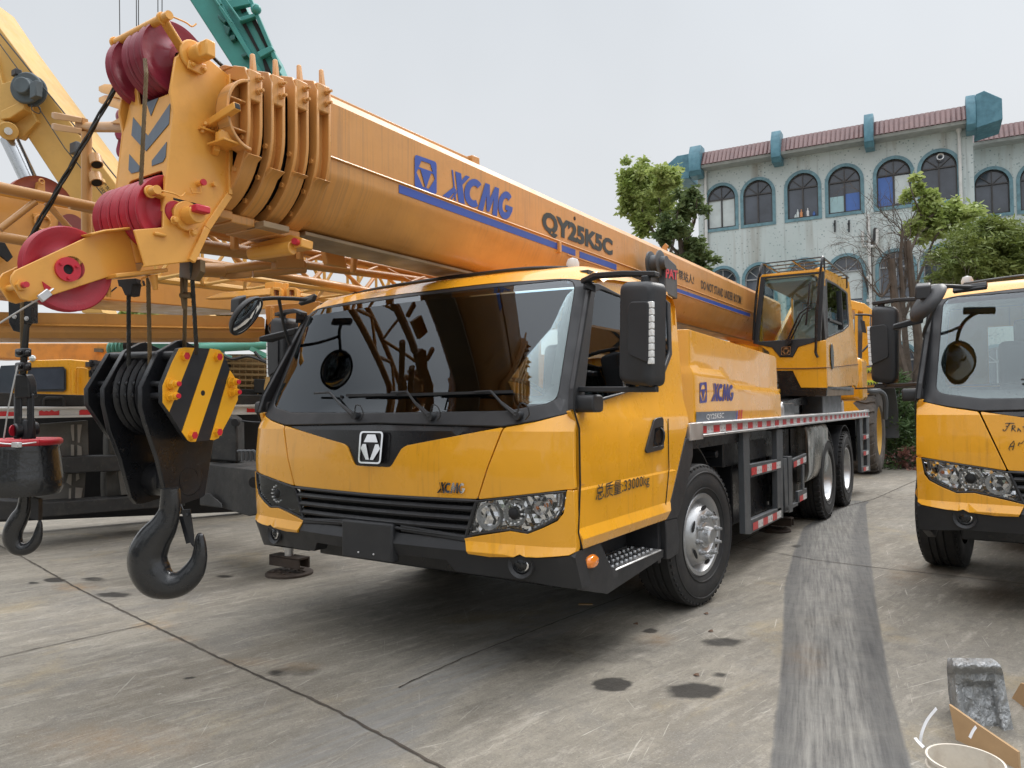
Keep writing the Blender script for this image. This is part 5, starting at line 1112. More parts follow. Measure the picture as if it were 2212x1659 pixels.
MB().prism([bp(.43)(*p) for p in P1], -nb*th).build('outer_cheek_plate', M_bsteel, HB, bevel=.003)
M_yb = mat('hook_yellow', (.86, .42, .02), .42, var=.03, dirt=.1); M_bb = mat('stripe_black', (.02, .022, .027), .4, var=.1)
st = [[(386.3, 753), (398, 750.6), (419, 751.5), (364.8, 889.5), (351, 870), (350.8, 833), (371, 783)], [(453, 753), (473, 755.6), (481.5, 765), (482, 775), (422, 954), (411, 954.6), (404.6, 951), (392, 933)], [(496, 799.8), (506, 814.8), (511, 829.8), (513, 863), (498, 896.4), (481, 928), (471, 946.4), (461, 950.6), (453, 950)]]
mb = MB()
for s_ in st: mb.prism([bp(-.003)(*p) for p in s_], nb*.003)
stp = mb.build('yellow_stripe', M_yb, HB, smooth=0)
MB().prism([bp(-.0015)(*p) for p in P4], nb*.0018).build('black_stripe', M_bb, HB, smooth=0)
for i, (px, py) in enumerate([(399, 769), (470, 771), (416, 940), (470, 933)]):
    p = bp(-.003)(px-3, py); MB().cyl(p, p+nb*.022, .021, 6).build('bolt', M_yb, HB); MB().cyl(p+nb*.022, p+nb*.024, .018, 6).build('bolt_end', M_pred, HB)
for px, py in [(368, 829), (367, 855), (498, 825), (500, 847)]:
    p = bp(-.003)(px-1, py); MB().cyl(p, p+nb*.012, .026, 16).cyl(p+nb*.012, p+nb*.035, .021, 6).cyl(p+nb*.035, p+nb*.05, .014, 12).build('bolt', M_yb, HB); MB().cyl(p+nb*.05, p+nb*.058, .011, 10).build('bolt_end', M_pred, HB)
p = bp(-.005)(438, 849); MB().cyl(p-nb*.002, p+nb*.0015, .013, 14).build('grease_hole', M_dark, HB)
for (px, py, r) in ((367, 829, .014), (366, 855, .016), (480, 835, .014), (394, 768, .022)):
    q = bp(0)(px, py); MB().cyl(q-nb*.015, q-nb*.44, r, 12).build('tie_rod', M_bsteel, HB)
ce = bp(0)(432, 850)
for t in (.16, .205, .25, .295):
    pf = [(.03, .018), (.08, .018), (.10, .006), (.16, .006), (.19, .018), (.205, .018), (.18, 0), (.205, -.018), (.19, -.018), (.16, -.006), (.10, -.006), (.03, -.018)]
    MB().lathe(ce-nb*t, nb, pf, 40).build('sheave', M_bsteel, HB, smooth=40)
q = bp(.2)(372, 1000); mb = MB(); mb.cyl(q+V((0, 0, .06)), q-V((0, 0, .12)), .07, 24); mb.cyl(bp(.105)(410, 1035)-nb*.0, bp(.335)(335, 1035)+nb*.0-nb*.03, .08, 28); mb.build('crosshead', M_bsteel, HB, bevel=.006)
q = bp(.105)(408, 1036); MB().lathe(q, nb, [(.058, .0), (.058, .002), (.055, .002), (.055, 0)], 32).build('bearing_ring', M_bsteel, HB)
def hook(name, pts, d, par, m, fl=.8, keeper=True):
    P = smoothpath([Dp(x, y, d) for x, y, r in pts], 5); R_ = smoothpath([V((r, 0, 0)) for x, y, r in pts], 5); n = 20; fr = frames(P); rings = []
    for i, p in enumerate(P):
        t = (P[min(i+1, len(P)-1)]-P[max(i-1, 0)]).normalized(); s_ = t.cross(FW).normalized(); r = R_[i].x*d/1600
        rings.append([p+s_*math.cos(2*math.pi*k/n)*r+FW*math.sin(2*math.pi*k/n)*r*fl for k in range(n)])
    return MB().loft(rings).build(name, m, par, smooth=60)
M_hook = mat('hook_black', (.014, .015, .017), .24, coat=.4, var=.15, bump=.8, bs=28, dirt=.2, dcol=(.05, .045, .04), rv=.1)
hk = hook('hook', [(368, 1055, 20), (368, 1085, 22), (365, 1108, 23), (352, 1138, 30), (332, 1167, 37), (319, 1198, 41), (322, 1228, 42), (340, 1253, 40), (368, 1264, 30), (396, 1257, 26), (417, 1236, 24), (429, 1210, 18), (432, 1188, 14.5), (432, 1168, 11.5), (432, 1156, 8), (432, 1151, 3)], 3.33, HB, M_hook)
mb = MB(); k1 = lambda x, y, d=3.33: Dp(x, y, d)
mb.prism([k1(391, 1103, 3.28), k1(411, 1101, 3.28), k1(419, 1160, 3.27), k1(418, 1182, 3.27), k1(412, 1175, 3.27)], FW*.005); mb.prism([k1(386, 1115, 3.40), k1(398, 1115, 3.40), k1(412, 1172, 3.38), k1(402, 1175, 3.38)], FW*.005); mb.tube([k1(391, 1090, 3.29), k1(396, 1102, 3.27), k1(412, 1100, 3.27)], .0025, 5); mb.cyl(k1(404, 1111, 3.26), k1(404, 1111, 3.3), .006, 8); mb.build('safety_latch', M_bsteel, HB)
# falls of rope between head and block
WR = []
for i, (a, b, m, lb) in enumerate([(Dp(278, 618, 3.36), Dp(278, 905, 3.45), M_ropeb, 'dark greased wire rope left of all the four falls on the block'), (Dp(320, 592, 3.28), Dp(325, 850, 3.42), M_rope, 'rusty brown wire rope falling onto the block sheaves behind the striped plate'),
        (Dp(402, 560, 3.30), Dp(398, 760, 3.50), M_rope, 'brownish wire rope with a tied dead end right behind the block top'), (Dp(413, 560, 3.20), Dp(425, 765, 3.38), M_ropeb, 'dark laid wire rope running down to the right corner of the striped plate')]):
    o = rope('wire_rope', [a, b], .0095, m, None); tag(o, lb, 'wire rope', 'rope falls of the big hook block')
mb = MB(); mb.tube(smoothpath([Dp(393, 600, 3.28), Dp(394, 640, 3.27), Dp(399, 665, 3.28), Dp(401, 600, 3.28)]), .009, 6); mb.cyl(Dp(392, 638, 3.28), Dp(412, 638, 3.26), .014, 10); mb.prism([Dp(388, 568, 3.3), Dp(433, 560, 3.15), Dp(433, 585, 3.15), Dp(421, 605, 3.2), Dp(387, 600, 3.3)], FW*.05); o = mb.build('rope_anchor', M_rope, crane)
mb = MB(); q = lambda x, y, d=3.33: Dp(x, y, d); mb.prism([q(253, 604), q(293, 601), q(296, 612), q(286, 614), q(283, 636), q(270, 638), q(262, 620), q(256, 618)], FW*.08); mb.tube([q(252, 620), q(240, 630), q(228, 628), q(222, 624)], .004, 6); mb.build('limit_switch', M_blk, crane, bevel=.004)
# ---------------------------------------------------------------- auxiliary hook with overhaul ball
AH = empty('auxiliary_hook', label='smaller black hook under a black overhaul weight with a red ring at the left edge', cat='crane hook')
dA = 3.45; g = lambda x, y, d=dA: Dp(x, y, d)
a0 = g(48, 650); o = rope('rope', [g(48, 640), g(48, 740), g(50, 800)], .0095, M_rope, AH)
mb = MB(); mb.prism([g(17, 640), g(68, 650), g(68, 697), g(56, 697), g(42, 718), g(28, 715), g(18, 697)], FW*.05); for_ = mb.build('switch_box', M_gblk, AH, bevel=.004)
mb = MB(); mb.bolt(g(32, 684)-FW*.001, -FW, .008, .006); mb.bolt(g(58, 688)-FW*.001, -FW, .008, .006); mb.build('screw', M_alu, AH)
mb = MB(); mb.tube([g(58, 700, 3.43), g(52, 770, 3.43), g(50, 815, 3.44)], [.012, .016, .014], 8)
mb.build('rope_tail', M_ropeb, AH)
for cy in (762, 792):
    mb = MB(); mb.box(g(50, cy, 3.42), (.085, .04, .04)); mb.cyl(g(40, cy, 3.40), g(40, cy, 3.36), .012, 10); mb.cyl(g(60, cy, 3.40), g(60, cy, 3.36), .012, 10); mb.build('rope_clip', M_bsteel, AH, bevel=.008)
mb = MB(); mb.loft([[g(x-w, y)+FW*(-.03), g(x+w, y)+FW*(-.03), g(x+w, y)+FW*.03, g(x-w, y)+FW*.03] for x, y, w in ((51, 808, 13), (55, 825, 16), (56, 860, 18))]); mb.build('wedge_socket', M_bsteel, AH, bevel=.008)
mb = MB()
for x, w in ((39, 9), (66, 8)): mb.loft([[g(x-w+dx, y, dA-.02), g(x+w+dx, y, dA-.02), g(x+w+dx, y, dA+.04), g(x-w+dx, y, dA+.04)] for y, dx in ((850, 0), (920, 0), (948, -2))])
mb.cyl(g(30, 930, 3.42), g(82, 925, 3.5), .032, 20); mb.build('clevis', M_bsteel, AH, bevel=.008); MB().cyl(g(27, 930, 3.41), g(29, 930, 3.41), .026, 20).build('pin_end', M_pred, AH)
c = g(50, 958); mb = MB(); mb.bar(g(60, 905), g(62, 955), .05, .05); mb.build('eye', M_bsteel, AH, bevel=.01)
z0 = c.z; f = 3.45/1600
MB().lathe(V((c.x, c.y, 0)), (0, 0, 1), [(.02, z0+.01), (.14, z0+.012), (.152, z0-.01), (.150, z0-.03), (.165, z0-.15), (.168, z0-.20), (.150, z0-.235), (.06, z0-.245), (.01, z0-.245)], 48).build('overhaul_ball', mat('cast_black', (.015, .016, .018), .2, var=.15, bump=1.2, bs=45, coat=.5), AH, smooth=50)
mb = MB(); mb.tube([V((c.x+math.cos(t)*.145, c.y+math.sin(t)*.145, z0+.008)) for t in [2*math.pi*i/40 for i in range(41)]], .017, 10); mb.build('red_ring', mat('red_hose', (.45, .02, .03), .35), AH)
mb = MB(); mb.tube([V((c.x+math.cos(t)*.165, c.y+math.sin(t)*.165, z0+.012+.008*math.sin(3*t))) for t in [-2.4+2.3*i/20 for i in range(21)]], .0035, 6); mb.tube([g(8, 948, 3.33), g(18, 880, 3.32), g(38, 790, 3.35)], .0035, 6); mb.build('thin_cable', M_alu, AH)
MB().box(g(36, 961, 3.27), (.06, .02, .024)).build('cable_clamp', M_alu, AH, bevel=.003)
hook('hook', [(54, 1055, 12), (54, 1080, 13), (50, 1102, 15), (40, 1122, 19), (29, 1145, 20), (27, 1165, 20), (36, 1182, 17), (52, 1187, 13), (68, 1180, 12), (79, 1165, 11), (84, 1145, 8), (86, 1130, 5), (86, 1122, 2)], 3.45, AH, M_hook)
mb = MB(); mb.prism([g(66, 1075, 3.40), g(83, 1078, 3.40), g(83, 1125, 3.40), g(66, 1120, 3.40)], FW*.03); mb.build('safety_latch', M_bsteel, AH)
# round front mirror and folded narrow mirror on the passenger side


split_parts(SPL)
names_ = ('side_mirror', 'front_mirror', 'front_wheel', 'chassis_frame')
def alive(o):
    try: return o.name is not None
    except ReferenceError: return False
cab = [o for o in cab if alive(o)]
have = {o.name for o in cab}; cab += [o for o in crane.children if o.name.split('.')[0] in ('bumper_lip',) and o.name not in have]
# ---------------------------------------------------------------- second crane parked at the right edge: same cab
crane2 = empty('mobile_crane', (0, 0, 0), label='yellow truck crane cut off by the right edge, handwriting on its hood', cat='truck crane')
for o in cab: copytree(o, crane2)
for o in list(crane2.children):
    if o.name.startswith(('front_lettering', 'gross_weight')): bpy.data.objects.remove(o)
OFF = V((3.77, 2.55, .04))
crane2.location = OFF
for o in crane2.children:
    if o.name.startswith('front_wheel') and o.location.x < 0: o.location = V((-1.16, -.18, .46))
def f2h(px, py):
    P = CP-OFF; r = ray(px, py); a, b = .5, 9.
    for i in range(40):
        m = (a+b)/2; q = P+r*m
        if q.y < FF(q.x, q.z): a = m
        else: b = m
    return P+r*a+V((0, -.003, 0))
mb = MB(); hw = lambda x, y: f2h(1810.4+x*.19841, 822.9+y*.19841)
for st_ in ([(1820, 462), (1875, 458), (1918, 462)], [(1872, 460), (1850, 490), (1835, 520), (1812, 545), (1793, 535), (1800, 522)], [(1825, 490), (1850, 494)], [(1898, 482), (1893, 520), (1888, 545)], [(1898, 484), (1925, 488), (1925, 508), (1893, 516)], [(1900, 516), (1935, 548)], [(1952, 550), (1962, 510), (1985, 540), (1990, 553)], [(1955, 530), (1982, 532)], [(2010, 498), (2050, 500)], [(2030, 500), (2030, 560)],
            [(1870, 755), (1858, 735), (1880, 690), (1915, 650), (1918, 690), (1900, 750)], [(1862, 715), (1918, 708)], [(1960, 705), (1972, 670), (1995, 680), (2030, 645), (2060, 700)]):
    mb.tube([hw(*p) for p in st_], .0025, 5)
mb.build('handwriting', M_ink, crane2)
# its boom and superstructure stay to the right of the frame
b2 = MB().loft([[V((x, y, z+2.95)) for x, z in BP] for y in (-2.6, 8.0)]).build('boom', M_boom, crane2, smooth=28)
mb = MB(); mb.bb((-.5, -.1, 1.1), (1.2, 8.0, 1.25)); mb.bb((-.2, 3.0, .35), (.5, 4.0, 1.1)); mb.build('deck', M_bsteel, crane2)
text('boom_model_lettering', 'QY70K', bil(V((-.305, 3.6, 2.62)), V((-.305, 1.2, 2.62)), V((-.305, 1.2, 2.88)), V((-.305, 3.6, 2.88))), M_ink, crane2, bold=.03)
# ---------------------------------------------------------------- ground
def lerp_y(pts):  # [(x, y)] sorted by y -> x at y
    p = sorted([(b, a) for a, b in pts]); return lambda y: itp(y, p)
gz0 = onz(0)
G2 = lambda l: [(gz0(*p).x, gz0(*p).y) for p in l]
tl_ = lerp_y(G2([(1735, 1140), (1712, 1200), (1694, 1270), (1690, 1400), (1682, 1500), (1660, 1680)])); tr_ = lerp_y(G2([(1870, 1090), (1877, 1170), (1890, 1290), (1925, 1500), (1975, 1680)]))
sl_ = lerp_y(G2([(930, 1420), (800, 1480), (500, 1659)])); sr_ = lerp_y(G2([(1180, 1400), (1000, 1510), (900, 1640)]))
spots_and_shade = [(1250, 1400, 200, 40, .22), (1322, 1478, 40, 15, .9), (1500, 1492, 62, 18, .6), (1560, 1387, 48, 10, .45), (1406, 1363, 16, 5, .8), (1555, 1458, 20, 6, .4), (118, 1253, 22, 5, .8), (72, 1259, 12, 3, .7), (245, 1285, 40, 6, .5), (202, 1251, 26, 5, .4), (405, 1467, 9, 4, .9), (590, 1455, 16, 7, .3), (640, 1450, 60, 12, .25), (1000, 1358, 60, 12, -.5), (1070, 1350, 40, 14, -.4), (1722, 1180, 10, 3, .6), (925, 1165, 12, 3, .7), (485, 1245, 20, 3, .5), (900, 1250, 60, 10, .2)]  # broad first patch: wet ground plus the truck's shadow painted in
SP = []
for px, py, a, b, k in spots_and_shade:
    c = gz0(px, py); ex = (gz0(px+a, py)-c); ey = (gz0(px, py+b)-c); SP.append((c, ex, ey, k))
RU = []
for px, py, a, b, k in ((160, 1268, 60, 12, .8), (335, 1350, 60, 14, .7), (250, 1600, 260, 60, .45), (640, 1440, 70, 14, .4), (540, 1430, 90, 12, .4), (390, 1380, 60, 12, .4), (1740, 1420, 60, 60, .25), (1420, 1380, 60, 20, .4), (1960, 1240, 60, 40, .35)):
    c = gz0(px, py); RU.append((c, gz0(px+a, py)-c, gz0(px, py+b)-c, k))
fine = lambda a, b, s: [a+s*i for i in range(int((b-a)/s)+1)]
XS_ = [-90, -50, -30, -20, -14, -10]+fine(-7.5, 5.2, .034)+[7, 10, 15, 25, 45, 90]; YS_ = [-60, -30, -14, -8]+fine(-4.6, 7, .034)+fine(8, 16, .5)+[20, 30, 50, 90]
nx_, ny_ = len(XS_), len(YS_); me = bpy.data.meshes.new('ground')
vs = [(x, y, 0) for y in YS_ for x in XS_]
me.from_pydata(vs, [], [(j*nx_+i, j*nx_+i+1, (j+1)*nx_+i+1, (j+1)*nx_+i) for j in range(ny_-1) for i in range(nx_-1)])
at = me.color_attributes.new('wear', 'FLOAT_COLOR', 'POINT'); buf = []
sst = lambda a, b, x: (lambda t: t*t*(3-2*t))(max(0, min(1, (x-a)/(b-a))))
for x, y, _ in vs:
    r = -2.; g = b = 0.
    if -4.9 < y < 6.6:
        l, R_ = tl_(y), tr_(y)
        r = max(-2., min(3., (x-l)/(R_-l+1e-6)))
        l, R_ = sl_(y), sr_(y)
        if y < 0 and l < x < R_: b = sst(l, l+.15, x)*(1-sst(R_-.1, R_, x))*.8
        for c, ex, ey, k in SP:
            dx, dy = x-c.x, y-c.y
            if dx*dx+dy*dy > 2.2: continue
            det = ex.x*ey.y-ex.y*ey.x; u = (dx*ey.y-dy*ey.x)/det; v = (ex.x*dy-ex.y*dx)/det
            q = math.hypot(u, v)
            if q < 1.3: g += k*(1-sst(.6, 1.25, q+.06*math.sin(5*math.atan2(v, u)+px)+.05*math.sin(9*math.atan2(v, u)+py)))
    a_ = 0.
    for c, ex, ey, k in RU:
        dx, dy = x-c.x, y-c.y
        if dx*dx+dy*dy < 2: det = ex.x*ey.y-ex.y*ey.x; a_ = max(a_, k*(1-sst(.2, 1.1, math.hypot((dx*ey.y-dy*ex.y*0-dy*ey.x)/det, (ex.x*dy-ex.y*dx)/det))))
    buf += [r, .5+.5*max(-1, min(1, g)), b, 1-a_]
at.data.foreach_set('color', buf)
m = bpy.data.materials.new('concrete_yard'); m.use_nodes = True; nt = m.node_tree; p = nt.nodes['Principled BSDF']
pos = nt.nodes.new('ShaderNodeNewGeometry').outputs['Position']
rot = nt.nodes.new('ShaderNodeMapping'); rot.inputs['Rotation'].default_value = (0, 0, math.radians(12)); nt.links.new(pos, rot.inputs[0]); rp_ = rot.outputs[0]
MF = lambda f, k: mathn(nt, 'MULTIPLY', f, k)
n1 = noise(nt, pos, .5, 6, .65); n4 = noise(nt, pos, 9, 8, .72); n5 = noise(nt, pos, 55, 5, .75)
c = mixc(nt, ramp(nt, n1, .35, .65), (.160, .140, .108), (.205, .190, .162))
c = mixc(nt, MF(ramp(nt, noise(nt, rp_, 1., 10, .78, (3.2, .9, 1), .3), .46, .62), .7), c, (.285, .258, .21))
c = mixc(nt, MF(ramp(nt, noise(nt, rp_, 1., 10, .8, (13, 2.2, 1), .2), .52, .64), .7), c, (.36, .33, .28))
c = mixc(nt, MF(ramp(nt, noise(nt, rp_, 1.7, 10, .78, (5, 1.3, 1), .3), .52, .66), .65), c, (.115, .103, .086))
c = mixc(nt, MF(ramp(nt, noise(nt, pos, 1.2, 9, .75, dist=.5), .54, .66), .5), c, (.13, .125, .118))
c = mixc(nt, MF(ramp(nt, noise(nt, pos, .8, 7, .7, dist=.8), .56, .66), .45), c, (.30, .235, .13))
c = mixc(nt, MF(ramp(nt, n4, .54, .68), .5), c, (.12, .108, .092)); c = mixc(nt, MF(ramp(nt, noise(nt, pos, 14, 9, .8), .58, .66), .5), c, (.43, .40, .34))
c = mixc(nt, MF(ramp(nt, n5, .52, .64), .45), c, (.10, .092, .08)); c = mixc(nt, MF(ramp(nt, noise(nt, pos, 120, 4, .7), .56, .66), .4), c, (.42, .40, .36))
def scratch(ang, off, c, amt=.5, f_=60):
    r_ = nt.nodes.new('ShaderNodeMapping'); r_.inputs['Rotation'].default_value = (0, 0, math.radians(ang)); r_.inputs['Location'].default_value = (off, off*2, 0); nt.links.new(pos, r_.inputs[0])
    a = noise(nt, r_.outputs[0], 1., 4, .6, (1.3, f_, 1), .15); b_ = noise(nt, r_.outputs[0], 1.9, 4)
    f = mathn(nt, 'MULTIPLY', ramp(nt, a, .66, .69), ramp(nt, b_, .46, .54)); return mixc(nt, MF(f, amt), c, (.55, .52, .46))
c = scratch(-78, 3, c, .6); c = scratch(-60, 9, c, .5); c = scratch(48, 5, c, .4, 80); c = scratch(-100, 15, c, .5)
ca = nt.nodes.new('ShaderNodeVertexColor'); ca.layer_name = 'wear'; sp_ = nt.nodes.new('ShaderNodeSeparateColor'); nt.links.new(ca.outputs[0], sp_.inputs[0])
rot2 = nt.nodes.new('ShaderNodeMapping'); rot2.inputs['Rotation'].default_value = (0, 0, math.radians(-11.5)); nt.links.new(pos, rot2.inputs[0])
nsA = noise(nt, rot2.outputs[0], 1., 8, .7, (40, 1.6, 1)); nsB = noise(nt, pos, 3., 8, .7); nsC = noise(nt, rot2.outputs[0], 1., 5, .6, (3, 24, 1))
tcol = mixc(nt, ramp(nt, nsA, .38, .62), (.055, .055, .056), (.20, .195, .18)); tcol = mixc(nt, MF(ramp(nt, nsB, .45, .7), .45), tcol, (.24, .23, .20)); tcol = mixc(nt, MF(ramp(nt, nsC, .55, .7), .3), tcol, (.06, .06, .06))
u_ = mathn(nt, 'ADD', sp_.outputs[0], MF(mathn(nt, 'SUBTRACT', n4, .5), .05))
msk = mathn(nt, 'MULTIPLY', ramp(nt, u_, -.015, .02), ramp(nt, u_, .985, 1.015, 1, 0)); c = mixc(nt, MF(msk, .86), c, tcol)
edg = mathn(nt, 'MAXIMUM', ramp(nt, u_, .70, .82), ramp(nt, u_, .08, .26, 1, 0)); c = mixc(nt, mathn(nt, 'MULTIPLY', mathn(nt, 'MULTIPLY', msk, edg), mathn(nt, 'ADD', MF(nsA, .6), .25)), c, (.05, .05, .051))
c = mixc(nt, mathn(nt, 'MULTIPLY', sp_.outputs[2], ramp(nt, noise(nt, rp_, 1., 7, .7, (30, 1.5, 1)), .4, .6, .1, .8)), c, (.21, .21, .205))
dk = mathn(nt, 'MULTIPLY', mathn(nt, 'SUBTRACT', sp_.outputs[1], .5), 2.); c = mixc(nt, MF(ramp(nt, mathn(nt, 'ADD', dk, MF(n4, .35)), .25, .6), .9), c, (.014, .012, .010))
lt = ramp(nt, mathn(nt, 'MULTIPLY', dk, -1.), .05, .5); c = mixc(nt, MF(MF(lt, ramp(nt, n4, .4, .6, .2, 1)), .6), c, (.36, .34, .30))
c = mixc(nt, MF(mathn(nt, 'SUBTRACT', 1., ca.outputs[1]), ramp(nt, n4, .4, .65, .1, .7)), c, (.33, .19, .07))
nt.links.new(c, p.inputs['Base Color'])
p.inputs['Specular IOR Level'].default_value = .35
rr = mathn(nt, 'SUBTRACT', ramp(nt, n4, .3, .8, .62, .85), MF(msk, .1)); nt.links.new(rr, p.inputs['Roughness'])
bp_ = nt.nodes.new('ShaderNodeBump'); bp_.inputs['Strength'].default_value = .35; bp_.inputs['Distance'].default_value = .01; nt.links.new(mathn(nt, 'ADD', n5, n4), bp_.inputs['Height']); nt.links.new(bp_.outputs[0], p.inputs['Normal'])
me.materials.append(m); go = bpy.data.objects.new('ground', me); COL.objects.link(go); tag(go, kind='structure')
M_joint = mat('joint_tar', (.055, .044, .034), .95, var=.4, dirt=.6, dcol=(.13, .11, .085))
def joint(px, w=.012):
    P = [gz0(*q) for q in px]; D_ = dens([(q.x, q.y) for q in P], .05, False); mb = MB(); L_, R2 = [], []
    for i, q in enumerate(D_):
        t = (D_[min(i+1, len(D_)-1)]-D_[max(0, i-1)]).normalized(); n_ = V((-t.y, t.x)); a = w*random.uniform(.35, 1.0); b = w*random.uniform(.35, 1.0); j = random.uniform(-.004, .004)
        L_.append(V((q.x+n_.x*(a+j), q.y+n_.y*(a+j), .004))); R2.append(V((q.x-n_.x*(b-j), q.y-n_.y*(b-j), .004)))
    n_ = len(L_); mb.add(L_+R2, [(i, i+1, n_+i+1, n_+i) for i in range(n_-1)]); o = mb.build('expansion_joint', M_joint, smooth=0); tag(o, kind='structure')
joint([(-60, 1150), (55, 1207), (165, 1270), (330, 1352), (500, 1434), (720, 1532), (960, 1662), (1010, 1700)], .010)
joint([(-20, 1425), (100, 1397), (215, 1372), (330, 1347)], .006)
joint([(860, 1486), (1000, 1422), (1231, 1333), (1420, 1262)], .006); joint([(1420, 1262), (1640, 1150)], .006)
joint([(1500, 1165), (1619, 1184), (1760, 1210), (1889, 1226), (2212, 1262)], .008)
joint([(1640, 1150), (1740, 1117), (1889, 1078), (1985, 1035), (2040, 1010)], .010); joint([(1893, 1068), (1930, 1078), (1985, 1080)], .007)
# ---------------------------------------------------------------- litter in the near right corner
zr = .335; bc = onz(zr)(2085, 1640); e1 = onz(zr)(1995, 1616); rb = (e1-bc).length*.92
M_pail = mat('grubby_plastic', (.62, .57, .49), .5, var=.12, dirt=.7, dcol=(.28, .19, .11), bump=.2)
pail = MB().lathe((bc.x, bc.y, 0), (0, 0, 1), [(.001, .006), (rb*.82, .0), (rb*.9, .12), (rb*.965, zr-.045), (rb*1.03, zr-.045), (rb*1.03, zr-.03), (rb*.98, zr-.028), (rb*.98, zr-.012), (rb*1.02, zr-.010), (rb*1.02, zr), (rb*.96, zr), (rb*.94, zr-.04), (rb*.87, .12), (rb*.8, .012), (.001, .012)], 64).build('plastic_bucket', M_pail, smooth=35, label='grubby cream plastic bucket in the near right corner', cat='bucket')
cc = bc+V((-.1, .03, -.06)); mb = MB(); mb.cyl(onz(zr-.07)(2016, 1634), onz(zr-.04)(2034, 1624), .022, 20); mb.cyl(onz(zr-.12)(2028, 1650), onz(zr-.09)(2036, 1640), .018, 14)
mb.build('spray_nozzle', M_blk, bevel=.004, label='dark cylindrical hose nozzle lying inside the cream bucket rim', cat='hose nozzle')
M_card = mat('corrugated_card', (.42, .27, .14), .85, var=.1, vs=8, bump=.2, bs=30, dirt=.2, dcol=(.3, .18, .09))
bx = empty('cardboard_box', label='open brown cardboard box with torn flaps beside the bucket', cat='cardboard box')
K = lambda x, y, d: Dp(1882.8+x*.17325, 1371.5+y*.17325, d)
MB().prism([K(965, 868, 3.15), K(1330, 1125, 3.02), K(1825, 1460, 2.86), K(1850, 1840, 2.84), K(1120, 1840, 3.04), K(1042, 1240, 3.12), K(1035, 1120, 3.14)], V((.006, .01, 0))).build('flap', M_card, bx)
MB().prism([K(1858, 600, 3.5), K(1990, 640, 3.35), K(2000, 1260, 3.35), K(1850, 1215, 3.45), K(1770, 1190, 3.5), K(1712, 850, 3.55)], V((.006, .01, 0))).build('flap', M_card, bx)
# foil-wrapped seat back leaning in the box
m = bpy.data.materials.new('crinkled_foil'); m.use_nodes = True; nt = m.node_tree; p = nt.nodes['Principled BSDF']; p.inputs['Base Color'].default_value = (.42, .43, .435, 1); p.inputs['Metallic'].default_value = .85; p.inputs['Roughness'].default_value = .33
pos = nt.nodes.new('ShaderNodeNewGeometry').outputs['Position']; bp_ = nt.nodes.new('ShaderNodeBump'); bp_.inputs['Strength'].default_value = 1; bp_.inputs['Distance'].default_value = .03
nt.links.new(noise(nt, pos, 20, 7, .6, (1, 1, .7), 1.8), bp_.inputs['Height']); nt.links.new(bp_.outputs[0], p.inputs['Normal'])
nu, nv = 30, 44; rows = []
Lf = lambda t: (itp(t, [(0, 945), (.1, 935), (.35, 955), (.6, 1000), (1, 1120)]), itp(t, [(0, 285), (1, 1500)]))
Rf = lambda t: (itp(t, [(0, 1500), (.06, 1600), (.15, 1640), (.35, 1680), (.6, 1740), (1, 1830)]), itp(t, [(0, 290), (1, 1500)]))
for j in range(nv+1):
    t = j/nv; a, b = Lf(t), Rf(t); row = []
    for i in range(nu+1):
        u = i/nu; x = a[0]+(b[0]-a[0])*u; y = a[1]+(b[1]-a[1])*u
        d = 3.30-.14*t; rim = min(u, 1-u, t*1.0); bul = -.05*math.sin(math.pi*min(1, max(0, t/.16))) if t < .16 else 0
        ins = .035*(sst(.18, .26, u)*(1-sst(.74, .82, u))*sst(.22, .3, t)); ed_ = .10*(1-sst(0, .16, u))*1
        w_ = .003*math.sin(31*u+9*t+3*math.sin(11*t))+.003*math.sin(23*t+17*u*u)+random.uniform(-.0035, .0035)
        row.append(K(x, y, d+bul+ins+ed_*.9+w_))
    rows.append(row)
mb = MB(); fr_ = [q for r_ in rows for q in r_]; N = len(fr_); W1 = nu+1
bk_ = [CP+(q-CP)*1.03 for q in fr_]
fs_ = [(j*W1+i, j*W1+i+1, (j+1)*W1+i+1, (j+1)*W1+i) for j in range(nv) for i in range(nu)]
fs_ += [tuple(N+k for k in f[::-1]) for f in fs_]
edge = [i for i in range(W1)]+[j*W1+nu for j in range(1, nv+1)]+[nv*W1+i for i in range(nu-1, -1, -1)]+[j*W1 for j in range(nv-1, 0, -1)]
fs_ += [(edge[i], edge[(i+1) % len(edge)], N+edge[(i+1) % len(edge)], N+edge[i]) for i in range(len(edge))]
mb.add(fr_+bk_, fs_); mb.build('wrapped_seat', m, smooth=60, label='silver foil wrapped seat back standing in the open cardboard box', cat='wrapped seat')
M_pap = mat('printed_paper', (.72, .74, .80), .6, var=.05)
mb = MB(); mb.add([K(1770, 1200, 3.25), K(1990, 1230, 3.15), K(1990, 1470, 3.1), K(1830, 1480, 3.12)], [(0, 1, 2, 3)]); pa = mb.build('paper_sheet', M_pap, smooth=0, label='white printed paper sheet tucked in the cardboard box', cat='paper')
mb = MB()
for i in range(9): mb.add([K(1812+i*3, 1262+i*22, 3.2-.009*i), K(1890, 1270+i*22, 3.17-.008*i), K(1890, 1276+i*22, 3.17-.008*i), K(1812+i*3, 1268+i*22, 3.2-.009*i)], [(0, 1, 2, 3)])
mb.build('print_lines', M_grey, pa, smooth=0)
M_st = mat('white_strap', (.85, .85, .87), .4, var=.02)
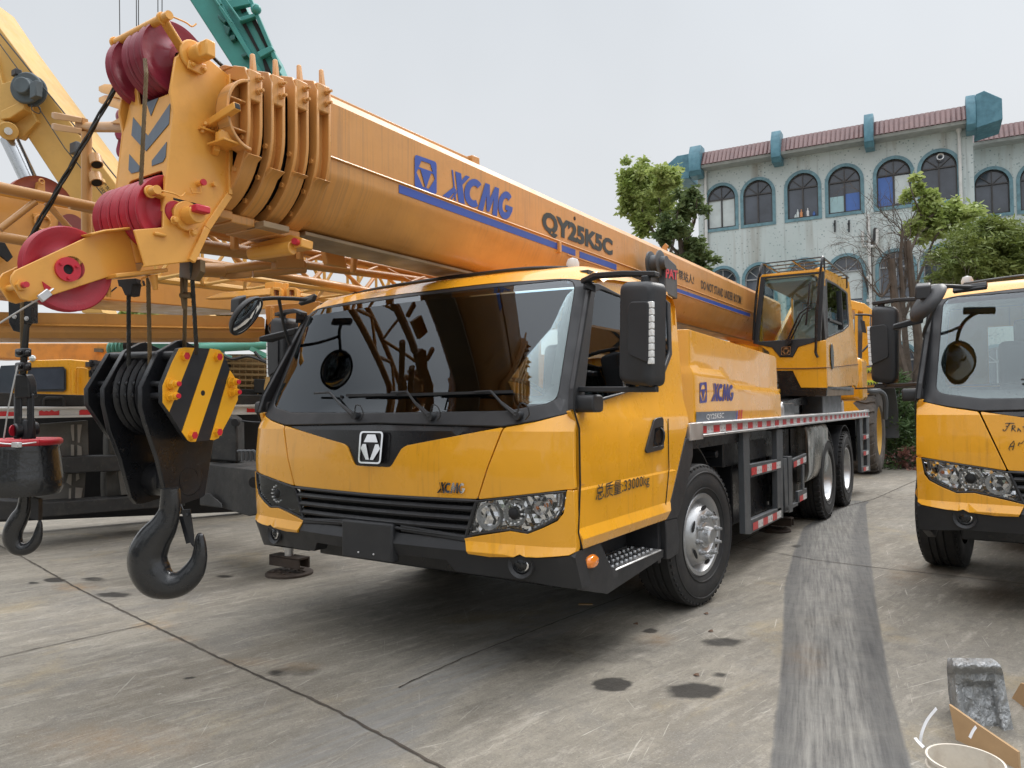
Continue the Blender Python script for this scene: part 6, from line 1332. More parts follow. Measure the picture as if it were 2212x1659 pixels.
def strap(pts, w, lb):
    P = smoothpath([K(*q) for q in pts], 5); mb = MB(); fr = frames(P); sd = [(P[min(i+1, len(P)-1)]-P[max(i-1, 0)]).cross(FW).normalized()*w for i in range(len(P))]
    mb.add([p+s_ for p, s_ in zip(P, sd)]+[p-s_ for p, s_ in zip(P, sd)]+[p+s_+FW*.002 for p, s_ in zip(P, sd)]+[p-s_+FW*.002 for p, s_ in zip(P, sd)], [(i, i+1, len(P)+i+1, len(P)+i) for i in range(len(P)-1)]+[(2*len(P)+i, 2*len(P)+i+1, 3*len(P)+i+1, 3*len(P)+i) for i in range(len(P)-1)])
    tag(mb.build('packing_strap', M_st, smooth=0), lb, 'strap', 'white packing straps at the bucket')
strap([(612, 1375, 3.0), (620, 1250, 3.0), (690, 1070, 3.02), (812, 915, 3.05)], .006, 'long white plastic strap curling up from the bucket rim')
strap([(545, 1285, 3.02), (600, 1350, 2.99), (650, 1400, 2.97)], .006, 'short white strap end lying against the bucket rim')
strap([(1225, 1285, 2.94), (1265, 1200, 2.95), (1305, 1145, 2.96)], .006, 'white strap end in front of the cardboard flap')
for px, py, lb in ((1265, 1306, 'flat pale scrap of card lying under the front bumper'),):
    q = gz0(px, py); mb = MB(); mb.box(q+V((0, 0, .004)), (.10, .035, .006), R=Matrix.Rotation(.5, 3, 'Z')); mb.build('card_scrap', M_card, label=lb, cat='scrap')
M_leaf = mat('dead_leaf', (.10, .05, .025), .8)
for px, py, lb in ((1526, 1327, 'small dry brown leaf on the concrete right of the front wheel'), (1374, 1349, 'curled pale brown leaf in front of the front wheel'), (1536, 1365+0, 'tiny dark leaf beside the oil stains'), (905+600, 1420+40, 'dry leaf crumb next to the larger oil stain')):
    q = gz0(px, py); mb = MB(); mb.loft([[q+V((x, y, z)) for x, y, z in ((-.018, -.006, .002), (-.004, -.014, .006), (.016, -.004, .003), (.006, .010, .012), (-.008, .008, .008))], [q+V((x, y, z+.002)) for x, y, z in ((-.018, -.006, .002), (-.004, -.014, .006), (.016, -.004, .003), (.006, .010, .012), (-.008, .008, .008))]]); mb.build('dead_leaf', M_leaf, label=lb, cat='leaf', group='dry leaves on the concrete')
# ---------------------------------------------------------------- arcaded factory building behind
BD = V((.9975, .0705, 0)); BN = V((.0705, -.9975, 0)); B0 = Dp(1750, 868, 28.5)
m = bpy.data.materials.new('mosaic_wall'); m.use_nodes = True; nt = m.node_tree; p = nt.nodes['Principled BSDF']; pos = nt.nodes.new('ShaderNodeNewGeometry').outputs['Position']
vo = nt.nodes.new('ShaderNodeTexVoronoi'); vo.inputs['Scale'].default_value = 8; nt.links.new(pos, vo.inputs['Vector'])
c = mixc(nt, ramp(nt, noise(nt, pos, .5, 5), .3, .7), (.46, .53, .525), (.56, .61, .605))  # wall tones paled; distance haze is put into the colour
c = mixc(nt, mathn(nt, 'MULTIPLY', ramp(nt, vo.outputs['Distance'], .12, .30, 1, 0), ramp(nt, noise(nt, pos, 14, 2), .42, .52)), c, (.17, .25, .26))
c = mixc(nt, mathn(nt, 'MULTIPLY', ramp(nt, noise(nt, pos, 1., 5, .6, (1.5, 1.5, .10)), .52, .75), .8), c, (.20, .15, .10))
c = mixc(nt, mathn(nt, 'MULTIPLY', ramp(nt, noise(nt, pos, 1., 4, .6, (4, 4, .18)), .60, .72), .45), c, (.12, .12, .11))
nt.links.new(c, p.inputs['Base Color']); p.inputs['Roughness'].default_value = .5; M_wall = m
M_trim = mat('blue_tile_trim', (.13, .245, .29), .45, var=.25, vs=6, dirt=.3, dcol=(.2, .25, .25))
M_bwin = mat('old_window_frame', (.055, .05, .05), .5, var=.2); M_bgl = mat('dark_window_glass', (.055, .065, .085), .08, var=.4, vs=1.2, spec=.9, rv=.03)
M_shade = mat('pale_sheet', (.55, .60, .60), .5, var=.1); M_bshade = mat('blue_sheet', (.07, .15, .42), .5, var=.1); M_lshade = mat('aqua_sheet', (.35, .52, .55), .5, var=.1)
M_soff = mat('grey_soffit', (.36, .38, .37), .8, var=.15, dirt=.4, dcol=(.15, .14, .13)); M_bracket = mat('turquoise_tile', (.075, .20, .26), .45, var=.25, vs=5, dirt=.35, dcol=(.15, .22, .23))
m = bpy.data.materials.new('glazed_roof_tiles'); m.use_nodes = True; nt = m.node_tree; p = nt.nodes['Principled BSDF']; pos = nt.nodes.new('ShaderNodeNewGeometry').outputs['Position']
c = mixc(nt, ramp(nt, noise(nt, pos, 3, 6, .7), .3, .7), (.115, .055, .055), (.19, .095, .088)); c = mixc(nt, mathn(nt, 'MULTIPLY', ramp(nt, noise(nt, pos, 9, 6, .8), .6, .7), .6), c, (.06, .05, .045)); nt.links.new(c, p.inputs['Base Color']); p.inputs['Roughness'].default_value = .35; M_tile = m
def building(name, off, label, wins, s0, s1, ze, brs, floors=3, plain=(), lastx=None):
    b = empty(name, label=label, cat='building'); O = B0-BN*off
    pl = onp(O, BN); P3 = lambda s, z, d=0: V((O.x, O.y, 0))+BD*s+V((0, 0, z))+BN*d
    S = lambda px, py: (lambda q: ((q-O).dot(BD), q.z))(pl(px, py))
    D2 = lambda cx, cy: S(1474.7+cx/3, 164.6+cy/3)
    s0 = D2(*s0)[0] if isinstance(s0, tuple) else s0; s1 = D2(*s1)[0] if isinstance(s1, tuple) else s1
    ze = D2(*ze)[1]
    holes = []; W = []
    for (l, r, bt, tp, kind) in wins:
        a = D2(l, bt); c_ = D2(r, bt-(r-l)*.126); t = D2((l+r)/2, tp); W.append(((a[0]+c_[0])/2, (a[1]+c_[1])/2, t[1], kind))
    wd = 1.36; z1 = sum(w[1] for w in W)/len(W); ht = sum(w[2]-w[1] for w in W)/len(W)
    for fl in range(floors):
        for k, (sc_, _, _, kind) in enumerate(W):
            zb = z1-fl*3.42
            if zb < .2: continue
            r = wd/2-.12; zs = zb+ht-wd/2
            hole = [(sc_-r, zb+.12), (sc_+r, zb+.12)]+[(sc_+r*math.cos(math.radians(a)), zs+r*math.sin(math.radians(a))) for a in range(0, 181, 12)]
            holes.append(hole)
            R_ = wd/2; tr = [(sc_-R_, zb), (sc_+R_, zb)]+[(sc_+R_*math.cos(math.radians(a)), zs+R_*math.sin(math.radians(a))) for a in range(0, 181, 12)]
            wn = empty('window'); wn.parent = b
            panel('surround', tr, lambda s, z: P3(s, z, .03), M_trim, wn, back=-BN*.16, holes=[hole], step=.5, bevel=0, smooth=0)
            mb = MB(); hp_ = [P3(s, z, -.10) for s, z in hole]; mb.prism(hp_, -BN*.02); mb.build('pane', M_bgl, wn, smooth=0)
            mb = MB(); r2 = r-.03; e = lambda s, z: P3(s, z, -.07)
            mb.bar(e(sc_, zb+.12), e(sc_, zs), .05, .05, up=BN); mb.bar(e(sc_-r, zs), e(sc_+r, zs), .05, .05, up=BN); mb.bar(e(sc_-r+.02, zb+.12), e(sc_-r+.02, zs), .05, .05, up=BN); mb.bar(e(sc_+r-.02, zb+.12), e(sc_+r-.02, zs), .05, .05, up=BN); mb.bar(e(sc_-r, zb+.15), e(sc_+r, zb+.15), .05, .05, up=BN)
            mb.tube([e(sc_+r2*math.cos(math.radians(a)), zs+r2*math.sin(math.radians(a))) for a in range(0, 181, 15)], .025, 4)
            for a in (42, 90, 138): mb.bar(e(sc_, zs), e(sc_+r2*math.cos(math.radians(a)), zs+r2*math.sin(math.radians(a))), .03, .03, up=BN)
            mb.build('glazing_bars', M_bwin if fl == 0 else mat('pale_bars', (.3, .31, .32), .5), wn)
            def sheet(nm, x0, x1, y0, y1, m): MB().prism([P3(sc_+x0*r, zb+.14+y0*(zs-zb-.14), -.085), P3(sc_+x1*r, zb+.14+y0*(zs-zb-.14), -.085), P3(sc_+x1*r, zb+.14+y1*(zs-zb-.14), -.085), P3(sc_+x0*r, zb+.14+y1*(zs-zb-.14), -.085)], -BN*.01).build(nm, m, wn, smooth=0)
            if fl == 0:
                if kind == 'W': sheet('pale_pane', -.94, -.06, .02, .98, M_shade); sheet('pale_pane', .06, .94, .02, .98, M_shade)  # pale sheets painted in for sky reflected by both panes
                if kind == 'B': sheet('board', -.94, -.06, .02, .55, M_lshade); sheet('board', .06, .94, .02, .6, M_bshade)
                if kind == 'C': sheet('board', -.94, -.06, .02, .95, M_bshade); sheet('board', .06, .94, .08, .95, M_shade)
                if kind == 'A':
                    for dx, h_, m_ in ((-.35, .32, M_shade), (-.12, .30, mat('orange_jug', (.6, .25, .1), .5)), (.3, .32, M_wht), (-.5, .14, M_shade), (.7, .16, M_bshade)):
                        q = P3(sc_+dx*r, zb+.16, -.04); MB().lathe(q, (0, 0, 1), [(.001, 0), (.05, 0), (.05, h_*.6), (.02, h_*.75), (.02, h_), (.001, h_)], 10).build('bottle', m_, wn)
                if kind == 'D':
                    q = P3(sc_+.1*r, zs+.35, -.02); MB().lathe(q, BN, [(.10, 0), (.13, .1), (.12, .14), (.08, .12)], 16).build('vent_pipe', M_alu, wn)
            elif fl == 1 and k == 3: sheet('pale_pane', -.94, .94, .1, .98, M_shade)
    panel('wall', [(s0, 0), (s1, 0), (s1, ze), (s0, ze)], lambda s, z: P3(s, z), M_wall, b, back=-BN*.25, holes=holes, step=1.5, bevel=0, smooth=0)
    mb = MB(); mb.prism([P3(s0, 0, -.3), P3(s1, 0, -.3), P3(s1, 0, -9), P3(s0, 0, -9)], (0, 0, ze)); mb.build('wall_core', M_wall, b, smooth=0)
    # eaves and mansard of tiles
    mb = MB(); mb.prism([P3(s0-.1, ze, 0), P3(s0-.1, ze-.0, .62), P3(s0-.1, ze+.10, .66), P3(s0-.1, ze+.10, 0)], BD*(s1-s0+.1)); mb.build('eaves', M_soff, b)
    mb = MB(); N = int((s1-s0)/.16)
    for r_ in range(4):
        za = ze+.11+r_*.15; da = .70-r_*.10
        for i in range(N):
            a = s0+i*(s1-s0)/N; w_ = (s1-s0)/N
            if any(x0-.05 < a < x1 for x0, x1 in [(D2(l, 0)[0], D2(rr, 0)[0]) for l, rr, *_ in brs]): continue
            mb.loft([[P3(a+w_*u, z_, d_) for u, z_, d_ in ((.04, za, da), (.25, za, da+.03), (.5, za, da+.04), (.75, za, da+.03), (.96, za, da))], [P3(a+w_*u, z_, d_) for u, z_, d_ in ((.04, za+.16, da-.10), (.25, za+.16, da-.07), (.5, za+.16, da-.06), (.75, za+.16, da-.07), (.96, za+.16, da-.10))]], closed=False, cap=False)
    mb.prism([P3(s0, ze+.10, .66), P3(s0, ze+.10, 0), P3(s0, ze+.72, 0), P3(s0, ze+.72, .30)], BD*(s1-s0))
    mb.build('roof', M_tile, b, smooth=0)
    for l, r_, tp, bt in brs:
        a = D2(l, tp)[0]+.05; c_ = D2(r_, tp)[0]+.05
        mb = MB(); mb.prism([P3(a, ze-.28, 0), P3(a, ze-.28, .62), P3(a, ze-.1, .78), P3(a, ze+.55, .80), P3(a, ze+.98, .55), P3(a, ze+.98, 0)], BD*(c_-a)); mb.build('bracket', M_bracket, b, bevel=.02)
    return b, P3, D2, ze
brs = [(62, 135, 500, 690), (583, 643, 410, 605), (1172, 1232, 305, 525), (1818, 1880, 190, 405)]
b1, P3a, D2a, zea = building('factory_building', 0, 'pale blue-green mosaic factory with arched windows under a maroon tiled eave', [(162, 347, 1010, 690, 'W'), (390, 592, 985, 650, ''), (675, 890, 950, 610, 'A'), (940, 1165, 918, 565, 'B'), (1255, 1490, 880, 513, 'C'), (1545, 1790, 845, 470, 'D')], (98, 700), (1880, 400), (1000, 480), brs)
b2_, P3b, D2b, zeb = building('factory_wing', 3.2, 'recessed wing of the mosaic factory at the right edge of the photo', [(1890, 2132, 928, 580, '')]+[(2190, 2432, 895, 545, '')], (1880, 400), (2212+900, 400), (2000, 462), [])
mb = MB(); a = D2a(1880, 200)[0]+.05; c_ = D2a(2062, 300)[0]; zq = zea
mb.prism([P3a(a, zq-.25, .70), P3a(c_, zq-.10, .70), P3a(c_, zq+.62, .70), P3a(c_-.5, zq+1.0, .70), P3a(a, zq+.92, .70)], -BN*1.6); mb.build('roof_end', M_bracket, b1, bevel=.02)
mb = MB(); a0 = D2a(62, 500)[0]; mb.prism([P3a(a0, zq-.30, .5), P3a(a0-.9, zq-.30, .5), P3a(a0-.9, zq+.45, .5), P3a(a0-.5, zq+.72, .5), P3a(a0, zq+.72, .5)], -BN*1.5); mb.build('roof_end', M_bracket, b1, bevel=.02)
M_pvc = mat('white_pipe', (.62, .62, .60), .4, var=.08, dirt=.2, dcol=(.35, .33, .3))
for x_, y0 in ((150, 625), (1790, 372)):
    s_, z_ = D2a(x_, y0); mb = MB(); mb.cyl(P3a(s_, 0, .10), P3a(s_, z_, .10), .055, 12); mb.lathe(P3a(s_, z_-.02, .10), (0, 0, 1), [(.055, 0), (.10, .1), (.12, .18), (.12, .26)], 12)
    for k in range(5): mb.cyl(P3a(s_, z_-.8-k*1.6, .10), P3a(s_, z_-.9-k*1.6, .10), .065, 12)
    tag(mb.build('downpipe', M_pvc), 'white downpipe at the %s end of the arched factory front' % ('left' if x_ < 200 else 'right'), 'downpipe', 'white downpipes on the factory')
mb = MB(); A_ = lambda x, y, d=.12: P3a(*D2a(x, y), d)
s_, z_ = D2a(1205, 900); mb.cyl(P3a(s_, 0, .12), P3a(s_, z_, .12), .06, 12)
for x_, yy in ((1167, 1008), (1262, 995)): mb.tube([A_(x_, yy), A_(x_, 1090), A_(x_+(8 if x_ < 1200 else -8), 1106), A_(1205, 1108)], .055, 10)
for yy in (960, 1130, 1300, 1450): mb.cyl(A_(1205, yy), A_(1205, yy+15), .072, 12)
tag(mb.build('drain_pipe', M_pvc), 'white drain pipe with two upturned branches like a trident on the factory wall', 'drain pipe')
mb = MB(); mb.tube(smoothpath([A_(1255, 1000, .1), A_(1245, 995, .1), A_(1240, 1060, .1), A_(1220, 1110, .1), A_(1222, 1300, .1), A_(1226, 1650, .1)]), .045, 8); mb.tube(smoothpath([A_(1165, 1262, .1), A_(1190, 1340, .1), A_(1207, 1420, .1)]), .03, 6); tag(mb.build('black_hose', M_blk), 'black hose running down beside the trident drain pipe', 'hose')
for x_ in (987, 1078):
    mb = MB(); mb.bar(A_(x_, 935, .03), A_(x_, 1010, .03), .06, .05); mb.bar(A_(x_-8, 965, .1), A_(x_, 960, .1), .06, .06); tag(mb.build('wall_bracket', M_blk), 'black iron wall bracket, the %s of two under the boarded window' % ('left' if x_ < 1000 else 'right'), 'bracket', 'iron brackets on the wall')
# ---------------------------------------------------------------- trees and shrubs
def leafmat(name, a, b, tr=.25):
    m = bpy.data.materials.new(name); m.use_nodes = True; nt = m.node_tree; nt.nodes.clear(); o = nt.nodes.new('ShaderNodeOutputMaterial'); d = nt.nodes.new('ShaderNodeBsdfPrincipled'); t = nt.nodes.new('ShaderNodeBsdfTranslucent'); s_ = nt.nodes.new('ShaderNodeMixShader'); s_.inputs[0].default_value = tr
    pos = nt.nodes.new('ShaderNodeNewGeometry').outputs['Position']; c = mixc(nt, ramp(nt, noise(nt, pos, 1.6, 5, .7), .35, .65), a, b); nt.links.new(c, d.inputs['Base Color']); nt.links.new(c, t.inputs[0]); d.inputs['Roughness'].default_value = .6
    nt.links.new(d.outputs[0], s_.inputs[1]); nt.links.new(t.outputs[0], s_.inputs[2]); nt.links.new(s_.outputs[0], o.inputs[0]); return m
M_l1 = leafmat('fresh_leaves', (.24, .32, .07), (.42, .48, .17), .4); M_l2 = leafmat('dark_leaves', (.07, .11, .035), (.17, .22, .08), .35); M_l3 = leafmat('bamboo_leaves', (.03, .075, .02), (.10, .16, .045)); M_l4 = leafmat('conifer_leaves', (.11, .155, .03), (.21, .25, .06)); M_l5 = leafmat('reddish_leaves', (.18, .07, .05), (.30, .14, .11))
M_bark = mat('bark', (.09, .07, .055), .9, var=.3, vs=6, bump=.8, bs=20)
def crown(clusters, leaf, rng, name, m, par, asp=2.2, droop=.3):
    vs, fs = [], []
    for (c, r, n) in clusters:
        c = V(c); sub = [(V((rng.gauss(0, .42), rng.gauss(0, .42), rng.gauss(0, .42)))) for _ in range(max(3, n//60))]
        for i in range(n):
            s_ = rng.choice(sub); q = s_+V((rng.gauss(0, .15), rng.gauss(0, .15), rng.gauss(0, .13)))
            q = V((q.x*r[0]*1.5, q.y*r[1]*1.5, q.z*r[2]*1.5))+c
            a = V((rng.gauss(0, 1), rng.gauss(0, 1), rng.gauss(0, .5)-droop)).normalized(); b = a.cross(V((rng.gauss(0, 1), rng.gauss(0, 1), rng.gauss(0, 1)))).normalized(); L = leaf*rng.uniform(.6, 1.3); w = L/asp; k = len(vs)
            vs += [q, q+a*L*.5+b*w*.5, q+a*L, q+a*L*.5-b*w*.5]; fs.append((k, k+1, k+2, k+3))
    me = bpy.data.meshes.new(name); me.from_pydata([tuple(v) for v in vs], [], fs); me.materials.append(m); o = bpy.data.objects.new(name, me); COL.objects.link(o); o.parent = par; return o
def limb(mb, pts, r0, r1): mb.tube(smoothpath(pts, 4), [r0+(r1-r0)*i/(len(pts)*4-4) for i in range(len(pts)*4-3)], 7)
rng = random.Random(3)
def tree(label, d, base, trunkpx, limbs, crowns, leaf, m, r0=.16, name='broadleaf_tree', group=None, asp=2.0):
    t = empty(name, label=label, cat='tree', group=group) if group else empty(name, label=label, cat='tree')
    mb = MB(); tp = [Dp(x, y, d) for x, y in trunkpx]; g0 = tp[0].copy(); g0.z = 0; limb(mb, [g0]+tp, r0, r0*.5)
    for L in limbs: limb(mb, [Dp(x, y, d+(rng.uniform(-.5, .5) if i else 0)) for i, (x, y) in enumerate(L)], r0*.4, r0*.08)
    mb.build('trunk', M_bark, t)
    cl = [(Dp(x, y, d+dz), (rx*d/1600, rx*d/1600*.9, ry*d/1600), n) for x, y, rx, ry, n, dz in crowns]
    crown(cl, leaf, rng, 'crown', m, t, asp); return t
tree('bright green spring tree rising behind the boom left of the factory', 25, 0, [(1475, 800), (1455, 640), (1438, 545)], [[(1438, 545), (1400, 480), (1370, 420)], [(1440, 550), (1428, 470), (1420, 390)], [(1445, 560), (1465, 480), (1478, 430)], [(1450, 580), (1490, 500), (1500, 450)]],
     [(1378, 372, 24, 18, 1300, 0), (1352, 410, 14, 22, 1000, 0), (1400, 395, 34, 24, 2200, 1), (1432, 392, 22, 20, 1300, -1), (1375, 445, 24, 22, 1500, 0), (1415, 435, 30, 24, 1900, 1), (1392, 488, 20, 20, 1100, 0), (1436, 460, 22, 20, 1100, 0)], .19, M_l1)
tree('darker green tree between the spring tree and the factory corner', 22.5, 0, [(1490, 800), (1478, 600), (1470, 520)], [[(1470, 520), (1462, 470), (1480, 420)], [(1473, 540), (1500, 480), (1505, 430)], [(1475, 560), (1440, 520), (1425, 500)]],
     [(1480, 450, 26, 28, 1000, 0), (1500, 430, 16, 16, 500, 0), (1455, 500, 24, 18, 700, 0), (1492, 520, 18, 20, 700, 0), (1500, 555, 22, 20, 900, 0), (1470, 560, 20, 14, 500, 0), (1425, 515, 16, 12, 350, 0)], .19, M_l2)
tree('tree with sparse yellow-green new leaves in front of the right windows', 21, 0, [(1975, 900), (1958, 760), (1950, 650)], [[(1950, 650), (1962, 560), (1990, 480), (1975, 430), (1962, 390)], [(1955, 680), (2000, 560), (2030, 500), (2080, 470)], [(1990, 480), (2020, 460), (2040, 430)], [(1962, 600), (1955, 520), (1985, 440)]],
     [(1975, 400, 14, 14, 230, 0), (1960, 425, 10, 14, 130, 0), (2000, 435, 24, 24, 620, 0), (1990, 480, 22, 18, 420, 0), (2030, 465, 30, 22, 700, 0), (2075, 470, 28, 24, 800, 0), (1970, 500, 14, 12, 200, 0), (2050, 500, 24, 14, 400, 0), (2010, 500, 30, 14, 450, 0)], .20, M_l1, r0=.13)
tree('thick rounded yellow-green conifer above the right crane cab', 19, 0, [(2120, 860), (2120, 700), (2120, 600)], [[(2120, 640), (2100, 560)], [(2120, 640), (2160, 550)]],
     [(2120, 520, 55, 34, 5200, 0), (2080, 560, 40, 26, 3200, -.5), (2180, 540, 50, 44, 4800, 0), (2060, 590, 28, 16, 1800, 0), (2140, 490, 30, 16, 1800, 0), (2130, 585, 60, 20, 3500, 0), (2200, 600, 50, 24, 2600, 0)], .17, M_l4, r0=.12, name='conifer_tree', asp=4)
# bare tree in front of the lower windows
bt = empty('bare_tree', label='bare leafless tree with a forked grey trunk left of the right crane mirror', cat='tree'); mb = MB(); d = 16.5
T = lambda x, y: Dp(x, y, d)
for pts, a, b in (([(2005, 1005), (1990, 900), (1955, 820), (1935, 740), (1938, 690), (1932, 640), (1925, 560)], .16, .07), ([(1978, 860), (1985, 760), (1975, 660), (1968, 590), (1962, 520)], .11, .06), ([(1936, 700), (1950, 640), (1945, 570), (1950, 500)], .07, .03), ([(1930, 600), (1905, 640), (1885, 620)], .04, .015)):
    limb(mb, [T(*p) for p in pts], a, b)
def twig(p, ang, L, r, dep):
    q = [p]; 
    for i in range(4):
        ang += rng.uniform(-.35, .35); p = p+(RI*math.cos(ang)+V((0, 0, 1))*math.sin(ang)+FW*rng.uniform(-.3, .3))*L/4; q.append(p)
        if dep and rng.random() < .75: twig(p, ang+rng.choice((-1, 1))*rng.uniform(.4, .9), L*.6, r*.6, dep-1)
    mb.tube(q, [r, r*.85, r*.7, r*.5, r*.3], 4)
for x, y in ((1925, 560), (1962, 520), (1950, 500), (1885, 620), (1932, 640), (1938, 690), (1968, 590), (1935, 740), (1985, 760), (1905, 640), (1955, 820), (1975, 660), (1930, 600)):
    for k in range(3): twig(T(x, y), rng.uniform(.1, 3.0), rng.uniform(.5, 1.2), .012, 3)
mb.build('trunk', M_bark, bt)
def shrub(label, px, py, d, rx, h, n, m, leaf, asp=5, name='bamboo_shrub', grp=None):
    t = empty(name, label=label, cat='shrub'); b0_ = Dp(px, py, d); b0_.z = 0; mb = MB()
    for i in range(14): limb(mb, [b0_+V((rng.uniform(-.2, .2), rng.uniform(-.2, .2), 0)), b0_+V((rng.uniform(-.4, .4)*rx, rng.uniform(-.2, .2), h*.5)), b0_+V((rng.uniform(-1, 1)*rx, rng.uniform(-.3, .3), h*rng.uniform(.8, 1.05)))], .012, .004)
    mb.build('stems', M_bark, t)
    crown([(b0_+V((0, 0, h*k)), (rx*(.75+.3*math.sin(k*5)), .4, h*.16), n//5) for k in (.15, .35, .55, .75, .9)], leaf, rng, 'foliage', m, t, asp, .1)
shrub('bright green bamboo shrub growing beside the loader wheel', 1925, 1000, 16.2, .75, 2.0, 4500, M_l3, .16)
shrub('dark green bamboo shrub in the gap left of the right crane', 1965, 1000, 16.6, .7, 1.5, 4000, M_l3, .16)
shrub('dark shrub directly behind the right crane bumper', 2000, 1000, 17.2, .7, 1.3, 2500, M_l2, .16)
shrub('small reddish-leaved shrub at the foot of the bamboo', 1952, 1000, 15.8, .35, .45, 320, M_l5, .09, 1.6, 'red_shrub')
for px, py, rx, lb in ((300, 664, 26, 'round green treetop between the neighbour booms, left of the hook block ropes'), (478, 668, 22, 'small green treetop behind the brown boom right of the block ropes'), (10, 648+30, 10, 'sliver of a treetop at the left edge')):
    if px > 50: tree(lb, 24, 0, [(px, 800), (px, 700)], [], [(px, py+8, rx, 14, 900, 0), (px-12, py, rx*.6, 10, 300, 0), (px+16, py+10, rx, 14, 500, 0)], .3, M_l1 if px < 400 else M_l2, group=None)
mb = MB(); k0 = gz0(1890, 1008); k1 = gz0(2212, 1003); mb.bar(k0+V((0, 0, .05)), k1+V((0, 0, .05)), .12, .12); tag(mb.build('kerb', mat('mossy_kerb', (.12, .10, .085), .9, var=.3), bevel=.01), kind='structure')
mb = MB(); q = gz0(1965, 998); mb.prism([q+V((-.9, 1.5, 0)), q+V((4, 1.8, 0)), q+V((4, 1.8, 1.2)), q+V((-.9, 1.5, 1.2))], V((0, .15, 0))); tag(mb.build('white_wall', mat('whitewash', (.5, .52, .52), .8, var=.2, dirt=.5)), 'low whitewashed wall showing through the shrubs', 'wall')
# ---------------------------------------------------------------- wheel loader behind the crane
wl = empty('wheel_loader', label='yellow wheel loader with a huge ribbed tyre behind the rear of the crane', cat='wheel loader')
c = Dp(1893, 928, 14.9); c.z = .84
M_lrim = mat('loader_rim', (.62, .36, .04), .45, var=.12, dirt=.4, dcol=(.25, .15, .05))
R_ = .84; t = MB(); h = .34
M_ot = mat('dusty_tyre', (.10, .088, .078), .85, var=.25, vs=5, dirt=.6, dcol=(.17, .14, .12), bump=.5, bs=20)
lw = empty('wheel', (c.x-.25, c.y, c.z)); lw.parent = wl
t.lathe((0, 0, 0), (1, 0, 0), [(R_*.55, h*.75), (R_*.62, h*.95), (R_*.75, h), (R_*.9, h*.95), (R_*.97, h*.8), (R_*.985, h*.4), (R_*.985, -h*.4), (R_*.97, -h*.8), (R_*.9, -h*.95), (R_*.6, -h*.9)], 64)
for i in range(22):
    a0_ = 2*math.pi*i/22; rows_ = []
    for k in range(9):
        u = -1+2*k/8; a = a0_+.06*math.sin(u*4)+abs(u)*.05; rr = R_*(.985 if abs(u) < .8 else .95); x = u*h*.92
        rows_.append([V((x, math.cos(a+da)*(rr+dr), math.sin(a+da)*(rr+dr))) for da, dr in ((-.055, -.03), (-.045, .03), (.045, .03), (.055, -.03))])
    t.loft(rows_)
t.build('tyre', M_ot, lw, smooth=40)
MB().lathe((0, 0, 0), (1, 0, 0), [(R_*.57, h*.75), (R_*.60, h*.85), (R_*.56, h*.86), (R_*.52, h*.6), (R_*.46, h*.3), (R_*.30, h*.2), (R_*.28, h*.45), (.001, h*.45)], 40).build('rim', M_lrim, lw)
lv = lambda px, py, dd=14.6: Dp(px, py, dd)
mb = MB(); mb.prism([lv(1800, 862), (lv(1846, 800)), lv(1895, 792), lv(1897, 822), lv(1880, 850), lv(1850, 885), lv(1800, 885)], FW*1.5); mb.build('body', M_yel, wl, bevel=.02)
mb = MB(); mb.prism([lv(1846, 800, 14.55), lv(1896, 792, 14.55), lv(1896, 799, 14.55), lv(1846, 812, 14.55)], FW*.05); mb.prism([lv(1846, 822, 14.55), lv(1897, 821, 14.55), lv(1897, 828, 14.55), lv(1846, 838, 14.55)], FW*.05)
lime = mb.build('warning_band', mat('lime_reflective', (.55, .62, .05), .4), wl, smooth=0)
mb = MB()
for yy in (802, 828):
    for k in range(7):
        x = 1856+k*6; mb.prism([lv(x, yy-2, 14.54), lv(x+3, yy-2, 14.54), lv(x+5, yy+1, 14.54), lv(x+3, yy+4, 14.54), lv(x, yy+4, 14.54), lv(x+2, yy+1, 14.54)], FW*.004)
mb.build('chevrons', M_ink, lime, smooth=0)
mb = MB(); mb.prism([lv(1838, 648, 14.8), lv(1868, 655, 14.8), lv(1889, 672, 14.8), lv(1889, 682, 14.8), lv(1838, 668, 14.8)], FW*1.4); mb.build('roof', M_yel, wl, bevel=.02)
mb = MB(); mb.bar(lv(1872, 668), lv(1870, 790), .10, .12); mb.bar(lv(1886, 684), lv(1889, 800), .05, .06); mb.bar(lv(1850, 670), lv(1850, 800), .05, .05); mb.build('cab_pillar', M_yel, wl)
MB().prism([lv(1846, 670, 15), lv(1888, 682, 15), lv(1888, 800, 15), lv(1846, 800, 15)], FW*.02).build('cab_glass', M_bgl, wl, smooth=0)
w_ = MB(); w_.tube(smoothpath([lv(1848, 680, 14.4), lv(1882, 682, 14.4), lv(1890, 700, 14.4), lv(1888, 730, 14.4), lv(1862, 760, 14.4)]), .02, 8); w_.loft([[lv(1858, 690, 14.3), lv(1868, 694, 14.3), lv(1872, 720, 14.3), lv(1862, 718, 14.3)], [lv(1858, 690, 14.38), lv(1868, 694, 14.38), lv(1872, 720, 14.38), lv(1862, 718, 14.38)]]); w_.build('mirror', M_blk, wl)
MB().prism([lv(1857, 781, 14.3), lv(1872, 781, 14.3), lv(1872, 793, 14.3), lv(1857, 793, 14.3)], FW*.2).build('work_lamp', M_shade, wl, bevel=.01)
mb = MB(); mb.tube(smoothpath([lv(1790, 800, 14.3), lv(1870, 842, 14.3), lv(1900, 845, 14.4), lv(1912, 862, 14.5), lv(1912, 905, 14.6)]), .05, 8); pth = [V((c.x-.55, c.y+math.cos(a)*(.98), c.z+math.sin(a)*.98)) for a in [math.radians(-10+120*i/12) for i in range(13)]]
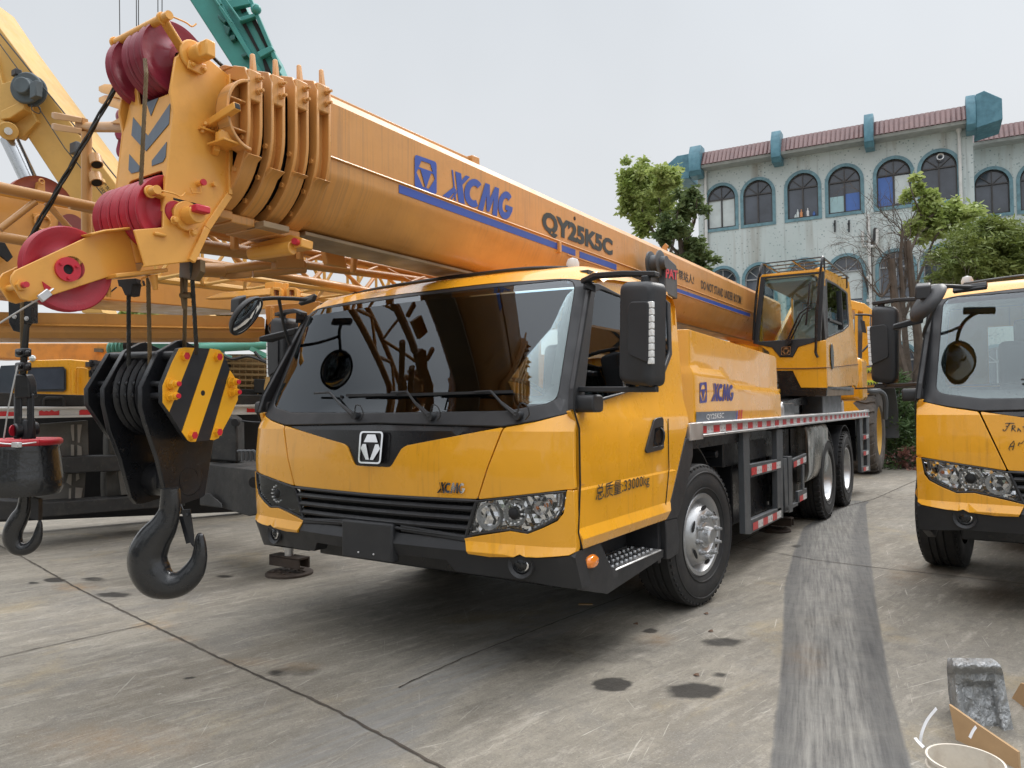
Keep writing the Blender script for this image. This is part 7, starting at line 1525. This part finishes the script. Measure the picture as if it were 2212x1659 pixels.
mb.loft([[q, q+V((.85, 0, 0)), q+V((.85, 0, 0))+(q-V((q.x, c.y, c.z))).normalized()*.03, q+(q-V((q.x, c.y, c.z))).normalized()*.03] for q in pth]); mb.build('fender', M_gsteel, wl)
mb = MB(); mb.prism([lv(1790, 853), lv(1838, 860), lv(1820, 868), lv(1790, 868)], FW*1); mb.prism([lv(1760, 868, 14), lv(1840, 868, 14), lv(1860, 890, 14), lv(1760, 890, 14)], FW*1); mb.build('front_frame', M_yel, wl)
# ---------------------------------------------------------------- dark crane carrier to the left with its yellow cab and big boom
nc = empty('mobile_crane', label='older truck crane on the left with dark grimy carrier and torn red and white tape', cat='truck crane')
NPn = V((.93, -.367, 0)).normalized(); NP0 = Dp(0, 890, 7.6); np_ = lambda off=0: onp(NP0-NPn*off, NPn); dirn = V((.367, .93, 0)).normalized()
M_grime = mat('grimy_steel', (.02, .02, .02), .6, var=.3, dirt=.8, dcol=(.055, .05, .043), bump=.6, bs=25, wear=.3, wcol=(.15, .14, .12))
M_grl = mat('grimy_pale_steel', (.10, .095, .085), .7, var=.3, dirt=.7, dcol=(.05, .045, .04), bump=.5, streak=.5, scol=(.03, .03, .03), ssc=(10, 10, .8))
M_wrn = mat('worn_white_paint', (.60, .59, .56), .6, var=.1, dirt=.5, dcol=(.35, .33, .3))
M_obr = mat('aged_boom_paint', (.50, .235, .05), .4, coat=.1, var=.1, vs=1.5, dirt=.4, dcol=(.34, .15, .04), streak=.35, scol=(.2, .1, .03), ssc=(6, 6, .8))
M_tan = mat('tan_boom_paint', (.58, .345, .09), .5, var=.1, vs=1.5, dirt=.4, dcol=(.40, .24, .07))
f0 = np_()
mb = MB(); mb.pp([(-40, 847), (200, 854), (620, 852), (620, 878), (-40, 878)], np_(.05), -NPn*.5); mb.pp([(430, 838), (600, 842), (620, 852), (430, 853)], np_(.3), -NPn*.5); mb.build('deck_side', M_grime, nc, bevel=.01)
mb = MB(); mb.pp([(-40, 880.5), (620, 873.3), (620, 877), (-40, 885)], f0, NPn*.03); mb.pp([(-40, 900), (620, 890), (620, 894), (-40, 905)], f0, NPn*.03); mb.pp([(-40, 885), (620, 877), (620, 890), (-40, 900)], f0, -NPn*.02); mb.build('white_rail', M_wrn, nc, bevel=.003)
mb = MB()
for a, b in ((-40, 30), (84, 128), (171, 205), (533, 566), (590, 620), (262, 300)):
    T_ = lambda x: 885-.0118*x; B_ = lambda x: 901-.0155*x; n = 8; top = [(a+(b-a)*i/n, T_(a)+2+random.uniform(-1, 3)) for i in range(n+1)]
    mb.prism([f0(x, y)+NPn*.004 for x, y in top+[(b, B_(b)-2), (a, B_(a)-2)]], NPn*.002)
mb.build('worn_reflector', M_red, nc, smooth=0)
mb = MB(); mb.tube([f0(x, y)+NPn*.0-V((0, 0, 0)) for x, y in ((94, 878), (95, 864), (99, 860), (133, 860), (138, 864), (139, 878))], .018, 8); mb.build('grab_handle', M_grime, nc)
mb = MB(); fb = np_(.75)
mb.pp([(-60, 900), (640, 888), (640, 1100), (-60, 1130)], np_(1.1), -NPn*.2); mb.build('chassis_frame', M_dark, nc)  # near-black slab stands for the black void under the deck
mb = MB(); mb.pp([(120, 988), (256, 984), (262, 1018), (124, 1022)], f0, -NPn*.3); mb.pp([(-60, 1078), (106, 1086), (282, 1073), (400, 1066), (400, 1093), (280, 1102), (90, 1118), (-60, 1129)], f0, -NPn*.3); mb.build('outrigger_beam', M_grime, nc, bevel=.01)
mb = MB(); mb.pp([(62, 918), (190, 908), (192, 985), (62, 990)], np_(.3), -NPn*.2); mb.pp([(62, 1024), (186, 1021), (182, 1075), (66, 1082)], np_(.3), -NPn*.2); mb.pp([(250, 990), (262, 1000), (280, 1068), (262, 1070)], np_(.1), -NPn*.1); mb.build('mud_panel', M_grl, nc, bevel=.005)
mb = MB()
for q_ in ([(153, 918), (160, 917), (160, 952), (156, 952), (153, 930)], [(167, 917), (177, 917), (173, 945), (172, 956), (168, 956)], [(153, 960), (160, 961), (160, 988), (153, 986)], [(167, 961), (176, 965), (177, 985), (167, 986)], [(148, 1024), (155, 1024), (154, 1049), (143, 1042)], [(164, 1024), (170, 1023), (172, 1034), (164, 1039)], [(149, 1055), (154, 1054), (153, 1080), (148, 1080)], [(163, 1053), (179, 1054), (175, 1078), (162, 1078)]): mb.pp(q_, np_(.28), NPn*.004)
mb.build('peeling_paint', mat('peeled_grey', (.27, .25, .22), .8, var=.2), nc, smooth=0)
mb = MB(); a_ = np_(.6)(228, 965); mb.cyl(a_, a_+dirn*.9, .28, 24); a_ = np_(.5)(222, 1045); mb.cyl(a_, a_+dirn*.75, .26, 24); mb.build('air_tank', M_grl, nc, bevel=.02)
mb = MB(); g1 = lambda x, y, d=6.4: Dp(x, y, d)
mb.prism([Dp(431, 1000, 6.9), Dp(560, 1016, 6.0), Dp(562, 1110, 6.0), Dp(536, 1115, 6.05), Dp(481, 1098, 6.5), Dp(431, 1092, 6.9)], V((.2, .9, 0))); o = mb.build('outrigger_box', M_grime, nc, bevel=.01)
q = Dp(549, 1042, 5.98); MB().cyl(q, q+FW*.1, .045, 20).build('box_hole', M_dark, nc)
mb = MB(); mb.prism([g1(432, 1068, 6.7), g1(452, 1066, 6.6), g1(478, 1087, 6.45), g1(480, 1098, 6.4), g1(432, 1090, 6.7)], FW*.02); mb.prism([g1(455, 905, 6.9), g1(495, 898, 6.9), g1(505, 905, 6.85), g1(512, 915, 6.85), g1(513, 1000, 6.8), g1(455, 995, 6.9)], FW*.2); mb.build('jack_housing', M_grime, nc, bevel=.02)
q = Dp(507, 913, 6.8); MB().cyl(q, q+FW*.05, .035, 16).build('box_hole', M_dark, nc)
mb = MB()
for i in range(4): mb.tube(smoothpath([g1(513+i*9, 975, 6.5), g1(520+i*9, 974, 6.5), g1(524+i*9, 980, 6.5), g1(524+i*9, 996, 6.5)]), .014, 6)
mb.build('brake_pipes', M_gsteel, nc)
mb = MB(); mb.tube(smoothpath([g1(500, 897, 7), g1(520, 908, 7), g1(560, 912, 7), g1(600, 906, 7)]), .008, 5); mb.build('slack_wire', M_blk, nc)
# yellow cab beyond the deck
cb = empty('crane_cab'); cb.parent = nc; cq = lambda x, y, d=11.: Dp(x, y, d)
mb = MB(); mb.loft([[cq(-60, 860), cq(18, 855), cq(33, 800), cq(52, 785), cq(66, 778), cq(150, 776), cq(193, 780), cq(197, 790), cq(200, 856)], [cq(-60, 860)+FW*1.6, cq(18, 855)+FW*1.6, cq(33, 800)+FW*1.6, cq(52, 785)+FW*1.6, cq(66, 778)+FW*1.6, cq(150, 776)+FW*1.6, cq(193, 780)+FW*1.6, cq(197, 790)+FW*1.6, cq(200, 856)+FW*1.6]]); mb.build('shell', M_yel, cb, bevel=.02)
MB().prism([cq(2, 790, 10.95), cq(46, 788, 10.95), cq(40, 802, 10.95), (cq(24, 850, 10.95)), cq(-20, 852, 10.95)], FW*.03).build('windscreen', M_bgl, cb, smooth=0)
MB().prism([cq(62, 794, 10.97), cq(136, 792, 10.97), cq(142, 798, 10.97), cq(142, 842, 10.97), cq(136, 846, 10.97), cq(48, 846, 10.97)], FW*.01).build('window_frame', M_blk, cb, smooth=0)
MB().prism([cq(66, 797, 10.96), cq(134, 796, 10.96), cq(138, 800, 10.96), cq(138, 840, 10.96), cq(54, 842, 10.96)], FW*.01).build('side_window', M_bgl, cb, smooth=0)
mb = MB(); mb.tube([cq(152, 789, 10.95), cq(152, 848, 10.95)], .006, 5); mb.tube(smoothpath([cq(164, 852, 10.95), cq(165, 800, 10.95), cq(172, 795, 10.95), cq(186, 796, 10.95), cq(190, 804, 10.95), cq(190, 850, 10.95)]), .01, 5); mb.tube([cq(159, 798, 10.9), cq(159, 850, 10.9)], .02, 6); mb.build('door_lines', M_yel, cb)
mb = MB(); mb.ball(cq(70, 774), .05, 8); mb.build('cab_lamp', M_shade, cb)
mb = MB()
for _ in range(14):
    x, y = random.uniform(196, 215), random.uniform(782, 812); mb.box(cq(x, y, 11), (random.uniform(.03, .12), .1, random.uniform(.03, .12)))
mb.build('engine_bits', M_blk, nc)
mb = MB(); mb.prism([cq(-60, 741, 12), cq(245, 741, 12), cq(250, 790, 12), cq(240, 786, 12), cq(196, 782, 12), cq(0, 775, 12), cq(-60, 776, 12)], FW*.8); mb.build('lower_boom', mat('stained_boom', (.60, .26, .05), .55, var=.15, streak=.9, scol=(.16, .08, .04), ssc=(6, 6, .9), dirt=.6, dcol=(.25, .13, .06), sr=(.45, .65)), nc, bevel=.02)
mb = MB(); mb.prism([cq(203, 752, 11.95), cq(221, 753, 11.95), cq(221, 761, 11.95), cq(203, 760, 11.95)], FW*.04); mb.build('vent_slot', M_grl, nc)
# big boom face behind the main crane's head (underside seen)
Bx = onx(-4.6); mb = MB()
mb.prism([Bx(*p) for p in ((-60, 409), (0, 421), (180, 456), (300, 490), (439, 560), (560, 592), (700, 625), (760, 640), (700, 668), (560, 668), (500, 670.5), (207, 645.5), (0, 620), (-60, 613))], (-.9, 0, 0)); mb.build('main_boom', M_obr, nc, bevel=.01)
mb = MB(); q = Bx(155, 491)+V((.004, 0, 0)); mb.cyl(q, q+V((.004, 0, 0)), .13, 28); mb.build('red_plug', mat('dull_red', (.16, .03, .025), .6), nc)
mb = MB(); q = Bx(90, 481); mb.tube([q+V((.02, math.cos(t)*.07, math.sin(t)*.07)) for t in [2*math.pi*i/20 for i in range(21)]], .012, 8); mb.pp([(70, 461), (107, 464), (107, 475), (70, 470)], Bx, (.02, 0, 0)); mb.build('eye_bracket', M_obr, nc, bevel=.004)
mb = MB(); mb.pp([(-20, 500), (8, 520), (28, 555), (18, 565), (-20, 535)], onx(-4.5), (-.03, 0, 0)); mb.build('web_gap', M_dark, nc)
q = onx(-4.5)(84, 475); mb = MB(); cs_ = onx(-4.65)(86, 452); mb.lathe(cs_, (1, 0, 0), [(.03, .04), (.24, .02), (.29, .03), (.31, .045), (.29, .0), (.31, -.045), (.29, -.03), (.03, -.04)], 48); mb.build('boom_sheave', mat('rust_red', (.22, .05, .03), .6, var=.25, dirt=.5, dcol=(.4, .18, .05)), nc)
mb = MB(); mb.prism([onx(-4.55)(*p) for p in ((145/6*1, 395), (83, 392), (97, 392), (98, 425), (79, 425))][1:], (-.06, 0, 0)); q = onx(-4.53)(90, 392); mb.tube([q+V((0, math.cos(t)*.022, math.sin(t)*.022)) for t in [2*math.pi*i/14 for i in range(15)]], .008, 6); mb.build('sheave_lug', M_obr, nc)
MB().tube([onx(-4.3)(*p) for p in ((-40, 404), (0, 412), (180, 447))], .045, 10).build('boom_rail', M_head, nc)
# horizontal round-bottomed boom in front of it, with the pivot bracket
hb = empty('crane_boom', label='plain orange boom lying horizontally behind the hook blocks, rounded end by the round mirror', cat='crane boom')
rings = []
for px in (-60, 150, 350, 470, 545, 566, 572):
    yt = 673.8+.0175*px if px < 500 else 682.5; d = 7.2; s_ = 1 if px < 560 else (.93 if px < 570 else .75); yc_ = 710
    prof = [(yt+(0), .0), (yt+24, .02), (yt+27, -.04), (yt+30, .0), (718, .0), (730, .04), (738, .16), (740, .35), (738, .55), (718, .7), (yt, .7)]
    rings.append([Dp(px, yc_+(y-yc_)*s_, d+o_*1.0+(0 if px < 560 else .03)) for y, o_ in prof])
MB().loft(rings).build('boom_body', M_obr, hb, smooth=30)
mb = MB(); b_ = lambda x, y, d=7.5: Dp(x, y, d); mb.prism([b_(572, 660), b_(690, 650), b_(690, 700), b_(640, 742), b_(600, 738), b_(592, 715), b_(575, 700)], FW*.2); mb.prism([b_(583, 590+72, 7.3), b_(590, 662, 7.3), b_(590, 735, 7.3), b_(583, 720, 7.3)], FW*.05); mb.build('pivot_bracket', M_obr, hb, bevel=.01)
mb = MB(); q = b_(596, 718, 7.3); mb.tube([b_(597+17*math.cos(t), 709+17*math.sin(t)*1.05, 7.28) for t in [2*math.pi*i/24 for i in range(25)]], .007, 6); mb.build('pin_ring', M_grl, hb)
mb = MB(); mb.prism([b_(554+20, 690, 7.6), b_(592, 690, 7.6), b_(588, 742, 7.6), b_(570, 735, 7.6)], FW*.2); mb.build('dark_gap', M_dark, hb)
mb = MB(); mb.prism([Dp(441, 645, 6.3), Dp(480, 632, 6.3), Dp(584, 622, 6.1), Dp(584, 636, 6.1), Dp(520, 642, 6.2)], FW*.12)
for x in (594, 627): 
    for a_, b__ in (((x, 625), (x+16, 626)), ((x+16, 626), (x+16, 644)), ((x+16, 644), (x, 643)), ((x, 643), (x, 625))): mb.bar(Dp(*a_, 6.05), Dp(*b__, 6.05), .02, .12, up=FW)
mb.bar(Dp(584, 630, 6.1), Dp(594, 630, 6.1), .02, .05); mb.bar(Dp(584, 641, 6.1), Dp(627, 641, 6.1), .015, .02); mb.bar(Dp(610, 629, 6.1), Dp(627, 629, 6.1), .02, .03); mb.bar(Dp(643, 631, 6.1), Dp(655, 631, 6.1), .01, .01); mb.bar(Dp(643, 640, 6.1), Dp(655, 640, 6.1), .01, .01); mb.bar(Dp(618, 612, 6.1), Dp(618, 648, 6.1), .035, .03); mb.box(Dp(595, 618, 6.2), (.12, .12, .05))
mb.build('wedge_stop', M_head, hb, bevel=.003)
MB().prism([Dp(596, 626, 6.12), Dp(609, 626, 6.12), Dp(609, 643, 6.12), Dp(596, 643, 6.12)], FW*.01).build('tube_mouth', M_dark, hb, smooth=0); MB().prism([Dp(629, 627, 6.12), Dp(642, 627, 6.12), Dp(642, 643, 6.12), Dp(629, 643, 6.12)], FW*.01).build('tube_mouth', M_dark, hb, smooth=0)
# tan boom rising at the far left with its lift cylinder
tb_ = empty('crane_boom', label='tan telescopic boom rising off the top left edge with a chrome lift cylinder under it', cat='crane boom'); d = 9.5; e_ = lambda x, y, d=9.5: Dp(x, y, d)
def slab(name, px, d, th, m, par, bev=.01): return MB().prism([Dp(x, y, d) for x, y in px], FW*th).build(name, m, par, bevel=bev)
slab('boom_side', [(-60, -30), (0, 60), (265, 418), (262, 470), (148, 430), (0, 205), (-60, 120)], 9.5, .8, M_tan, tb_)
slab('outer_section', [(-60, 60), (-60, 250), (0, 285), (45, 300), (80, 262), (30, 172), (5, 180), (-10, 120)], 9.44, .1, M_tan, tb_)
mb = MB(); mb.prism([e_(0, 258, 9.3), e_(22, 255, 9.3), e_(52, 235, 9.3), e_(52, 215, 9.3), e_(0, 240, 9.3)], FW*.2); mb.cyl(e_(18, 283, 9.2), e_(18, 283, 9.6), .11, 24); mb.build('pivot_lug', M_tan, tb_, bevel=.01); MB().cyl(e_(18, 283, 9.18), e_(18, 283, 9.22), .045, 18).build('pin_end', M_chr, tb_)
MB().cyl(e_(20, 300, 9.4), e_(68, 400, 9.4), .105, 24).build('cylinder_rod', mat('rod_steel', (.5, .52, .54), .22, metal=.9, var=.1), tb_); MB().cyl(e_(68, 400, 9.4), e_(110, 500, 9.4), .14, 24).build('cylinder_barrel', M_tan, tb_)
mb = MB(); mb.tube([e_(0, 96, 9.42), e_(60, 178, 9.42), e_(85, 235, 9.42), e_(140, 320, 9.42), e_(230, 430, 9.42)], .007, 5); mb.tube([e_(-10, 60, 9.3), e_(150, 258, 9.3), e_(268, 405, 9.3)], .009, 5); mb.tube([e_(40, 302, 9.3), e_(80, 400, 9.3)], .012, 5); mb.tube([e_(33, 160, 9.3), e_(40, 180, 9.3), e_(50, 195, 9.3)], .006, 5); mb.tube(smoothpath([e_(68, 225, 9.3), e_(70, 238, 9.3), e_(85, 245, 9.3), e_(86, 232, 9.3), e_(72, 228, 9.3)]), .006, 5); mb.build('boom_cable', M_blk, tb_)
mb = MB(); mb.lathe(e_(70, 198, 9.4), -FW, [(.001, .22), (.10, .22), (.11, .14), (.19, .14), (.20, .12), (.20, .10), (.12, .09), (.12, .04), (.20, .03), (.20, .0), (.001, .0)], 28); mb.box(e_(78, 195, 9.15), (.16, .08, .2)); mb.build('cable_reel', mat('grey_drum', (.07, .09, .10), .55, var=.3, dirt=.4), tb_, bevel=.01)
mb = MB(); mb.box(e_(36, 158, 9.3), (.12, .08, .08)); mb.build('camera_box', M_blk, tb_, bevel=.01)
mb = MB(); mb.box(e_(162, 320, 9.35), (.16, .06, .14)); mb.build('junction_box', M_gsteel, tb_, bevel=.01)
mb = MB(); mb.bar(e_(205, 398, 9.35), e_(225, 390, 9.35), .05, .05); mb.build('boom_bracket', M_tan, tb_)
tx = bil(e_(204, 394, 9.42), e_(238, 436, 9.42), e_(243, 431, 9.42), e_(209, 389, 9.42)); text('warning_lettering', 'AND UNDER BOO', tx, M_ink, tb_, bold=.03, lift=.006); tx = bil(e_(216, 392, 9.42), e_(243, 427, 9.42), e_(249, 421, 9.42), e_(222, 386, 9.42)); text('warning_lettering', '下严禁站人', tx, M_ink, tb_, bold=.01, lift=.006)
# another yellow boom glimpsed in the gaps
gb_ = empty('crane_boom', label='pale yellow boom piece glimpsed between the brown boom and the orange boom', cat='crane boom'); slab('boom_side', [(325, 655), (400, 655), (455, 682), (345, 682)], 15, .6, M_tan, gb_); slab('boom_side', [(160, 640), (205, 640), (222, 676), (178, 676)], 15, .6, M_tan, gb_)
# red hook on a long rope, further ropes from a boom out of the frame
rh = empty('small_hook_block', label='small dark red hook block on a thin rope left of the striped boom head', cat='hook block'); h_ = lambda x, y, d=6.5: Dp(x, y, d)
mb = MB(); q = h_(262, 250); mb.ball(q, .065, 14, sc=(1, .6, 1)); q = h_(262, 262); mb.prism([h_(246, 262), h_(276, 262), h_(276, 290), h_(274, 298), h_(262, 304), h_(250, 300), h_(246, 290)], FW*.10); mb.build('block_body', M_mar, rh, bevel=.015)
hook('hook', [(260, 300, 4), (258, 312, 4.5), (256, 325, 5), (259, 335, 5), (266, 336, 4.5), (269, 328, 3.5), (268, 318, 2)], 6.55, rh, M_mar)
for i, (x0, x1, y1, d, lb) in enumerate(((258, 260.5, 235, 6.5, 'thin wire rope holding the small red hook, leftmost of the ropes above the boom head'), (294.5, 296.5, 420, 12, 'second thin wire rope from the left above the boom head'), (299, 300, 420, 12, 'third thin wire rope from the left, close beside the second'), (341, 342, 420, 12, 'fourth thin wire rope from the left above the head'), (350, 348.5, 420, 12, 'rightmost thin wire rope above the head, beside its rope bar'))):
    o = MB().tube([Dp(x0-12*(0 if i else .1), -400, d), Dp(x0, 0, d), Dp(x1, y1, d)], .004 if d < 7 else .0075, 5).build('wire_rope', M_ropeb); tag(o, lb, 'wire rope', 'thin ropes above the boom head')
# green crane: raised boom at the top, folded jib and barrel pieces low down
M_grn = mat('green_crane_paint', (.04, .25, .225), .45, var=.12, vs=2, dirt=.4, dcol=(.05, .16, .14)); M_grd = mat('green_deep', (.02, .11, .10), .5, var=.2); M_lgr = mat('pale_green_paint', (.14, .45, .36), .45, var=.12, dirt=.5, dcol=(.10, .28, .22))
gc = empty('green_crane', label='green crane: raised boom at the top edge, pale green tube low behind the hook block', cat='truck crane'); d = 12.
slab('boom_side', [(385, -40), (410, 0), (512, 158), (560, 175), (600, 150), (575, 90), (520, 0), (495, -40)], 12.0, .9, M_grn, gc, .02)
slab('boom_edge', [(440, -40), (462, 0), (562, 165), (572, 165), (476, 0), (455, -40)], 11.9, .1, M_grn, gc, .01); slab('boom_edge', [(528, -40), (545, 0), (605, 140), (600, 150), (535, 0), (518, -40)], 11.9, .1, M_grn, gc, .01)
for (a, b, c_, d_) in (((488, 0), (534, -6), (541, 8), (497, 18)), ((513, 38), (549, 28), (552, 35), (517, 47)), ((555, 112), (585, 98), (592, 107), (562, 124)), ((462, -2), (470, -6), (480, 8), (470, 12))): slab('cross_plate', [a, b, c_, d_], 11.88, .1, M_grn, gc)
slab('slot', [(520, 47), (528, 45), (560, 108), (556, 112)], 11.97, .02, M_dark, gc, 0); slab('slot', [(540, 38), (549, 35), (580, 98), (573, 102)], 11.97, .02, M_dark, gc, 0); slab('slot', [(497, 20), (505, -5), (512, -6), (520, 30)][:0] or [(510, -5), (520, -8), (533, 22), (522, 28)], 11.97, .02, M_dark, gc, 0); slab('slot', [(566, 125), (571, 123), (585, 155), (575, 160)], 11.97, .02, M_dark, gc, 0)
for px in ([(470, 30), (488, 45), (484, 50), (470, 38)], [(482, 52), (497, 60), (492, 76), (486, 70)], [(495, 78), (506, 74), (508, 84), (498, 88)], [(520, 118), (532, 113), (534, 119), (523, 124)]): slab('rib', px, 11.9, .1, M_grd, gc)
mb = MB(); mb.tube([Dp(466, 0, 11.8), Dp(500, 48, 11.8)], .012, 5); mb.tube([Dp(484, -5, 11.8), Dp(520, 45, 11.8)], .02, 6); mb.ball(Dp(553, 20, 11.9), .085, 12); mb.tube([Dp(545, 16, 11.7), Dp(552, 10, 11.7), Dp(558, 13, 11.7)], .008, 5); mb.build('pipe', M_grn, gc)
gl = lambda x, y, d=8.6: Dp(x, y, d)
mb = MB(); mb.cyl(gl(430, 751), gl(700, 738, 9.2), .062, 18); mb.build('jib_tube', M_lgr, gc); mb = MB()
for x in (241, 250, 259, 267): mb.lathe(gl(x, 754-((x-241)*.15)), RI, [(.02, -.02), (.075, -.022), (.085, 0), (.075, .022), (.02, .02)], 20)
mb.cyl(gl(270, 752), gl(285, 752), .08, 18); mb.build('sheave_stack', M_lgr, gc); slab('jib_web', [(285, 742), (440, 742), (440, 775), (285, 775)], 8.9, .1, M_lgr, gc); mb = MB(); mb.cyl(gl(272, 750, 8.5), gl(292, 748, 8.5), .07, 14); mb.build('drum_end', M_grime, gc)
mb = MB(); mb.bar(gl(455, 757), gl(500, 772), .03, .03); mb.bar(gl(540, 752, 8.8), gl(620, 790, 9), .05, .05); mb.bar(gl(600, 742, 8.8), gl(610, 800, 9), .04, .04); mb.bar(gl(560, 770, 9.1), gl(600, 768, 9.1), .02, .05); mb.build('jib_struts', M_lgr, gc)
mb = MB(); mb.tube(smoothpath([gl(460, 755, 8.5), gl(500, 775, 8.5), gl(540, 770, 8.5), gl(590, 790, 8.5)]), .018, 6); mb.tube(smoothpath([gl(550, 760, 8.5), gl(575, 780, 8.5), gl(620, 770, 8.5)]), .018, 6); mb.build('hose', M_blk, gc)
slab('warning_plate', [(490, 765), (560, 765), (560, 772), (490, 772)], 9.6, .03, mat('cream_plate', (.45, .40, .28), .6), gc, 0); text('warning_lettering', 'STAND UNDER BOO', bil(Dp(492, 771, 9.59), Dp(558, 771, 9.59), Dp(558, 766, 9.59), Dp(492, 766, 9.59)), M_ink, gc, bold=.02, lift=-.004)
# tan slatted radiator panel and perforated guard of the machine behind
rp2 = empty('slatted_panel', label='tan ribbed radiator panel standing behind the striped hook block plate', cat='panel'); r3 = lambda x, y, d=9.4: Dp(x, y, d)
M_rp = mat('dusty_tan', (.34, .22, .10), .7, var=.12, dirt=.4, dcol=(.2, .14, .08)); slab('panel', [(470, 768), (612, 771), (612, 858), (470, 852)], 9.5, .3, M_rp, rp2)
mb = MB()
for i in range(8): mb.bar(r3(470, 772+i*12), r3(612, 774.5+i*12), .055, .028)
mb.build('ribs', M_rp, rp2)
mb = MB()
for i in range(10): mb.bar(r3(478+i*13.5, 768, 9.38), r3(476+i*13.5, 856, 9.38), .008, .008)
mb.build('thin_bars', M_rp, rp2)
slab('rubber_pad', [(548, 818), (575, 819), (574, 850), (548, 849)], 9.2, .03, M_blk, rp2); MB().bar(r3(490, 780), r3(492, 800), .06, .06).build('latch', M_blk, rp2)
pg = empty('perforated_guard', label='pale yellow perforated guard plate between the ribbed panel and the narrow mirror', cat='guard'); pgd = lambda x, y, d=8.6: Dp(x, y, d)
ou = [(572, 852), (570, 838), (574, 815), (582, 800), (598, 788), (615, 780), (625, 790), (625, 852)]
hs_ = [rnd([(x-3, y-2.5), (x+3, y-2.5), (x+3, y+2.5), (x-3, y+2.5)], 1.5, 2) for x, y in ((586, 824), (597, 824), (608, 824), (586, 836), (597, 836), (608, 836), (586, 847), (597, 847))]+[[(584, 812), (594, 800), (597, 803), (588, 814)], [(597, 800), (606, 791), (610, 794), (602, 804)]]
v2, f2_ = fill2([(x, y) for x, y in ou], hs_, 20); mb = MB(); mb.add([pgd(p.x, p.y) for p in v2], f2_); mb.add([pgd(p.x, p.y)+FW*.02 for p in v2], [f[::-1] for f in f2_]); mb.build('plate', mat('cream_yellow', (.62, .42, .16), .6, var=.1, dirt=.3), pg, smooth=0); slab('backing', [(575, 800), (620, 790), (620, 852), (575, 852)], 8.9, .05, M_dark, pg)
# yellow superstructure seen through the main crane's cab
sp2 = empty('machine_cover', label='pale yellow machine cover lettered QY 0K-, seen through the left of the windscreen', cat='machine cover'); slab('cover', rnd([(655, 762), (668, 748), (830, 752), (830, 846), (650, 856)], 8, 3), 8.6, .5, mat('pale_cover', (.66, .42, .13), .5, var=.05), sp2, .03)
text('model_lettering', 'QY  0K-', bil(Dp(748, 790, 8.58), Dp(829, 794, 8.58), Dp(829, 769, 8.58), Dp(748, 765, 8.58)), M_ink, sp2, bold=.03, lift=-.012)
slab('recess', rnd([(748, 792), (830, 795), (830, 823), (748, 826)], 5, 3), 8.59, .01, mat('pale_cover_line', (.5, .3, .09), .5), sp2, 0)
# ---------------------------------------------------------------- things behind the camera that the paint and the windscreens mirror
lb_ = empty('lattice_crane', label='dark lattice boom standing behind the photographer, seen only mirrored in the windscreens', cat='lattice boom'); mb = MB()
def lattice(mb, A, B, w, n, r=.05, rb=.025):
    ax = (B-A); t = ax.normalized(); u = t.cross(V((0, 0, 1))).normalized(); v = t.cross(u)
    cr_ = [(u*a+v*b)*w/2 for a, b in ((1, 1), (-1, 1), (-1, -1), (1, -1))]
    for c in cr_: mb.cyl(A+c, B+c, r, 8)
    for i in range(n):
        for k in range(4):
            p = A+ax*(i/n)+cr_[k]; q = A+ax*((i+1)/n)+cr_[(k+1) % 4]; mb.cyl(p, q, rb, 6); q2 = A+ax*(i/n)+cr_[(k+1) % 4]; mb.cyl(p, q2, rb, 6)
lattice(mb, V((-2.2, -13, 3.0)), V((-7.5, -9.5, 13)), 1.1, 9); lattice(mb, V((-9, -12, 1)), V((1, -11.5, 9)), 1.0, 9)
mb.build('lattice_boom', M_bsteel, lb_)
lj = empty('lattice_jib', label='yellow lattice jib folded behind the big boom, above the cab roof on the left', cat='lattice jib'); mb = MB(); lattice(mb, Dp(380, 515, 6.2), Dp(1010, 622, 9.5), .62, 9, .035, .016); mb.build('lattice', mat('lattice_paint', (.60, .34, .08), .45, var=.08), lj)
mb = MB(); mb.bb((-3.4, -15, 0), (-1.0, -12.4, 2.6)); mb.build('crane_base', M_grime, lb_, bevel=.1)
tb2 = empty('line_of_machines', label='row of parked yellow machines behind the photographer', cat='machines', group=None); mb = MB()
for x, w_, h_ in ((-16, 5, 3.0), (-9, 4, 2.6), (1.5, 4.5, 3.1), (9, 5, 2.8), (16, 4, 3.2)): mb.bb((x, -24, .6), (x+w_, -20, h_)); mb.bb((x+.5, -23, h_), (x+1.7, -21, h_+1.2))
o = mb.build('machine_bodies', M_grime, tb2, bevel=.1)
tag(tb2, kind='stuff')
tw = empty('tree_row', label='line of dark trees far behind the photographer', cat='trees', kind='stuff'); crown([(V((x, -34+rng.uniform(-2, 2), 2.5+rng.uniform(0, 1.5))), (3.2, 2, 2.6), 500) for x in range(-40, 45, 5)], 1.0, rng, 'crowns', M_l2, tw)
bh = empty('tree_belt', label='belt of dark trees closing the yard beyond the cranes on the left', cat='trees', kind='stuff'); crown([(V((x, 38+rng.uniform(-2, 2), 1.7+rng.uniform(0, .8))), (3.0, 2, 1.7), 700) for x in range(-60, -8, 4)], .6, rng, 'crowns', M_l2, bh)

split_parts(SPL)
